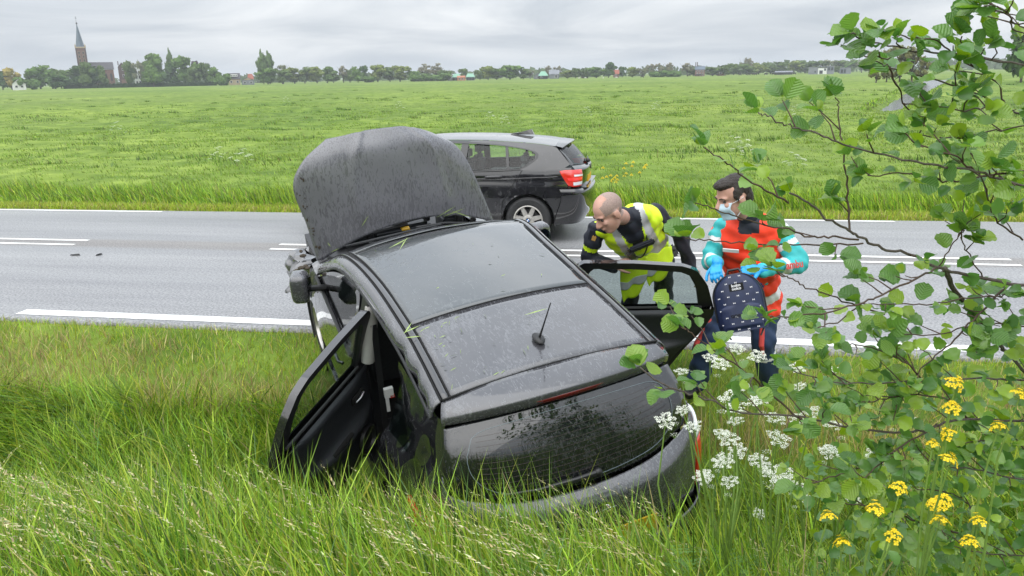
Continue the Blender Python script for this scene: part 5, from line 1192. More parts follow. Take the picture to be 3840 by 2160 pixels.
for q, (dx, dy) in (('R', (-.085, -.055)), ('L', (-.02, -.098))):
    MB().tube([B['hip'+q].lerp(B['kn'+q], t_)+V3(dx, dy, 0)*(1.12-.12*t_) for t_ in (.45, .7, 1.0)]+[B['kn'+q].lerp(B['an'+q], .25)+V3(dx, dy, 0)*.98], [.012, .020, .020, .008], 8).build('leg_piping', M_pink, med, smooth=True)
for q in 'LR':
    bt = Blob(); a_ = B['an'+q]; bt.cap(a_+V3(0, .0, -.05), a_+V3(-.07, -.11, -.075), .052, .042); bt.cap(a_+V3(0, .02, .02), a_+V3(0, .02, -.06), .056, .052); bt.build('boot', [M_boot], med, .010, 1)
txt = text_mesh('sleeve_lettering', 'ambu', .075, M_pink, med, (0, 0, 0), (0, 0, 0), .001, True)
ml = B['elL']*.62+B['wrL']*.38; ax = (B['elL']-B['wrL']).normalized(); nr = (V3(0, 0, 2.25)-ml); nr = (nr-ax*nr.dot(ax)).normalized()
txt.matrix_world = Matrix.Translation(ml+nr*.0745)@Matrix((ax, nr.cross(ax), nr)).transposed().to_4x4()
# ---------------------------------------------------------------- rucksack
M_bag = pmat('navy_nylon', (.012, .020, .060), .5, var=.2, vs_=18)
M_bow = pmat('white_print', (.72, .72, .74), .6)
bag = empty('rucksack', (.60, 5.03, .56), 'small navy rucksack with white bow pattern held up by blue gloves', 'rucksack')
bf = frame((-.12, -.93, .22), (-.10, .22, 1)); bag.matrix_world = Matrix.Translation((.605, 5.075, .775))@(bf@Matrix.Rotation(math.radians(7), 3, 'Y')@Matrix.Diagonal((.95, 1, .90))).to_4x4()     # x right as worn, y = front, z up
def bag_half(z): return .165*min(1.0, math.sqrt(max(0.0, 1-((z-.04)/.178)**2)) if z > .04 else 1.0)+.004
zz = np.linspace(-.205, .214, 30); rows = []
for z in zz:
    w_ = max(bag_half(z), .02)*(1 if z > -.15 else .94+.06*(z+.205)/.055); d_ = .085*(1-.25*max(0, (z-.05)/.17)**2)*(1 if z > -.17 else .8)
    rows.append([(-w_*q, d_*(1-abs(q)**5)*1.0, z) for q in (1, .96, .85, .5, 0, -.5, -.85, -.96, -1)])
patch('bag_front', rows, 40, 36, M_bag, bag, 0)
patch('bag_back', [[(p[0], -.06*(1-abs(p[0]/max(abs(r_[0][0]), .02))**4), p[2]) for p in r_] for r_ in rows], 40, 20, M_bag, bag, 0)
pr = []
for z in np.linspace(-.20, -.005, 12):
    w_ = .135*(1 if z < -.04 else math.sqrt(max(.02, 1-((z+.04)/.045)**2)) if z < .004 else .1); pr.append([(w_*q, .086+.035*(1-abs(q)**4)*(1 if z > -.18 else .6), z) for q in (-1, -.9, -.5, 0, .5, .9, 1)])
patch('bag_pocket', pr, 24, 20, M_bag, bag, 0)
MB().tube([(-bag_half(z)*1.0, .030, z) for z in np.linspace(-.12, .212, 24)]+[(bag_half(z), .030, z) for z in np.linspace(.212, -.12, 24)], .006, 6).build('zip', M_black, bag, smooth=True)
MB().tube([(-.05, -.02, .205), (-.035, -.02, .245), (.035, -.02, .245), (.05, -.02, .205)], .010, 8).build('grab_handle', M_black, bag, smooth=True)
for s in (-1, 1): MB().tube([(s*.09, -.06, .19), (s*.11, -.10, .05), (s*.12, -.09, -.12), (s*.14, -.04, -.19), (s*.10, -.0, -.26)], [.014, .02, .016, .008, .006], 6).build('shoulder_strap', M_black, bag, smooth=True)
def bag_y(x, z):
    w_ = max(bag_half(z), .02); y = .085*(1-.25*max(0, (z-.05)/.17)**2)*(1-min(1, abs(x/w_))**5)
    if z < -.01 and abs(x) < .13: y = .086+.035*(1-abs(x/.135)**4)
    return y
bw_ = MB(); rb = random.Random(2)
for i in range(9):
    for j in range(7):
        x = -.16+.064*j+(.032 if i % 2 else 0); z = -.185+.048*i+rb.uniform(-.004, .004)
        if abs(x) > bag_half(z)*.92 or (abs(x) < .055 and .09 < z < .15) or (.0 > z > -.13 and abs(x) < .075 and i % 2): continue
        y = bag_y(x, z)+.0025; a = rb.uniform(-.2, .2)
        for s in (-1, 1): bw_.add([(x, y, z), (x+s*.0072, y-.0005, z+.0062+a*.004), (x+s*.0072, y-.0005, z-.0062+a*.004)], [(0, 1, 2)])
tag(bw_.build('bow_print', M_bow, bag), kind='stuff')
lb = MB(); lb.box((0, .0855, .120), (.095, .006, .052)); lo_ = lb.build('brand_patch', M_gap, bag)
text_mesh('patch_lettering', 'koko', .030, M_bow, lo_, (0, .0900, .131), (math.pi/2, 0, math.pi), .0008, True)
text_mesh('patch_lettering', 'noko', .030, M_bow, lo_, (0, .0900, .108), (math.pi/2, 0, math.pi), .0008, True)
text_mesh('pocket_lettering', 'GOING PL', .030, M_gap, bag, (0, .1235, -.085), (math.pi/2, 0, math.pi), .0008, True)
# ================================================================== ALDER SHRUB AND ROADSIDE FLOWERS
BR = [([(1.249, 2.427, 2.207), (0.967, 2.336, 2.252), (0.766, 2.255, 2.281), (0.641, 2.215, 2.292), (0.561, 2.184, 2.31), (0.508, 2.169, 2.326), (0.486, 2.158, 2.339)], 0.007), ([(1.313, 2.499, 2.044), (1.018, 2.413, 2.118), (0.952, 2.377, 2.143), (0.824, 2.347, 2.194), (0.644, 2.276, 2.244), (0.595, 2.271, 2.261), (0.534, 2.247, 2.289), (0.478, 2.21, 2.306)], 0.006), ([(0.616, 2.272, 2.248), (0.672, 2.335, 2.173), (0.69, 2.352, 2.147), (0.755, 2.417, 2.111)], 0.0035), ([(0.937, 2.374, 2.144), (0.829, 2.311, 2.138), (0.719, 2.254, 2.154)], 0.003), ([(1.251, 2.404, 2.123), (1.043, 2.461, 2.084), (0.923, 2.434, 2.065), (0.815, 2.36, 2.06), (0.697, 2.291, 2.076)], 0.005), ([(1.446, 2.601, 1.571), (1.104, 2.448, 1.62), (0.976, 2.411, 1.646), (0.836, 2.365, 1.687), (0.723, 2.307, 1.741), (0.649, 2.278, 1.761), (0.576, 2.244, 1.799), (0.543, 2.223, 1.821), (0.475, 2.19, 1.86), (0.426, 2.172, 1.902), (0.365, 2.139, 1.936)], 0.011), ([(0.576, 2.242, 1.79), (0.499, 2.201, 1.807), (0.453, 2.192, 1.804), (0.374, 2.164, 1.83), (0.249, 2.109, 1.868), (0.181, 2.084, 1.896), (0.115, 2.058, 1.921)], 0.004), ([(0.594, 2.252, 1.779), (0.455, 2.197, 1.784), (0.296, 2.14, 1.795), (0.214, 2.107, 1.806), (0.134, 2.085, 1.817), (0.099, 2.07, 1.823)], 0.0035), ([(1.29, 2.381, 1.828), (0.977, 2.251, 1.94), (0.825, 2.184, 1.989), (0.723, 2.17, 2.004), (0.621, 2.158, 2.026), (0.48, 2.123, 2.066), (0.411, 2.107, 2.095), (0.342, 2.09, 2.113), (0.287, 2.076, 2.137), (0.264, 2.074, 2.147)], 0.007), ([(0.543, 2.223, 1.821), (0.533, 2.24, 1.924), (0.514, 2.245, 2.032), (0.5, 2.267, 2.118), (0.492, 2.282, 2.177)], 0.0045), ([(0.357, 2.08, 1.919), (0.286, 2.026, 1.96), (0.226, 1.994, 1.997), (0.194, 1.975, 2.026), (0.13, 1.954, 2.069)], 0.004), ([(0.816, 2.331, 1.692), (0.751, 2.246, 1.692), (0.62, 2.111, 1.672), (0.543, 2.043, 1.665), (0.438, 1.969, 1.657), (0.322, 1.897, 1.664), (0.279, 1.871, 1.674)], 0.0045), ([(1.447, 2.595, 1.547), (1.105, 2.439, 1.588), (1.01, 2.403, 1.596), (0.902, 2.353, 1.599), (0.805, 2.283, 1.601), (0.681, 2.212, 1.617), (0.582, 2.166, 1.627)], 0.005), ([(0.869, 2.419, 1.67), (0.945, 2.513, 1.579), (1.035, 2.554, 1.48), (1.13, 2.595, 1.377), (1.207, 2.642, 1.306), (1.457, 2.769, 1.032)], 0.012), ([(1.05, 2.437, 1.617), (0.98, 2.421, 1.53), (0.913, 2.415, 1.438), (0.852, 2.399, 1.384), (0.803, 2.41, 1.304)], 0.005), ([(0.667, 2.25, 1.574), (0.508, 2.137, 1.649), (0.418, 2.08, 1.692), (0.376, 2.06, 1.721), (0.322, 2.025, 1.746)], 0.0035), ([(1.579, 2.699, 1.083), (1.213, 2.544, 1.141), (1.014, 2.465, 1.176), (0.903, 2.393, 1.177), (0.835, 2.376, 1.161), (0.647, 2.251, 1.213), (0.442, 2.132, 1.298), (0.25, 2.009, 1.358), (0.189, 1.986, 1.391), (0.128, 1.962, 1.421), (0.068, 1.938, 1.449), (0.028, 1.927, 1.473), (-0.011, 1.918, 1.504)], 0.008), ([(0.446, 2.149, 1.281), (0.439, 2.149, 1.285), (0.349, 2.135, 1.369), (0.273, 2.091, 1.446), (0.186, 2.042, 1.517), (0.136, 2.024, 1.56), (0.098, 2.016, 1.592)], 0.0045), ([(1.515, 2.632, 1.26), (1.185, 2.528, 1.289), (1.044, 2.476, 1.309), (0.853, 2.421, 1.312), (0.679, 2.341, 1.325), (0.534, 2.271, 1.356), (0.393, 2.21, 1.42)], 0.006), ([(1.101, 2.606, 0.68), (0.913, 2.494, 0.78), (0.822, 2.441, 0.839), (0.72, 2.384, 0.886), (0.616, 2.324, 0.928)], 0.005), ([(0.902, 2.394, 1.182), (0.761, 2.302, 1.132), (0.724, 2.269, 1.116), (0.645, 2.211, 1.07)], 0.004), ([(1.586, 2.638, 0.858), (1.218, 2.494, 0.959), (1.027, 2.424, 1.02), (0.851, 2.352, 1.064), (0.728, 2.333, 1.078)], 0.006), ([(1.592, 2.588, 0.677), (1.225, 2.43, 0.726), (1.084, 2.362, 0.763), (0.939, 2.299, 0.819)], 0.006), ([(1.341, 2.643, 1.413), (1.18, 2.573, 1.452), (1.042, 2.503, 1.483), (0.941, 2.432, 1.481), (0.804, 2.354, 1.48), (0.695, 2.291, 1.513)], 0.005), ([(1.184, 2.356, 2.369), (0.941, 2.302, 2.333), (0.877, 2.248, 2.371), (0.802, 2.188, 2.394)], 0.005), ([(1.115, 2.355, 2.41), (0.93, 2.285, 2.356), (0.87, 2.25, 2.384), (0.808, 2.224, 2.406)], 0.0035), ([(0.641, 2.215, 2.292), (0.597, 2.223, 2.276), (0.542, 2.215, 2.281)], 0.003), ([(0.766, 2.255, 2.281), (0.693, 2.199, 2.316), (0.62, 2.167, 2.323), (0.552, 2.128, 2.342)], 0.003), ([(0.952, 2.377, 2.143), (0.914, 2.368, 2.213), (0.828, 2.312, 2.256), (0.779, 2.269, 2.323)], 0.0035), ([(0.825, 2.184, 1.989), (0.749, 2.152, 2.038), (0.661, 2.123, 2.064), (0.614, 2.105, 2.105)], 0.0035), ([(0.999, 2.317, 1.975), (0.9, 2.296, 1.962), (0.793, 2.253, 1.953), (0.683, 2.209, 1.98), (0.566, 2.167, 1.981)], 0.0045), ([(1.1, 2.483, 1.75), (0.998, 2.43, 1.814), (0.936, 2.396, 1.92), (0.887, 2.395, 2.025)], 0.004), ([(0.976, 2.411, 1.646), (0.897, 2.362, 1.748), (0.873, 2.35, 1.797)], 0.003), ([(0.836, 2.365, 1.687), (0.866, 2.362, 1.771), (0.887, 2.354, 1.804)], 0.003), ([(0.582, 2.166, 1.627), (0.519, 2.123, 1.593), (0.451, 2.086, 1.579)], 0.003), ([(0.853, 2.421, 1.312), (0.768, 2.376, 1.394), (0.649, 2.318, 1.452), (0.566, 2.287, 1.468)], 0.004), ([(1.014, 2.465, 1.176), (0.942, 2.44, 1.245), (0.82, 2.404, 1.272), (0.717, 2.363, 1.266), (0.584, 2.26, 1.285)], 0.004), ([(1.24, 2.572, 1.034), (1.096, 2.507, 1.085), (0.958, 2.43, 1.086)], 0.004), ([(1.149, 2.527, 0.745), (1.051, 2.441, 0.879), (0.962, 2.392, 0.948), (0.828, 2.328, 0.992)], 0.004), ([(0.728, 2.333, 1.078), (0.634, 2.263, 1.077), (0.532, 2.209, 1.062), (0.458, 2.172, 1.051)], 0.0035)]
UMB = [(0.167, 3.362, 0.937), (0.137, 2.542, 1.114), (0.078, 2.554, 1.064), (0.282, 2.444, 1.064), (0.428, 3.335, 0.897), (0.366, 2.492, 1.182), (0.303, 2.615, 1.136), (0.5, 3.411, 1.007), (0.386, 3.228, 1.106), (0.282, 3.285, 1.039), (0.322, 3.227, 1.032), (0.467, 2.658, 1.05), (0.449, 2.473, 1.061), (0.581, 2.619, 1.101), (0.653, 2.661, 0.941), (0.456, 2.41, 0.963), (0.294, 2.439, 0.907), (0.268, 2.453, 0.975), (0.818, 3.422, 0.953), (0.674, 3.399, 0.966), (0.325, 2.631, 1.044), (0.695, 3.437, 0.862), (0.164, 2.402, 1.122)]
YEL = [(0.83, 2.123, 1.428), (0.828, 2.124, 1.357), (0.788, 2.108, 1.253), (0.826, 2.122, 1.277), (0.773, 1.947, 1.288), (0.927, 2.071, 1.331), (0.663, 1.945, 1.2), (0.602, 1.919, 1.149), (0.485, 1.912, 1.121), (0.787, 2.046, 1.103), (0.815, 2.053, 1.111), (0.916, 2.074, 1.047), (0.522, 1.899, 1.053), (0.662, 1.947, 1.058), (0.782, 1.979, 1.094), (0.87, 1.997, 1.027), (1.001, 2.145, 1.397)]
def leaf_material(name, use_attr):
    m, t, b, out = nodes(name); L = t.links.new
    if use_attr:
        a = t.nodes.new('ShaderNodeAttribute'); a.attribute_name = 'Col'; col = a.outputs['Color']
    else:
        oi = t.nodes.new('ShaderNodeObjectInfo'); rp = nn(t, 'ShaderNodeValToRGB'); L(oi.outputs['Random'], rp.inputs[0]); e = rp.color_ramp.elements
        e[0].position = 0; e[0].color = (.095, .205, .050, 1); e[1].position = 1; e[1].color = (.27, .39, .045, 1)
        k = e.new(.45); k.color = (.13, .255, .060, 1); k = e.new(.75); k.color = (.18, .31, .055, 1); col = rp.outputs[0]
        tc = t.nodes.new('ShaderNodeTexCoord'); sx = t.nodes.new('ShaderNodeSeparateXYZ'); L(tc.outputs['Object'], sx.inputs[0])
        ab = nn(t, 'ShaderNodeMath'); ab.operation = 'ABSOLUTE'; L(sx.outputs[1], ab.inputs[0])
        ph = nn(t, 'ShaderNodeMath'); ph.operation = 'MULTIPLY_ADD'; L(ab.outputs[0], ph.inputs[0]); ph.inputs[1].default_value = -.75; L(sx.outputs[0], ph.inputs[2])
        sn = nn(t, 'ShaderNodeMath'); sn.operation = 'MULTIPLY'; L(ph.outputs[0], sn.inputs[0]); sn.inputs[1].default_value = 6.2832*7
        si = nn(t, 'ShaderNodeMath'); si.operation = 'SINE'; L(sn.outputs[0], si.inputs[0])
        mr = nn(t, 'ShaderNodeMapRange'); mr.inputs['From Min'].default_value = .80; mr.inputs['From Max'].default_value = 1.0; mr.inputs['To Max'].default_value = .22; L(si.outputs[0], mr.inputs['Value'])
        mi = t.nodes.new('ShaderNodeMix'); mi.data_type = 'RGBA'; L(mr.outputs[0], mi.inputs[0]); L(col, mi.inputs[6]); mi.inputs[7].default_value = (.20, .30, .11, 1); col = mi.outputs[2]
        bp = nn(t, 'ShaderNodeBump', Strength=.35, Distance=.004); L(si.outputs[0], bp.inputs['Height']); L(bp.outputs[0], b.inputs['Normal'])
    L(col, b.inputs['Base Color']); b.inputs['Roughness'].default_value = .30; b.inputs['Specular IOR Level'].default_value = .6
    tr = t.nodes.new('ShaderNodeBsdfTranslucent'); ms = t.nodes.new('ShaderNodeMixShader'); ms.inputs[0].default_value = .34
    hs = nn(t, 'ShaderNodeHueSaturation', Saturation=1.15, Value=1.5); L(col, hs.inputs['Color']); L(hs.outputs[0], tr.inputs['Color'])
    L(b.outputs[0], ms.inputs[1]); L(tr.outputs[0], ms.inputs[2]); L(ms.outputs[0], out.inputs['Surface'])
    return m
M_leaf = leaf_material('alder_leaf', False); M_leafs = leaf_material('alder_leaf_mass', True)
M_bark = pmat('alder_bark', (.050, .036, .028), .75, base2=(.12, .10, .085), vs_=30, bump=.5, bs=80)
M_twig = pmat('alder_twig', (.065, .038, .026), .6, var=.3, vs_=40)
def leaf_geo(seed):
    """unit leaf along +x (length 1): roundish, notched, folded on the midrib, pleated; 44 triangles"""
    r = random.Random(seed); L_ = np.linspace(0, 1, 8); hw = np.interp(L_, [0, .08, .25, .5, .72, .9, 1.0], [.0, .12, .33, .46, .47, .33, .10])
    curl, fold = r.uniform(-.4, .75), r.uniform(.10, .65); V = []
    for i, t_ in enumerate(L_):
        zc = -curl*t_*t_*.6; pl = .022*(1 if i % 2 else -1); tipx = t_-(.07 if i == 7 else 0)
        jag = 1+.07*(1 if i % 2 else -1)+r.uniform(-.04, .04)
        for q in (-1, -.5, 0, .5, 1):
            V.append((tipx-.06*abs(q)*(1-t_)+(.05*abs(q) if i == 7 else 0), q*hw[i]*jag, zc+abs(q)*hw[i]*fold+pl*(abs(q) == .5)-.10*(abs(q) == 1)*hw[i]))
    V.append((-.16, 0, .02)); F = []
    for i in range(7):
        for j in range(4):
            a, b_, c, d = i*5+j, (i+1)*5+j, (i+1)*5+j+1, i*5+j+1
            if i == 0: F.append((2 if True else a, b_, c)) if True else None
            else: F += [(a, b_, c), (a, c, d)]
    return np.array(V), np.array(F)
LG = [leaf_geo(k) for k in range(7)]
rl = random.Random(31)
TR = [(1.66, 2.84, zg1(1.66, 2.84)-.1), (1.64, 2.70, .45), (1.52, 2.66, 1.0), (1.55, 2.52, 1.6), (1.40, 2.48, 2.2)]
shrub = empty('alder_shrub', TR[0], 'leafy green alder shrub spreading bare brown branches across the right foreground', 'shrub')
shrub.location = (0, 0, 0)
MB().tube([tuple(p) for p in cr_interp(TR, 14)], [float(q) for q in np.linspace(.032, .014, 14)], 10).build('trunk', M_bark, shrub, smooth=True)
leaves = []      # (base, dir, normal, size)
def rv(s=1.0): return Vector((rl.gauss(0, 1), rl.gauss(0, 1), rl.gauss(0, 1)))*s
def add_leaf(p, d, sz):
    d = (d+rv(.30)).normalized(); n_ = (Vector((-.05, -.45, .85))+rv(.42)).normalized(); n_ = (n_-d*n_.dot(d)).normalized(); leaves.append((p+d*.012, d, n_, sz))
def cluster(p, d, k=3, big=1.0):
    for i in range(k):
        side = d.cross(Vector((0, 0, 1))).normalized()*(1 if i % 2 else -1)
        add_leaf(p+d*rl.uniform(-.012, .006), (d*.6+side*rl.uniform(.2, 1.1)+Vector((0, 0, rl.uniform(-.2, .6)))), rl.uniform(.028, .058)*big)
    add_leaf(p, d+Vector((0, 0, .5)), rl.uniform(.016, .028))
twigs = MB()
for pts, rad in BR:
    pts = [Vector(p) for p in pts]
    if pts[0].x > 1.15:
        k = min(range(len(TR)), key=lambda i: abs(TR[i][2]-pts[0].z+.50)); pts = [Vector(TR[k])]+pts
    C_ = cr_interp([tuple(p) for p in pts], max(8, 5*len(pts)))
    C_ = C_+np.random.RandomState(int(rad*1e5)+len(pts)).randn(*C_.shape)*.0022
    ln = np.r_[0, np.cumsum(np.linalg.norm(np.diff(C_, axis=0), axis=1))]
    rr = np.interp(ln/ln[-1], [0, 1], [rad*.72, max(.0016, rad*.26)])
    MB().tube([tuple(p) for p in C_], [float(q) for q in rr], 7).build('branch', M_bark if rad > .0055 else M_twig, shrub, smooth=True)
    s_ = .05
    while s_ < ln[-1]:
        p = Vector([float(np.interp(s_, ln, C_[:, k])) for k in range(3)]); q = Vector([float(np.interp(min(s_+.02, ln[-1]), ln, C_[:, k])) for k in range(3)]); d = (q-p)
        d = d.normalized() if d.length > 1e-4 else Vector((-1, 0, 0))
        frac = s_/ln[-1]
        side = (d.cross(Vector((0, -.3, 1))).normalized()*rl.choice((-1, 1))*.9+Vector((0, 0, rl.uniform(-.35, .8)))+d*.7).normalized()
        if rl.random() < (.45 if rad > .008 else .80)*(.5 if (p.x < .62 and p.z > 1.6) else 1.1 if p.x < .62 else 1):
            if rl.random() < .55:
                tl = rl.uniform(.03, .11); e_ = p+side*tl+Vector((0, 0, rl.uniform(-.01, .03)))
                twigs.tube([p, (p+e_)/2+rv(.004), e_], [.0022, .0017, .0012], 5); cluster(e_, side, rl.choice((2, 3, 3, 4)))
                if tl > .07: add_leaf((p+e_)/2, side, rl.uniform(.03, .05))
            else: add_leaf(p, side, rl.uniform(.030, .055))
        s_ += rl.uniform(.024, .052)*(.62 if p.x > .72 and p.z < 1.55 else 1.0)
    tip = Vector(C_[-1]); d = (tip-Vector(C_[-4])).normalized(); cluster(tip, d, 4, 1.15)
tag(twigs.build('twigs', M_twig, shrub), kind='stuff')
# a denser tangle low on the right, inside the shrub
for k in range(620):
    p = Vector((rl.uniform(.62, 1.75), rl.uniform(2.35, 3.3), rl.uniform(.1, 1.35))); 
    if rl.random() < .8*(1.25-p.z)+.25: add_leaf(p, rv(1)+Vector((-.5, 0, .2)), rl.uniform(.035, .065))
for k in range(420):
    p = Vector((rl.uniform(.72, 1.75), rl.uniform(2.05, 2.95), rl.uniform(.05, 1.0)))
    if p.z > zg1(p.x, p.y)+.12: add_leaf(p, rv(1)+Vector((-.3, -.2, .3)), rl.uniform(.03, .056))
def lmat(p, d, n_, sz): y = n_.cross(d); return Matrix(((d.x*sz, y.x*sz, n_.x*sz, p.x), (d.y*sz, y.y*sz, n_.y*sz, p.y), (d.z*sz, y.z*sz, n_.z*sz, p.z), (0, 0, 0, 1)))
cl0 = cam.matrix_world.translation
def shown(p):
    q = p-cl0; z = q.dot(cf); return z > .1 and abs(q.dot(cr)/z) < .68 and abs(q.dot(cu)/z) < .39
order = sorted(range(len(leaves)), key=lambda i: -(leaves[i][3]/(leaves[i][0]-cl0).length if shown(leaves[i][0]) else 0))
lme = []
for V, F in LG:
    me = bpy.data.meshes.new('leaf'); me.from_pydata([tuple(map(float, p)) for p in V], [], [tuple(map(int, f)) for f in F]); me.materials.append(M_leaf); me.polygons.foreach_set('use_smooth', np.ones(len(me.polygons), bool)); me.update(); lme.append(me)
big = set(order[:298])
mv = []; mf = []; mc = []; off_ = 0
for i, (p, d, n_, sz) in enumerate(leaves):
    M_ = lmat(p, d, n_, sz)
    if i in big:
        o = bpy.data.objects.new('leaf', lme[i % 7]); COL.objects.link(o); o.parent = shrub; o.matrix_local = M_
    else:
        V, F = LG[i % 7]; A_ = np.array(M_); mv.append(V@A_[:3, :3].T+A_[:3, 3]); mf.append(F+off_); off_ += len(V)
        c = np.array(rl.choice(((.085, .19, .045), (.12, .24, .055), (.16, .29, .05), (.24, .36, .045))))*rl.uniform(.85, 1.15); mc.append(np.repeat(c[None], len(V), 0))
tag(np_mesh('foliage', np.concatenate(mv), np.concatenate(mf), M_leafs, shrub, col=np.concatenate(mc), smooth=True), kind='stuff')
# ------------------------------------------------------------------ cow parsley
M_pet = pmat('white_petal', (.78, .80, .70), .7, var=.1, vs_=60, transl=.25); M_stem = pmat('green_stem', (.16, .26, .05), .5, var=.2, vs_=30); M_yel = pmat('yellow_petal', (.86, .62, .008), .55, var=.12, vs_=40, transl=.2); M_pars = pmat('parsley_leaf', (.10, .21, .03), .6, var=.25, vs_=30, transl=.3)
def umbel_mesh(seed, sparse=False):
    r = random.Random(seed); mb = MB()
    for k in range(13):
        a = k*2.4; q = math.sqrt((k+.5)/13); c = Vector((math.cos(a)*q*.5, math.sin(a)*q*.5, .10*(1-q*q)+r.uniform(-.03, .03)))
        mb.tube([(0, 0, -.42), tuple(c-Vector((0, 0, .03)))], .010, 3, cap=False, m=1)
        for j in range(13 if not sparse else 5):
            b = j*2.4; w = math.sqrt((j+.3)/13)*.125; f = c+Vector((math.cos(b)*w, math.sin(b)*w, r.uniform(-.02, .03)+.02*(1-w*8))); rr = r.uniform(.017, .030); tl = Vector((r.uniform(-.4, .4), r.uniform(-.4, .4), 1)).normalized(); x = tl.orthogonal().normalized(); y = tl.cross(x); a0 = r.uniform(0, 6)
            P = [f]+[f+(x*math.cos(a0+i*1.2566)+y*math.sin(a0+i*1.2566))*rr*(1.25 if i % 1 == 0 else .6)+tl*.008 for i in range(5)]
            mb.add(P, [(0, i+1, (i+1) % 5+1) for i in range(5)], 0)
    me = bpy.data.meshes.new('umbel'); me.from_pydata(mb.v, [], mb.f); me.polygons.foreach_set('material_index', mb.m); me.materials.append(M_pet); me.materials.append(M_stem); me.update(); return me
UM = [umbel_mesh(k) for k in range(5)]+[umbel_mesh(9, True)]
def frond(mb, p, d, ln, r):
    d = d.normalized(); sd = d.cross(Vector((0, 0, 1))).normalized()
    for k in range(1, 9):
        t_ = k/8; c = p+d*ln*t_+Vector((0, 0, -.25*ln*t_*t_))
        for s in (-1, 1):
            l2 = ln*.42*(1-t_*.75); e_ = c+(sd*s+d*.5).normalized()*l2
            for j in range(1, 4):
                u_ = j/3.5; c2 = c.lerp(e_, u_); w = l2*.28*(1-u_*.6); fw = (e_-c).normalized(); s2 = fw.cross(Vector((0, 0, 1))).normalized()
                mb.add([c2, c2+fw*w+s2*w, c2+fw*w*1.1, c2+fw*w-s2*w], [(0, 1, 2), (0, 2, 3)])
    mb.tube([p, p+d*ln*.5+Vector((0, 0, -.06*ln)), p+d*ln+Vector((0, 0, -.25*ln))], .002, 4)
ru = random.Random(44)
UMB += [(round(ru.uniform(.25, 1.0), 3), round(ru.uniform(2.75, 3.8), 3), 0) for _ in range(20)]
UMB = [(x, y, z if z else round(zg1(x, y)+ru.uniform(.95, 1.25)-.25*max(0, y-3.0), 3)) for x, y, z in UMB]
groupsU = {}
for p in UMB:
    groupsU.setdefault((round(p[0]/.26), 0 if p[1] < 2.9 else 1), []).append(Vector(p))
PL = ['nearest the rear window', 'beside the rear lamp', 'in front of the paramedic', 'below the hanging alder twig', 'at the foot of the shrub', 'near the road edge', 'with the widest flower heads', 'under the rucksack', 'furthest right among the white flowers', 'behind the others']
rp_ = random.Random(12)
for gi, (key, ps) in enumerate(sorted(groupsU.items())):
    cx_ = sum(p.x for p in ps)/len(ps); cy_ = sum(p.y for p in ps)/len(ps)+.03; gz = zg1(cx_, cy_); base = Vector((cx_+.03, cy_, gz))
    pl = empty('cow_parsley', (0, 0, 0), 'white flowering cow parsley '+PL[gi % len(PL)], 'wildflower', 'white cow parsley by the wreck')
    top = max(p.z for p in ps); fork = base+Vector((rp_.uniform(-.04, .04), 0, (min(p.z for p in ps)-gz)*.55))
    MB().tube([base, base.lerp(fork, .5)+Vector((.012, 0, 0)), fork], [.008, .007, .006], 8).build('stem', M_stem, pl, smooth=True)
    for k, p in enumerate(ps):
        sz = rp_.uniform(.058, .084); up = Vector((rp_.uniform(-.35, .2), rp_.uniform(-.5, .0), 1)).normalized(); ft = p-up*sz*.42
        MB().tube([fork, fork.lerp(ft, .55)+Vector((rp_.uniform(-.03, .03), rp_.uniform(-.02, .02), -.02)), ft], [.0042, .0034, .0022], 6).build('stalk', M_stem, pl, smooth=True)
        o = bpy.data.objects.new('umbel', UM[rp_.randrange(5)]); COL.objects.link(o); o.parent = pl; o.location = p; o.scale = (sz, sz, sz); o.rotation_euler = (up.to_track_quat('Z', 'Y')@Quaternion((0, 0, 1), rp_.uniform(0, 6))).to_euler()
        if rp_.random() < .6:
            s2 = sz*.45; o = bpy.data.objects.new('umbel', UM[5]); COL.objects.link(o); o.parent = pl; o.location = p+Vector((rp_.uniform(-.05, .05), .02, -.06)); o.scale = (s2, s2, s2)
    fm = MB()
    for k in range(11): frond(fm, base.lerp(fork, rp_.uniform(.3, .95)), Vector((rp_.uniform(-1, 1), rp_.uniform(-1, .5), rp_.uniform(.0, .5))), rp_.uniform(.12, .24), rp_)
    tag(fm.build('fronds', M_pars, pl), kind='stuff')
# ------------------------------------------------------------------ yellow mustard
def yel_mesh(seed):
    r = random.Random(seed); mb = MB()
    for k in range(15):
        a = k*2.4; q = math.sqrt((k+.3)/15); c = Vector((math.cos(a)*q*.45, math.sin(a)*q*.45, .38*(1-q*1.5)+r.uniform(-.05, .05))); tl = (c+Vector((0, 0, .45))).normalized(); x = tl.orthogonal().normalized(); y = tl.cross(x); a0 = r.uniform(0, 6)
        for i in range(4):
            d = x*math.cos(a0+i*math.pi/2)+y*math.sin(a0+i*math.pi/2); s2 = tl.cross(d); L_ = .17
            mb.add([c, c+d*L_*.6+s2*L_*.42+tl*.03, c+d*L_+tl*.02, c+d*L_*.6-s2*L_*.42+tl*.03], [(0, 1, 2, 3)], 0)
        mb.tube([(0, 0, -.5), tuple(c)], .010, 3, cap=False, m=1)
    me = bpy.data.meshes.new('flower_head'); me.from_pydata(mb.v, [], mb.f); me.polygons.foreach_set('material_index', mb.m); me.materials.append(M_yel); me.materials.append(M_stem); me.update(); return me
YM = [yel_mesh(k) for k in range(4)]
gy = {}
for p in YEL: gy.setdefault((round(p[0]/.2), round(p[2]/.3)), []).append(Vector(p))
PY = ['low in the right corner', 'with three crowded heads', 'halfway up beside the alder branch', 'tallest on the right', 'nearest the bottom edge', 'left of the other mustards', 'at the far right edge', 'behind a round leaf', 'between grass and alder twigs', 'closest to the cow parsley', 'below the thick branch', 'just inside the shrub']
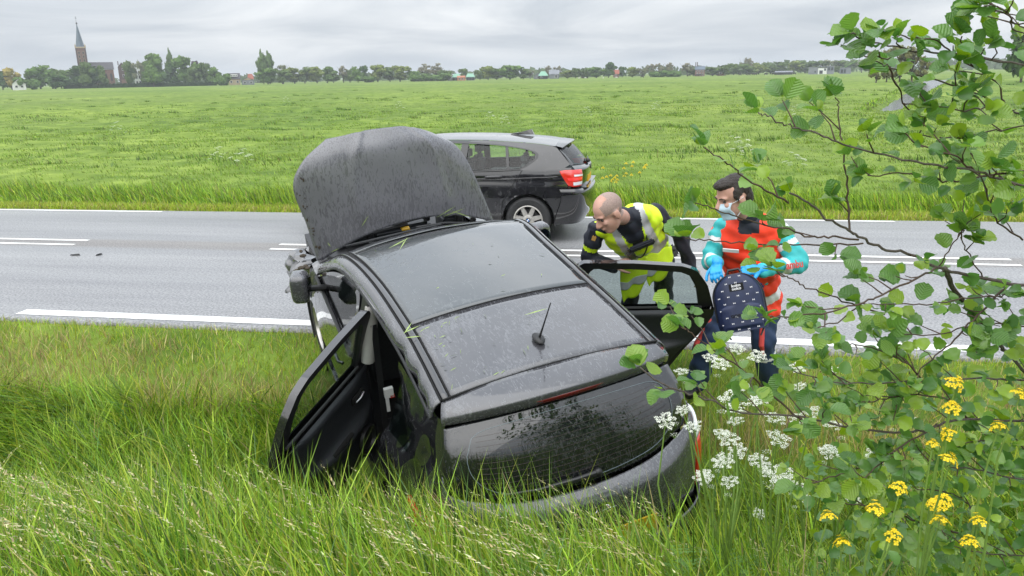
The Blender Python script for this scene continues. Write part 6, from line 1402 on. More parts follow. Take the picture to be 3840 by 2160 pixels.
for gi, (key, ps) in enumerate(sorted(gy.items())):
    cx_ = sum(p.x for p in ps)/len(ps); cy_ = sum(p.y for p in ps)/len(ps)+.05; base = Vector((cx_, cy_, zg1(cx_, cy_)))
    pl = empty('wild_mustard', (0, 0, 0), 'yellow flowering mustard plant '+PY[gi % len(PY)], 'wildflower', 'yellow mustard under the alder'); fork = base+Vector((0, 0, (min(p.z for p in ps)-base.z)*.6))
    MB().tube([base, fork], [.006, .0045], 7).build('stem', M_stem, pl)
    for p in ps:
        sz = rp_.uniform(.040, .055); MB().tube([fork, fork.lerp(p, .6)+Vector((rp_.uniform(-.02, .02), 0, 0)), p-Vector((0, 0, sz*.4))], [.0035, .003, .002], 6).build('stalk', M_stem, pl)
        o = bpy.data.objects.new('flower_head', YM[rp_.randrange(4)]); COL.objects.link(o); o.parent = pl; o.location = p; o.scale = (sz, sz, sz); o.rotation_euler = (rp_.uniform(.1, .7), rp_.uniform(-.3, .3), rp_.uniform(0, 6))
# ================================================================== FAR VILLAGE, FARMS AND TREES
TREES = [(-324.2, 354.0, 9.3, 9.5, 'dark'), (-321.3, 356.6, 11.0, 8.4, 'yellow'), (-291.7, 329.4, 6.7, 6.3, 'bush'), (-314.7, 362.5, 9.6, 9.6, 'mid'), (-311.8, 364.9, 11.2, 12.4, 'round'), (-307.6, 368.5, 11.7, 13.9, 'round'), (-304.6, 371.0, 10.0, 9.8, 'mid'), (-288.3, 332.4, 5.7, 7.6, 'bush'), (-287.6, 346.1, 6.6, 11.7, 'dark'), (-302.7, 372.5, 9.4, 7.6, 'round'), (-299.2, 375.4, 11.4, 10.7, 'dark'), (-280.5, 358.2, 12.7, 8.8, 'mid'), (-280.4, 364.7, 12.4, 9.5, 'dark'), (-277.3, 367.0, 11.0, 6.8, 'mid'), (-272.8, 382.8, 13.8, 6.5, 'mid'), (-265.3, 381.9, 13.6, 7.6, 'pale'), (-255.0, 376.8, 11.0, 9.1, 'round'), (-269.4, 403.3, 17.4, 14.2, 'round'), (-259.5, 379.8, 8.7, 8.4, 'mid'), (-272.0, 419.5, 19.5, 4.0, 'poplar'), (-261.8, 402.3, 12.1, 10.3, 'dark'), (-253.9, 405.0, 16.2, 13.3, 'round'), (-255.2, 418.3, 13.6, 6.1, 'purple'), (-246.8, 400.0, 10.2, 8.7, 'mid'), (-246.4, 411.9, 12.4, 9.0, 'mid'), (-237.8, 405.4, 9.7, 8.8, 'round'), (-226.2, 394.8, 6.7, 7.1, 'bush'), (-225.4, 389.5, 5.1, 7.0, 'bush'), (-219.4, 426.9, 17.5, 5.2, 'poplar'), (-216.3, 428.5, 17.2, 5.2, 'poplar'), (-212.8, 419.0, 9.3, 11.4, 'round'), (-209.7, 431.8, 11.1, 9.2, 'pale'), (-205.9, 422.5, 7.8, 10.5, 'mid'), (-204.1, 434.4, 9.3, 11.7, 'yelgreen'), (-198.9, 436.8, 9.2, 9.3, 'mid'), (-192.6, 439.7, 9.4, 10.3, 'yelgreen'), (-187.3, 441.9, 9.3, 10.0, 'round'), (-184.0, 443.3, 6.5, 7.8, 'mid'), (-178.6, 445.5, 9.7, 6.9, 'bare'), (-175.2, 446.9, 7.3, 7.8, 'mid'), (-170.9, 448.6, 9.0, 7.2, 'round'), (-167.4, 449.9, 10.0, 4.7, 'dark'), (-161.3, 436.1, 4.1, 9.1, 'bush'), (-160.1, 452.5, 9.9, 12.0, 'yelgreen'), (-153.3, 454.8, 8.4, 10.4, 'mid'), (-147.7, 456.7, 9.5, 12.0, 'yelgreen'), (-140.5, 459.0, 6.4, 7.9, 'round'), (-145.0, 499.4, 10.5, 12.0, 'bare'), (-139.1, 506.2, 10.8, 13.9, 'bare'), (-132.9, 450.8, 5.0, 10.9, 'bush'), (-123.9, 453.4, 4.9, 12.5, 'bush'), (-120.4, 459.5, 6.3, 7.9, 'mid'), (-116.1, 486.3, 7.4, 6.0, 'mid'), (-107.2, 493.5, 6.2, 8.4, 'mid'), (-97.2, 470.1, 8.3, 9.6, 'yelgreen'), (-92.2, 471.1, 6.9, 9.6, 'mid'), (-84.3, 472.5, 8.6, 15.3, 'round'), (-76.5, 473.9, 6.1, 8.9, 'mid'), (-72.4, 474.5, 5.5, 6.4, 'pale'), (-66.5, 515.7, 8.1, 6.2, 'bare'), (-60.3, 516.5, 8.0, 6.9, 'bare'), (-50.3, 477.4, 5.0, 8.0, 'yelgreen'), (-45.6, 477.8, 5.9, 7.3, 'mid'), (-40.2, 478.3, 5.8, 8.0, 'mid'), (-33.3, 478.8, 6.6, 11.1, 'round'), (-26.1, 479.3, 9.0, 8.2, 'dark'), (-18.7, 499.7, 6.7, 4.9, 'dark'), (-12.0, 479.9, 6.2, 7.9, 'yelgreen'), (-5.8, 480.0, 5.7, 7.9, 'pale'), (-1.4, 480.0, 7.5, 7.9, 'bare'), (4.7, 480.0, 7.9, 6.3, 'bare'), (9.7, 479.9, 8.1, 6.3, 'bare'), (3.1, 465.0, 4.0, 9.1, 'bush'), (9.1, 464.9, 3.9, 9.1, 'bush'), (13.5, 464.8, 3.5, 7.6, 'bush'), (19.7, 479.6, 7.6, 9.4, 'bare'), (23.1, 479.4, 4.3, 6.8, 'mid'), (33.9, 478.8, 5.3, 9.3, 'mid'), (41.0, 478.2, 6.0, 8.6, 'mid'), (51.5, 537.5, 7.6, 10.4, 'mid'), (59.5, 556.8, 11.1, 6.1, 'bare'), (63.6, 556.4, 10.7, 5.4, 'bare'), (59.4, 536.7, 6.8, 12.1, 'mid'), (69.4, 555.7, 7.5, 12.4, 'yelgreen'), (79.5, 574.5, 7.8, 12.8, 'mid'), (87.0, 573.4, 8.0, 12.8, 'mid'), (95.8, 582.2, 8.7, 12.9, 'yelgreen'), (105.0, 590.7, 8.9, 13.1, 'mid'), (112.2, 589.4, 8.8, 13.0, 'mid'), (119.4, 588.0, 9.0, 13.0, 'pale'), (126.4, 586.5, 8.4, 12.9, 'mid'), (133.0, 585.1, 8.3, 11.0, 'mid'), (131.2, 544.4, 8.4, 10.2, 'pale'), (135.7, 543.3, 7.6, 8.5, 'mid'), (41.5, 160.7, 6.1, 3.5, 'willow'), (43.7, 162.2, 6.7, 4.1, 'willow'), (46.4, 163.5, 6.9, 4.6, 'willow'), (48.4, 163.0, 6.7, 4.6, 'willow'), (49.5, 160.5, 5.7, 3.2, 'willow'), (277.7, 856.1, 7.6, 21.1, 'far'), (290.8, 851.7, 8.3, 23.5, 'far'), (303.7, 847.2, 8.5, 23.3, 'far'), (316.2, 842.6, 8.6, 23.1, 'far'), (328.5, 837.9, 8.8, 22.9, 'far'), (57.3, 138.6, 8.2, 5.1, 'dark')]
def tree_mat(name, a, b_): return pmat(name, a, .8, base2=b_, vs_=3.5, spec=.15, transl=.2)
TM_ = dict(dark=tree_mat('foliage_dark', (0.046, 0.093, 0.028), (0.093, 0.163, 0.043)), round=tree_mat('foliage_green', (0.085, 0.163, 0.034), (0.163, 0.256, 0.056)), mid=tree_mat('foliage_mid', (0.085, 0.139, 0.040), (0.147, 0.209, 0.062)),
           yelgreen=tree_mat('foliage_yellowish', (0.132, 0.178, 0.040), (0.225, 0.271, 0.065)), yellow=tree_mat('foliage_yellow', (0.310, 0.264, 0.070), (0.496, 0.388, 0.109)), purple=tree_mat('foliage_copper', (0.043, 0.031, 0.040), (0.078, 0.054, 0.062)),
           pale=tree_mat('foliage_pale', (0.171, 0.186, 0.101), (0.264, 0.279, 0.155)), bare=tree_mat('foliage_sparse', (0.186, 0.178, 0.116), (0.295, 0.279, 0.186)), bush=tree_mat('foliage_bush', (0.078, 0.147, 0.034), (0.139, 0.225, 0.054)), willow=tree_mat('foliage_willow', (0.163, 0.178, 0.062), (0.264, 0.256, 0.109)), far=tree_mat('foliage_far', (0.078, 0.116, 0.054), (0.124, 0.171, 0.078)), poplar=tree_mat('foliage_poplar', (0.078, 0.132, 0.039), (0.132, 0.202, 0.056)))
M_trunk = pmat('tree_trunk', (.06, .048, .038), .85, var=.3, vs_=4)
def crown_mesh(kind, seed):
    """unit tree: height 1, width 1. Many small leaf-clump faces through the crown's volume over a ragged core"""
    r = np.random.RandomState(seed); lob = []
    if kind == 'poplar':
        for k in range(9): z = .16+.78*k/8; lob.append((r.uniform(-.10, .10), r.uniform(-.10, .10), z, .30*math.sin(math.pi*min(.97, .14+.84*k/8))+.06, .13))
        nq, sz, core = 620, .050, .8
    elif kind == 'bush':
        for k in range(7): lob.append((r.uniform(-.36, .36), r.uniform(-.2, .2), r.uniform(.22, .60), r.uniform(.18, .26), r.uniform(.24, .34)))
        nq, sz, core = 420, .065, .85
    elif kind in ('bare', 'willow', 'pale'):
        for k in range(13): a = r.uniform(0, 6.3); q = r.uniform(.05, .40); lob.append((math.cos(a)*q, math.sin(a)*q, r.uniform(.36, .90) if kind != 'willow' else r.uniform(.18, .90), r.uniform(.09, .15), r.uniform(.07, .13)))
        nq, sz, core = (560 if kind != 'willow' else 1500), (.030 if kind != 'willow' else .024), .0
    else:
        for k in range(12 if kind != 'mirror' else 26):
            a = r.uniform(0, 6.3); z = r.uniform(.26, .88); q = r.uniform(0, .34)*math.sin(math.pi*min(1, (z-.1)/.95)); lob.append((math.cos(a)*q, math.sin(a)*q, z, r.uniform(.13, .24), r.uniform(.10, .17)))
        nq, sz, core = (620, .046, .72) if kind != 'mirror' else (5200, .014, .45)
    V = []; F = []; w = np.array([l[3]**2 for l in lob]); w /= w.sum()
    for _ in range(nq):
        l = lob[r.choice(len(lob), p=w)]; d = r.randn(3); d /= np.linalg.norm(d); q = r.uniform(.72, 1.12) if core else r.uniform(.2, 1.1)
        c = np.array([l[0]+d[0]*l[3]*q, l[1]+d[1]*l[3]*q, l[2]+d[2]*l[4]*q])
        if c[2] < .04: continue
        n_ = d+r.randn(3)*.6; n_ /= np.linalg.norm(n_); x = np.cross(n_, [.3, .5, .8]); x /= np.linalg.norm(x); y = np.cross(n_, x); s = sz*r.uniform(.6, 1.4); b = len(V)
        V += [tuple(c+(x*a_+y*b_)*s*r.uniform(.7, 1.3)) for a_, b_ in ((-1, -.7), (.9, -1), (1, .8), (-.8, 1))]; F.append((b, b+1, b+2, b+3))
    if core:
        for l in lob:
            mb = MB().ell((l[0], l[1], l[2]), (l[3]*core*1.05, l[3]*core*1.05, l[4]*core*1.05), None, 8, 5); b = len(V); j = r.uniform(.85, 1.15, (len(mb.v), 1))
            V += [tuple(np.array([l[0], l[1], l[2]])+(np.array(p)-np.array([l[0], l[1], l[2]]))*j[i]) for i, p in enumerate(mb.v)]; F += [tuple(q+b for q in f) for f in mb.f]
    me = bpy.data.meshes.new('crown'); me.from_pydata([tuple(map(float, p)) for p in V], [], F); me.update()
    tb = MB(); tb.tube([(0, 0, -.02), (.01, 0, .25), (0, .01, .55)], [.030, .024, .012], 6)
    if kind in ('bare', 'willow', 'pale'):
        for k in range(11):
            a = r.uniform(0, 6.3); q = r.uniform(.18, .42); z1 = r.uniform(.55, .95); tb.tube([(0, 0, r.uniform(.12, .4)), (math.cos(a)*q*.5, math.sin(a)*q*.5, z1*.7), (math.cos(a)*q, math.sin(a)*q, z1)], [.012, .008, .004], 4)
    else:
        for k in range(4):
            a = r.uniform(0, 6.3); tb.tube([(0, 0, .25), (math.cos(a)*.15, math.sin(a)*.15, .5)], [.014, .008], 5)
    tm = bpy.data.meshes.new('trunk'); tm.from_pydata(tb.v, [], tb.f); tm.update(); return me, tm
CM = {}
def crown_kind(k): return k if k in ('poplar', 'bush', 'bare', 'willow', 'pale') else 'round'
tn = random.Random(77); cnt = {}
PLACE = [(-292, 'left of the church, near the white cottage'), (-262, 'around the church and white gabled house'), (-228, 'right of the church, behind the long hedge'), (-196, 'beside the two tall poplars'), (-150, 'in the row right of the poplars'), (-118, 'left of the white farmhouse'), (-70, 'between the two green roofed farms'), (20, 'right of the second green roofed farm'), (70, 'behind the black cattle'), (130, 'behind the modern grey buildings'), (400, 'beyond the canal')]
KN = dict(dark='dark green', round='full green', mid='dull green', yelgreen='yellow green', yellow='yellow leaved', purple='dark copper', pale='pale thin leaved', bare='sparse half bare', bush='low bushy', willow='loose multi stemmed', far='hazy blue green', poplar='tall narrow poplar')
for (u_, v_, h_, w_, kind) in TREES:
    ck = crown_kind(kind); var = tn.randrange(3); key = (ck, kind, var)
    if key not in CM:
        cm, tm = crown_mesh(ck, hash((ck, var)) % 1000 if False else {'poplar': 10, 'bush': 20, 'bare': 30, 'willow': 40, 'pale': 50, 'round': 60}[ck]+var); cm.materials.append(TM_[kind]); tm.materials.append(M_trunk); CM[key] = (cm, tm)
    cm, tm = CM[key]; wide = w_*(1.25 if ck not in ('poplar',) else 1.55)
    place = next(t_ for lim, t_ in PLACE if u_ <= lim)
    t = empty('poplar_tree' if ck == 'poplar' else ('bush' if ck == 'bush' else 'tree'), (u_, v_, zg1(u_, v_)-.1), KN[kind]+(' tree ' if ck not in ('bush', 'poplar') else ' shrub ' if ck == 'bush' else ' tree ')+place, 'tree' if ck != 'bush' else 'bush', 'far trees '+place)
    t.scale = (wide, wide, h_*1.04); t.rotation_euler = (0, 0, tn.uniform(0, 6.3))
    for nm, me in (('crown', cm), ('trunk', tm)):
        o = bpy.data.objects.new(nm, me); COL.objects.link(o); o.parent = t
# low far wood edge that reads as one mass behind everything
r5 = np.random.RandomState(15); V = []; F = []
for k in range(2600):
    x = r5.uniform(-520, 620); y = 640-.00006*x*x+r5.uniform(-25, 25)+(60 if x > 120 else 0); h = (4.5+3.5*fbm(np.array([x*.02]), np.array([3.3]))[0]+(2.0 if x > 60 else 0))
    c = np.array([x, y, r5.uniform(0, h)-.5]); s = r5.uniform(1.2, 2.4); n_ = r5.randn(3); n_[1] -= 1.5; n_ /= np.linalg.norm(n_); a_ = np.cross(n_, [.2, .3, .9]); a_ /= np.linalg.norm(a_); b_ = np.cross(n_, a_); b0 = len(V)
    V += [tuple(c+(a_*p+b_*q)*s) for p, q in ((-1, -.6), (.9, -.8), (.8, .9), (-.9, .7))]; F.append((b0, b0+1, b0+2, b0+3))
tag(np_mesh('far_wood', V, F, TM_['far']), 'hazy line of woodland along the whole horizon', 'woodland', kind='stuff')
# ------------------------------------------------------------------ buildings
M_brick = pmat('red_brick', (.165, .090, .072), .85, var=.22, vs_=1.2, bump=.3, bs=8); M_brickd = pmat('dark_brick', (.085, .055, .050), .85, var=.2, vs_=1.2)
M_slate = pmat('blue_slate', (.085, .115, .15), .55, var=.15, vs_=1.5); M_droof = pmat('dark_roof_tiles', (.045, .040, .044), .6, var=.2, vs_=1.5); M_rroof = pmat('red_roof_tiles', (.28, .085, .05), .75, var=.2, vs_=1.5)
M_wwall = pmat('white_render', (.66, .66, .64), .7, var=.06, vs_=1); M_groof = pmat('green_sheet_roof', (.18, .36, .25), .5, var=.1, vs_=1); M_gwall = pmat('grey_cladding', (.17, .18, .20), .6, var=.12, vs_=.8); M_dk = pmat('dark_opening', (.012, .013, .015), .3); M_ochre = pmat('pale_brick', (.38, .30, .20), .8, var=.1, vs_=1); M_orange = pmat('orange_brick', (.36, .14, .075), .8, var=.15, vs_=1)
M_leaf2 = tree_mat('hedge_leaves', (.022, .048, .014), (.045, .080, .022))
def bld(name, label, u_, v_, az, cat='house'):
    t = empty(name, (u_, v_, zg1(u_, v_)-.15), label, cat); t.rotation_euler = (0, 0, math.radians(-az)); return t
def walls(t, w, d, h, mt, gable=0, x=0, y=0, name='wall'):
    m = MB(); a, b = w/2, d/2
    P = [(x-a, y-b, 0), (x+a, y-b, 0), (x+a, y+b, 0), (x-a, y+b, 0), (x-a, y-b, h), (x+a, y-b, h), (x+a, y+b, h), (x-a, y+b, h)]
    F = [(0, 1, 5, 4), (1, 2, 6, 5), (2, 3, 7, 6), (3, 0, 4, 7)]
    if gable == 'front': P += [(x, y-b, h+gh[0]), (x, y+b, h+gh[0])]; F += [(4, 5, 8), (6, 7, 9)]
    if gable == 'side': P += [(x-a, y, h+gh[0]), (x+a, y, h+gh[0])]; F += [(7, 4, 8), (5, 6, 9)]
    m.add(P, F); return m.build(name, mt, t)
gh = [2.0]
def roof(t, w, d, h, rh, mt, ridge='x', x=0, y=0, ov=.3, hip=0.0, th=.18):
    a, b = w/2+ov, d/2+ov; m = MB()
    if ridge == 'x': R0, R1 = (x-a+hip, y, h+rh), (x+a-hip, y, h+rh)
    else: R0, R1 = (x, y-b+hip, h+rh), (x, y+b-hip, h+rh)
    C4 = [(x-a, y-b, h-.1), (x+a, y-b, h-.1), (x+a, y+b, h-.1), (x-a, y+b, h-.1)]
    F = [(0, 1, 5, 4), (2, 3, 4, 5), (3, 0, 4), (1, 2, 5)] if ridge == 'x' else [(1, 2, 5, 4), (3, 0, 4, 5), (0, 1, 4), (2, 3, 5)]
    if not hip: F = F[:2]
    P = C4+[R0, R1]; o = m.add(P+[(p[0], p[1], p[2]-th) for p in P], F+[tuple(q+6 for q in reversed(f)) for f in F]).build('roof', mt, t); return o
def win(t, x, y, z, w, h, pane=True, fm=None):
    f = MB().box((x, y, z), (w, .12, h)).build('window', fm or M_wwall, t); MB().box((x, y-.05, z), (w*.78, .10, h*.82)).build('pane', M_dk, f); return f
# church
ch = bld('church', 'red brick village church with a tall slate spire and dark roofed nave', -307.9, 394.0, -38, 'church')
walls(ch, 4.7, 4.7, 21.2, M_brick, name='tower')
cn = MB()
for sx in (-1, 1):
    for sy in (-1, 1): cn.box((sx*2.2, sy*2.2, 10.6), (.7, .7, 21.0))
cn.build('tower_buttresses', M_brickd, ch); tc_ = MB(); tc_.box((0, 0, 21.4), (5.3, 5.3, .7)); tc_.build('parapet', M_ochre, ch)
for sx in (-1, 1):
    for sy in (-1, 1): MB().lathe([(.35, 0), (.28, .8), (0, 1.6)], c=(sx*2.35, sy*2.35, 21.7), n=8).build('pinnacle', M_ochre, ch)
    for z in (14.6, 16.6, 18.6): win(ch, sx*1.0, -2.38, z, 1.05, 1.5, fm=M_ochre)
win(ch, 0, -2.38, 11.2, 1.2, 2.0, fm=M_brickd)
spr = MB().lathe([(2.35, 21.7), (1.9, 23.0), (.10, 33.6)], n=8).build('spire', M_slate, ch); MB().lathe([(0, 33.2), (.42, 33.7), (.42, 34.1), (0, 34.6)], n=10).build('spire_ball', M_droof, spr); cx_ = MB(); cx_.box((0, 0, 36.0), (.14, .14, 3.2)); cx_.box((0, 0, 36.6), (1.1, .14, .14)); cx_.build('cross', M_droof, spr)
gh[0] = 3.6; walls(ch, 12.6, 8.5, 10.0, M_brick, 'side', x=8.2, y=1.2, name='nave_wall'); roof(ch, 12.6, 8.5, 10.0, 3.7, M_droof, 'x', x=8.2, y=1.2, ov=.35)
MB().box((8.2, -3.12, 9.8), (12.9, .25, .45)).build('eaves_band', M_wwall, ch)
for x in (4.5, 7.5, 10.5, 13.0): win(ch, x, -3.06, 5.5, 1.1, 4.2, fm=M_brickd)
t = bld('tall_house', 'narrow dark brick house with a steep roof right of the church', -292.7, 405.4, -35.8); gh[0] = 2.2; walls(t, 4.1, 6, 11.0, M_brickd, 'front'); roof(t, 4.1, 6, 11.0, 2.4, M_droof, 'y', ov=.15); MB().box((-1.7, 0, 13.0), (.5, .7, 2.2)).build('chimney', M_brickd, t); win(t, .3, -3.05, 9.6, 1.0, 1.2); win(t, .3, -3.05, 6.2, 1.0, 1.4); walls(t, 3.0, 4, 4.2, M_brick, x=.4, y=-5)
t = bld('gabled_house', 'white stepped gable house standing behind a blossoming tree', -274.5, 393.8, -34.9); walls(t, 5.3, 7, 8.6, M_wwall)
for k in range(4): MB().box((0, -3.3, 8.6+.55+.95*k), (5.0-1.25*k, .5, .95)).build('gable_step', M_wwall, t)
roof(t, 5.0, 7, 8.6, 3.2, M_droof, 'y', ov=0)
for z in (2.4, 5.2, 7.8):
    for x in (-1.5, 0, 1.5): win(t, x, -3.56, z, .9, 1.5, fm=M_gwall)
t = bld('cottage', 'small white gabled cottage with dark roof at the left edge', -292.3, 328.9, -41.6); gh[0] = 2.2; walls(t, 5.4, 7, 3.0, M_wwall, 'front'); roof(t, 5.4, 7, 3.0, 2.35, M_droof, 'y', ov=.35); win(t, -1.1, -3.55, 1.7, 1.1, 1.0); win(t, 1.1, -3.55, 1.7, 1.1, 1.0); win(t, 0, -3.55, 3.7, .9, .8)
t = bld('dormer_house', 'house with wide white dormer left of the low black shed', -233.3, 419.5, -29.1); walls(t, 6.0, 7, 3.6, M_ochre); roof(t, 6.0, 7, 3.6, 3.0, M_droof, 'x', ov=.3); MB().box((0, -2.2, 5.3), (3.8, 2.0, 1.3)).build('dormer', M_wwall, t)
for x in (-1.3, -.45, .45, 1.3): win(t, x, -3.24, 5.3, .6, .7)
for x in (-1.8, 1.6): win(t, x, -3.55, 1.9, 1.3, 1.3)
t = bld('long_shed', 'low shed with pale gable and dark roof beside the dormer house', -222.3, 414.1, -28.2, 'shed'); gh[0] = 1.5; walls(t, 6.6, 8, 2.6, M_gwall, 'front'); roof(t, 6.6, 8, 2.6, 1.6, M_droof, 'y', ov=.3); win(t, -1.7, -4.05, 1.4, 1.5, 1.0); win(t, 1.7, -4.05, 1.4, 1.5, 1.0); MB().plate([(-2.6, -4.06, 2.75), (2.6, -4.06, 2.75), (0, -4.06, 3.95)], -.05).build('gable_board', M_ochre, t)
t = bld('red_roof_house', 'red roofed house behind the low shed', -235.0, 441.3, -28.0); walls(t, 3.6, 5, 3.4, M_wwall); roof(t, 3.6, 5, 3.4, 2.8, M_rroof, 'x', ov=.2, hip=.8); win(t, 0, -2.55, 2.0, 1.0, 1.0)
t = bld('farmhouse', 'white farmhouse with red roof beside the green roofed sheds', -119.4, 464.9, -14.4); gh[0] = 2.2; walls(t, 3.0, 6, 4.2, M_wwall, 'front'); roof(t, 3.0, 6, 4.2, 2.3, M_rroof, 'y', ov=.2); win(t, .3, -3.05, 4.3, .9, 1.0); win(t, -.5, -3.05, 2.2, .9, 1.1)
for (u_, v_, az, lb) in ((-115.0, 463.9, -13.9, 'open shed with green roof next to the white farmhouse'), (-107.5, 467.8, -12.9, 'second green roofed shed right of the orange brick barn')):
    t = bld('open_shed', lb, u_, v_, az, 'shed'); walls(t, 5.1, 7, 2.2, M_dk); roof(t, 5.1, 7, 2.2, 1.9, M_groof, 'x', ov=.25, hip=1.2)
    for x in (-2.4, -.8, .8, 2.4): MB().box((x, -3.6, 1.1), (.18, .18, 2.2)).build('post', M_gwall, t)
t = bld('brick_barn', 'low orange brick barn between the two green roofed sheds', -110.5, 456.8, -13.6, 'barn'); gh[0] = .9; walls(t, 4.7, 5, 2.0, M_orange); roof(t, 4.7, 5, 2.0, .9, M_orange, 'x', ov=.15); win(t, -.9, -2.55, 1.1, 1.0, 1.2); win(t, .9, -2.55, 1.1, 1.0, 1.2)
t = bld('steep_barn', 'barn with steep grey roof left of the second green roof', -67.8, 475.2, -8.1, 'barn'); gh[0] = 2.4; walls(t, 5.2, 7, 1.5, M_gwall, 'front'); roof(t, 5.2, 7, 1.5, 2.5, M_droof, 'y', ov=.4); win(t, 0, -3.55, 1.2, 1.2, 1.2)
t = bld('green_roof_barn', 'barn with bright green hipped roof in the middle distance', -63.9, 470.0, -7.7, 'barn'); walls(t, 5.4, 7, 2.2, M_dk); roof(t, 5.4, 7, 2.2, 2.4, M_groof, 'x', ov=.3, hip=1.8); win(t, -1.2, -3.55, 1.2, 1.2, 1.0)
t = bld('grey_barn', 'large grey barn right of the green hipped roof', -59.4, 486.4, -7.0, 'barn'); walls(t, 5.8, 8, 2.8, M_gwall); roof(t, 5.8, 8, 2.8, 2.5, M_gwall, 'x', ov=.3); win(t, 1.2, -4.05, 1.5, 1.6, 2.0)
t = bld('red_barn', 'small barn with brown red gable among far trees', -40.6, 485.0, -4.7, 'barn'); gh[0] = 2.6; walls(t, 4.2, 6, 2.4, M_brick, 'front'); roof(t, 4.2, 6, 2.4, 2.7, M_brickd, 'y', ov=.4); win(t, 0, -3.05, 1.6, .9, 1.0)
t = bld('small_house', 'small house with red roof beyond the far dark round tree', -22.4, 497.0, -2.6); walls(t, 3.4, 5, 2.4, M_brick); roof(t, 3.4, 5, 2.4, 2.3, M_rroof, 'x', ov=.25); win(t, 0, -2.55, 1.5, 1.0, 1.0)
t = bld('brick_house', 'brick house with two tall chimneys by the black cattle', 26.8, 479.2, 3.2); gh[0] = 1.6; walls(t, 5.4, 6, 4.0, M_brick, 'side'); roof(t, 5.4, 6, 4.0, 1.8, M_slate, 'x', ov=.2)
for x in (-2.5, -1.6): MB().box((x, 0, 6.6), (.45, .5, 3.0)).build('chimney', M_brickd, t)
for x in (-1.4, .2, 1.7): win(t, x, -3.05, 2.9, .8, 1.1); win(t, x, -3.05, 1.2, .8, 1.2)
t = bld('hipped_house', 'brown brick house with hipped roof right of the chimney house', 39.3, 488.4, 4.6); walls(t, 4.0, 5, 2.8, M_brick); roof(t, 4.0, 5, 2.8, 2.2, M_droof, 'x', ov=.3, hip=1.2); win(t, 0, -2.55, 1.6, 1.6, 1.1)
t = bld('modern_house', 'long flat roofed modern grey house with large windows', 92.2, 471.0, 11.1); walls(t, 5.0, 7, 3.9, M_gwall, x=-4.1, name='wall'); MB().box((-4.1, 0, 3.95), (5.2, 7.2, .2)).build('roof', M_gwall, t); walls(t, 4.6, 7, 3.4, M_wwall, x=.6); MB().box((.6, 0, 4.2), (5.0, 7.4, .25)).build('roof', M_gwall, t); walls(t, 3.6, 7, 4.3, M_gwall, x=4.8); MB().box((4.8, 0, 4.35), (3.8, 7.2, .2)).build('roof', M_gwall, t)
for x, z, w, h in ((.0, 1.3, 1.8, 1.8), (2.0, 2.6, 1.0, 1.2), (4.0, 3.0, 1.2, 1.8), (5.6, 3.0, 1.2, 1.8), (-3.0, 1.5, .8, 1.0)): win(t, x, -3.55, z, w, h, fm=M_slate)
t = bld('modern_annex', 'smaller flat roofed grey annex right of the modern house', 104.4, 468.5, 12.6); walls(t, 5.7, 6, 3.3, M_gwall); MB().box((0, 0, 3.35), (5.9, 6.2, .2)).build('roof', M_gwall, t); win(t, -1.7, -3.05, 1.6, 1.2, 2.2, fm=M_slate); win(t, -.2, -3.05, 1.6, 1.0, 2.2, fm=M_slate)
t = bld('dark_barn', 'long low black barn left of the modern house', 74.0, 482.0, 8.7, 'barn'); walls(t, 9.5, 5, 1.6, M_dk); roof(t, 9.5, 5, 1.6, .7, M_gwall, 'x', ov=.15)
# clipped hedge in front of the village
hv = []; hf = []; rh_ = np.random.RandomState(6); A0, A1 = np.array([-288.0, 352.0]), np.array([-232.0, 398.0])
hm = MB(); d_ = (A1-A0)/np.linalg.norm(A1-A0); nL = np.array([-d_[1], d_[0]])
for k in range(1500):
    c = A0+(A1-A0)*rh_.rand()+nL*rh_.uniform(-.5, .5); z = rh_.uniform(.1, 2.0); s = .35; n_ = rh_.randn(3); n_ /= np.linalg.norm(n_); a_ = np.cross(n_, [.2, .4, .9]); a_ /= np.linalg.norm(a_); b_ = np.cross(n_, a_); p0 = np.array([c[0], c[1], z-.5]); hm.add([p0-a_*s-b_*s, p0+a_*s-b_*s, p0+a_*s+b_*s, p0-a_*s+b_*s], [(0, 1, 2, 3)])
mid_ = (A0+A1)/2; hm.box((mid_[0], mid_[1], .4), (float(np.linalg.norm(A1-A0)), .8, 1.8), rz=math.atan2(d_[1], d_[0]))
tag(hm.build('hedge', M_leaf2), 'long clipped dark hedge in front of the church', 'hedge')
# cattle
M_cow = pmat('black_cow_hide', (.012, .011, .010), .7); M_shp = pmat('white_fleece', (.62, .60, .55), .9)
def beast_mesh(sc, leg):
    m = MB(); m.ell((0, 0, leg+.38), (.95, .34, .42), None, 12, 8); m.ell((.45, 0, leg+.42), (.42, .33, .44), None, 10, 7); m.tube([(.80, 0, leg+.55), (1.15, 0, leg+.62), (1.35, 0, leg+.45)], [.22, .17, .13], 8); m.ell((1.42, 0, leg+.38), (.20, .12, .14), None, 8, 6)
    for x in (-.68, -.6, .58, .66):
        y = .2 if x in (-.68, .58) else -.2; m.tube([(x, y, leg+.25), (x+(.05 if x > 0 else -.06), y, leg*.5), (x, y, 0)], [.14, .075, .06], 6)
    m.tube([(-.93, 0, leg+.6), (-1.05, 0, leg+.1)], [.03, .02], 5); m.tube([(1.28, .12, leg+.66), (1.25, .26, leg+.62)], [.04, .02], 5); m.tube([(1.28, -.12, leg+.66), (1.25, -.26, leg+.62)], [.04, .02], 5)
    return m
cow0 = None
CP = [(20.3, 470), (24.6, 466), (26.6, 470), (32.5, 462), (35.6, 466), (47.0, 455), (52.5, 462), (54.5, 460), (55.9, 462), (61.0, 458), (65.5, 462), (69.0, 455), (75.8, 457), (-5.5, 420)]
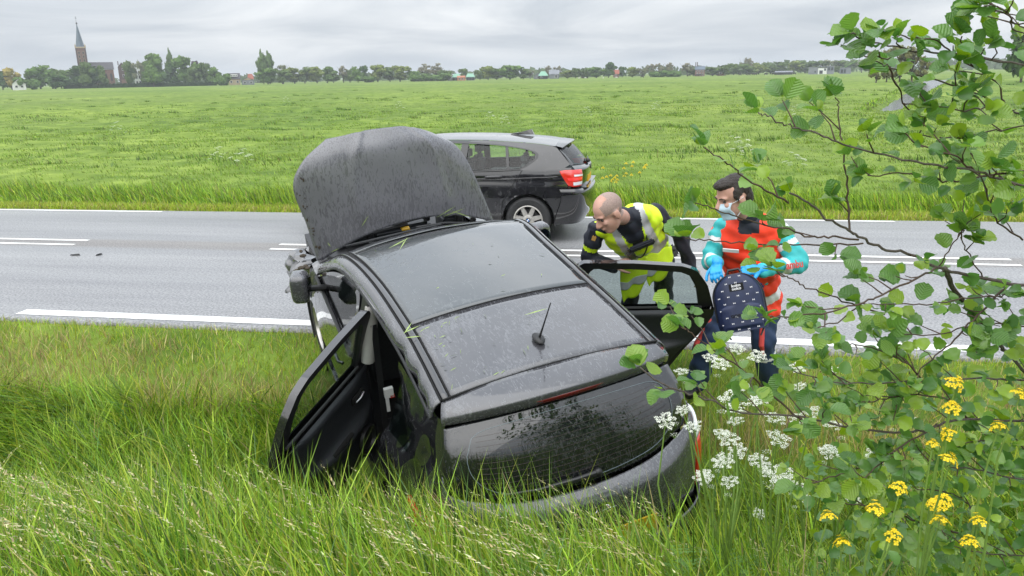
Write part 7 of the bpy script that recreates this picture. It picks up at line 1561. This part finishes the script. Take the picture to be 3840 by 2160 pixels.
for k, (u_, v_) in enumerate(CP):
    if cow0 is None: cow0 = beast_mesh(1, .62).build('cow', M_cow, None, smooth=True); o = cow0
    else: o = cow0.copy(); COL.objects.link(o)
    o.location = (u_, v_, zg1(u_, v_)-.02); o.rotation_euler = (0, 0, tn.choice((0.1, 3.0, .5, 2.7))); o.scale = (.95,)*3
    tag(o, 'black cow grazing in the far herd' if k < 13 else 'single black cow grazing apart from the herd', 'cow', 'black cattle grazing far off' if k < 13 else None)
sheep0 = None
for k, (u_, v_) in enumerate([(-40.5, 445), (-37.0, 447), (-27.0, 444), (-19.5, 440)]):
    if sheep0 is None: sheep0 = beast_mesh(1, .3).build('sheep', M_shp, None, smooth=True); o = sheep0
    else: o = sheep0.copy(); COL.objects.link(o)
    o.location = (u_, v_, zg1(u_, v_)-.02); o.rotation_euler = (0, 0, tn.uniform(0, 6)); o.scale = (.62,)*3; tag(o, 'pale sheep grazing near the grey barn', 'sheep', 'pale sheep grazing far off')
# white flowering plants out in the meadow
FP = [(-21.4, 28.8, .9), (-16.0, 49.0, 1.0), (-7.7, 37.5, .9), (-6.8, 36.5, .8), (-3.3, 41.0, .9), (.2, 43.0, 1.0), (-11.6, 19.6, .75), (-11.2, 20.2, .7), (2.1, 20.5, .95), (2.4, 20.9, .8), (3.2, 18.4, .7), (6.5, 38.0, .9), (8.2, 42.0, .9), (-30.0, 62.0, 1.1)]
for k, (u_, v_, h_) in enumerate(FP):
    t = empty('cow_parsley', (u_, v_, zg1(u_, v_)), 'white cow parsley plant flowering out in the green meadow', 'wildflower', 'cow parsley dotted over the meadow')
    MB().tube([(0, 0, 0), (.02, 0, h_*.7)], [.012, .007], 5).build('stem', M_stem, t)
    for q in range(9):
        a = q*2.4; rr = .05+.22*math.sqrt(q/9)*tn.uniform(.7, 1.2); o = bpy.data.objects.new('umbel', UM[q % 5]); COL.objects.link(o); o.parent = t; o.location = (math.cos(a)*rr, math.sin(a)*rr, h_*(1-.45*q/9)+tn.uniform(-.05, .05)); s = tn.uniform(.10, .16); o.scale = (s, s, s); o.rotation_euler = (tn.uniform(-.5, .2), tn.uniform(-.3, .3), 0)
for k, (u_, v_) in enumerate([(-.75, 14.6), (-.5, 14.9), (-.2, 14.5)]):
    t = empty('wild_mustard', (u_, v_, zg1(u_, v_)), 'yellow flowering weed on the far verge behind the passing car', 'wildflower', 'yellow weeds on the far verge'); MB().tube([(0, 0, 0), (.02, 0, .6)], [.01, .006], 5).build('stem', M_stem, t)
    for q in range(7): o = bpy.data.objects.new('flower_head', YM[q % 4]); COL.objects.link(o); o.parent = t; o.location = (tn.uniform(-.14, .14), tn.uniform(-.1, .1), tn.uniform(.35, .8)); o.scale = (.07, .07, .07)
# reeds along the canal banks and the ditch
parts = []
rs6 = np.random.RandomState(4); n = 2200; tpar = rs6.rand(n)*(len(CANAL)-1.01); i0 = tpar.astype(int); fr = tpar-i0; CA = np.array(CANAL); pc = CA[i0]*(1-fr)[:, None]+CA[i0+1]*fr[:, None]; dd = CA[i0+1]-CA[i0]; nl = np.stack([dd[:, 1], -dd[:, 0]], -1); nl /= np.linalg.norm(nl, axis=1)[:, None]; sd_ = rs6.choice([-1, 1], n)
u = pc[:, 0]+nl[:, 0]*sd_*(pc[:, 2]+.85+rs6.rand(n)*.9); v = pc[:, 1]+nl[:, 1]*sd_*(pc[:, 2]+.85+rs6.rand(n)*.9)
grass_obj('canal_reeds', [blades(base_of(u, v), .14+.18*rs6.rand(n), .04+.05*rs6.rand(n), rs6.uniform(0, 6.3, n), np.clip(.35+.2*rs6.randn(n), .05, .9), mixcol(n, [G_MID, G_LIT, (.11, .15, .04)], [3, 3, 3], rs=rs6), 2, face=rs6.uniform(0, 3.1, n))], 'rough reedy grass fringing the canal banks')
# ------------------------------------------------------------------ tree standing behind the photographer (mirrored in the tailgate glass)
bt = empty('tree', (7.6, -2.6, zg1(7.6, -2.6)), 'small leafy tree standing behind the viewer, mirrored in the rear window', 'tree'); cm, tm = crown_mesh('mirror', 91); cm.materials.append(TM_['dark']); tm.materials.append(M_trunk); bt.scale = (4.2, 4.2, 5.6)
for nm, me in (('crown', cm), ('trunk', tm)): o = bpy.data.objects.new(nm, me); COL.objects.link(o); o.parent = bt

# ================================================================== HAZE
hz = MB(); hz.box((0, 2990, 20.5), (8400, 6300, 45.0))
m, t, b, out = nodes('thin_haze'); t.nodes.remove(b); pv = t.nodes.new('ShaderNodeVolumePrincipled'); pv.inputs['Color'].default_value = (.86, .90, .94, 1); pv.inputs['Density'].default_value = .00038; pv.inputs['Anisotropy'].default_value = .2
t.links.new(pv.outputs[0], out.inputs['Volume'])
hzo = hz.build('haze', m); tag(hzo, kind='stuff')
S.cycles.volume_bounces = 0

# ================================================================== CUT GRASS LYING ON THE WRECK
cr7 = random.Random(9); gm = MB()
def lay(p, ang, ln, w):
    d = Vector((math.cos(ang), math.sin(ang), 0)); sd = Vector((-d.y, d.x, 0)); p = Vector(p)
    gm.add([p-d*ln/2, p+sd*w/2+Vector((0, 0, .003)), p+d*ln/2+Vector((0, 0, .002)), p-sd*w/2], [(0, 1, 2, 3)])
for k in range(46):
    x = -.55+abs(cr7.gauss(0, .22)) if k < 30 else cr7.uniform(-.5, .5); y = cr7.uniform(-1.62, -.98) if k < 36 else cr7.uniform(-.9, .2)
    x = max(-.56, min(.56, x)); w_ = wm(y); lay((x, y, zm(y)+.036*(1-(x/w_)**2)+.006), cr7.uniform(0, 3.1), cr7.uniform(.02, .07), cr7.uniform(.002, .004))
for (x, y, a, ln) in ((-.32, .16, .5, .22), (-.30, .12, 1.0, .20), (-.28, .14, 2.6, .16), (-.60, -1.0, .9, .13), (-.585, -1.02, .3, .12), (-.60, -1.1, -.3, .10), (.1, -1.2, .05, .16)):
    lay((x, y, zm(y)+.036*(1-min(1, (x/wm(y))**2))+.012), a, ln, .007)
for (x, z, a, ln) in ((-.35, 1.33, .9, .12), (-.62, 1.12, .3, .08), (-.66, 1.18, 2.0, .05), (.35, 1.27, .4, .2), (.42, 1.25, .2, .22), (.48, 1.22, -.5, .2)):
    d = Vector((math.cos(a), 0, math.sin(a))); sd = Vector((-d.z, 0, d.x)); p = Vector((x, 1.125 if z > 1.3 else 1.14, z)); gm.add([p-d*ln/2, p+sd*.004, p+d*ln/2, p-sd*.004], [(0, 1, 2, 3)])
go = gm.build('grass_clippings', pmat('cut_grass', (.30, .40, .12), .6, var=.3, vs_=40)); go.matrix_world = wreck.matrix_world.copy()
tag(go, 'loose cut grass blades scattered on the wrecked car', 'grass', kind='stuff')
# ================================================================== bits knocked off the wreck, lying on the asphalt
for (x, y, a, lb) in ((-7.62, 9.02, .3, 'small black plastic shard on the road left of the wreck, larger of two'), (-7.30, 9.06, 1.2, 'small black plastic shard on the road left of the wreck, smaller of two'), (-2.95, 7.35, .8, 'black crumb of bumper plastic on the asphalt beside the crushed front wheel')):
    k = .07 if 'larger' in lb else .045; db = MB(); db.add([(-k, -.01, .002), (k, -.022, .002), (k*.7, .02, .002), (-k*.6, .025, .002), (-k*.8, -.004, .016), (k*.8, -.012, .022), (k*.5, .012, .02), (-k*.5, .016, .012)], [(3, 2, 1, 0), (4, 5, 6, 7), (0, 1, 5, 4), (1, 2, 6, 5), (2, 3, 7, 6), (3, 0, 4, 7)])
    o = db.build('debris', M_black); o.location = (x, y, .004); o.rotation_euler = (0, 0, a); tag(o, lb, 'debris')
# ================================================================== tell look-alikes apart by their order from the left
ORD = ['first', 'second', 'third', 'fourth', 'fifth', 'sixth', 'seventh', 'eighth', 'ninth', 'tenth', 'eleventh', 'twelfth', 'thirteenth', 'fourteenth']
def left_key(o):
    p = o.matrix_world.translation if o.parent is None else o.location
    p = o.location if o.location.length > .01 else (sum((c.location for c in o.children), Vector())/max(1, len(o.children)))
    return math.atan2(p.x, p.y)
same = {}
for o in list(COL.objects):
    if o.parent is None and o.get('label') and o.get('group'): same.setdefault(o['label'], []).append(o)
for lb, os_ in same.items():
    if len(os_) < 2: continue
    for k, o in enumerate(sorted(os_, key=left_key)): o['label'] = lb+', '+(('left' if k == 0 else 'right')+' one of two' if len(os_) == 2 else ORD[k]+' from left')
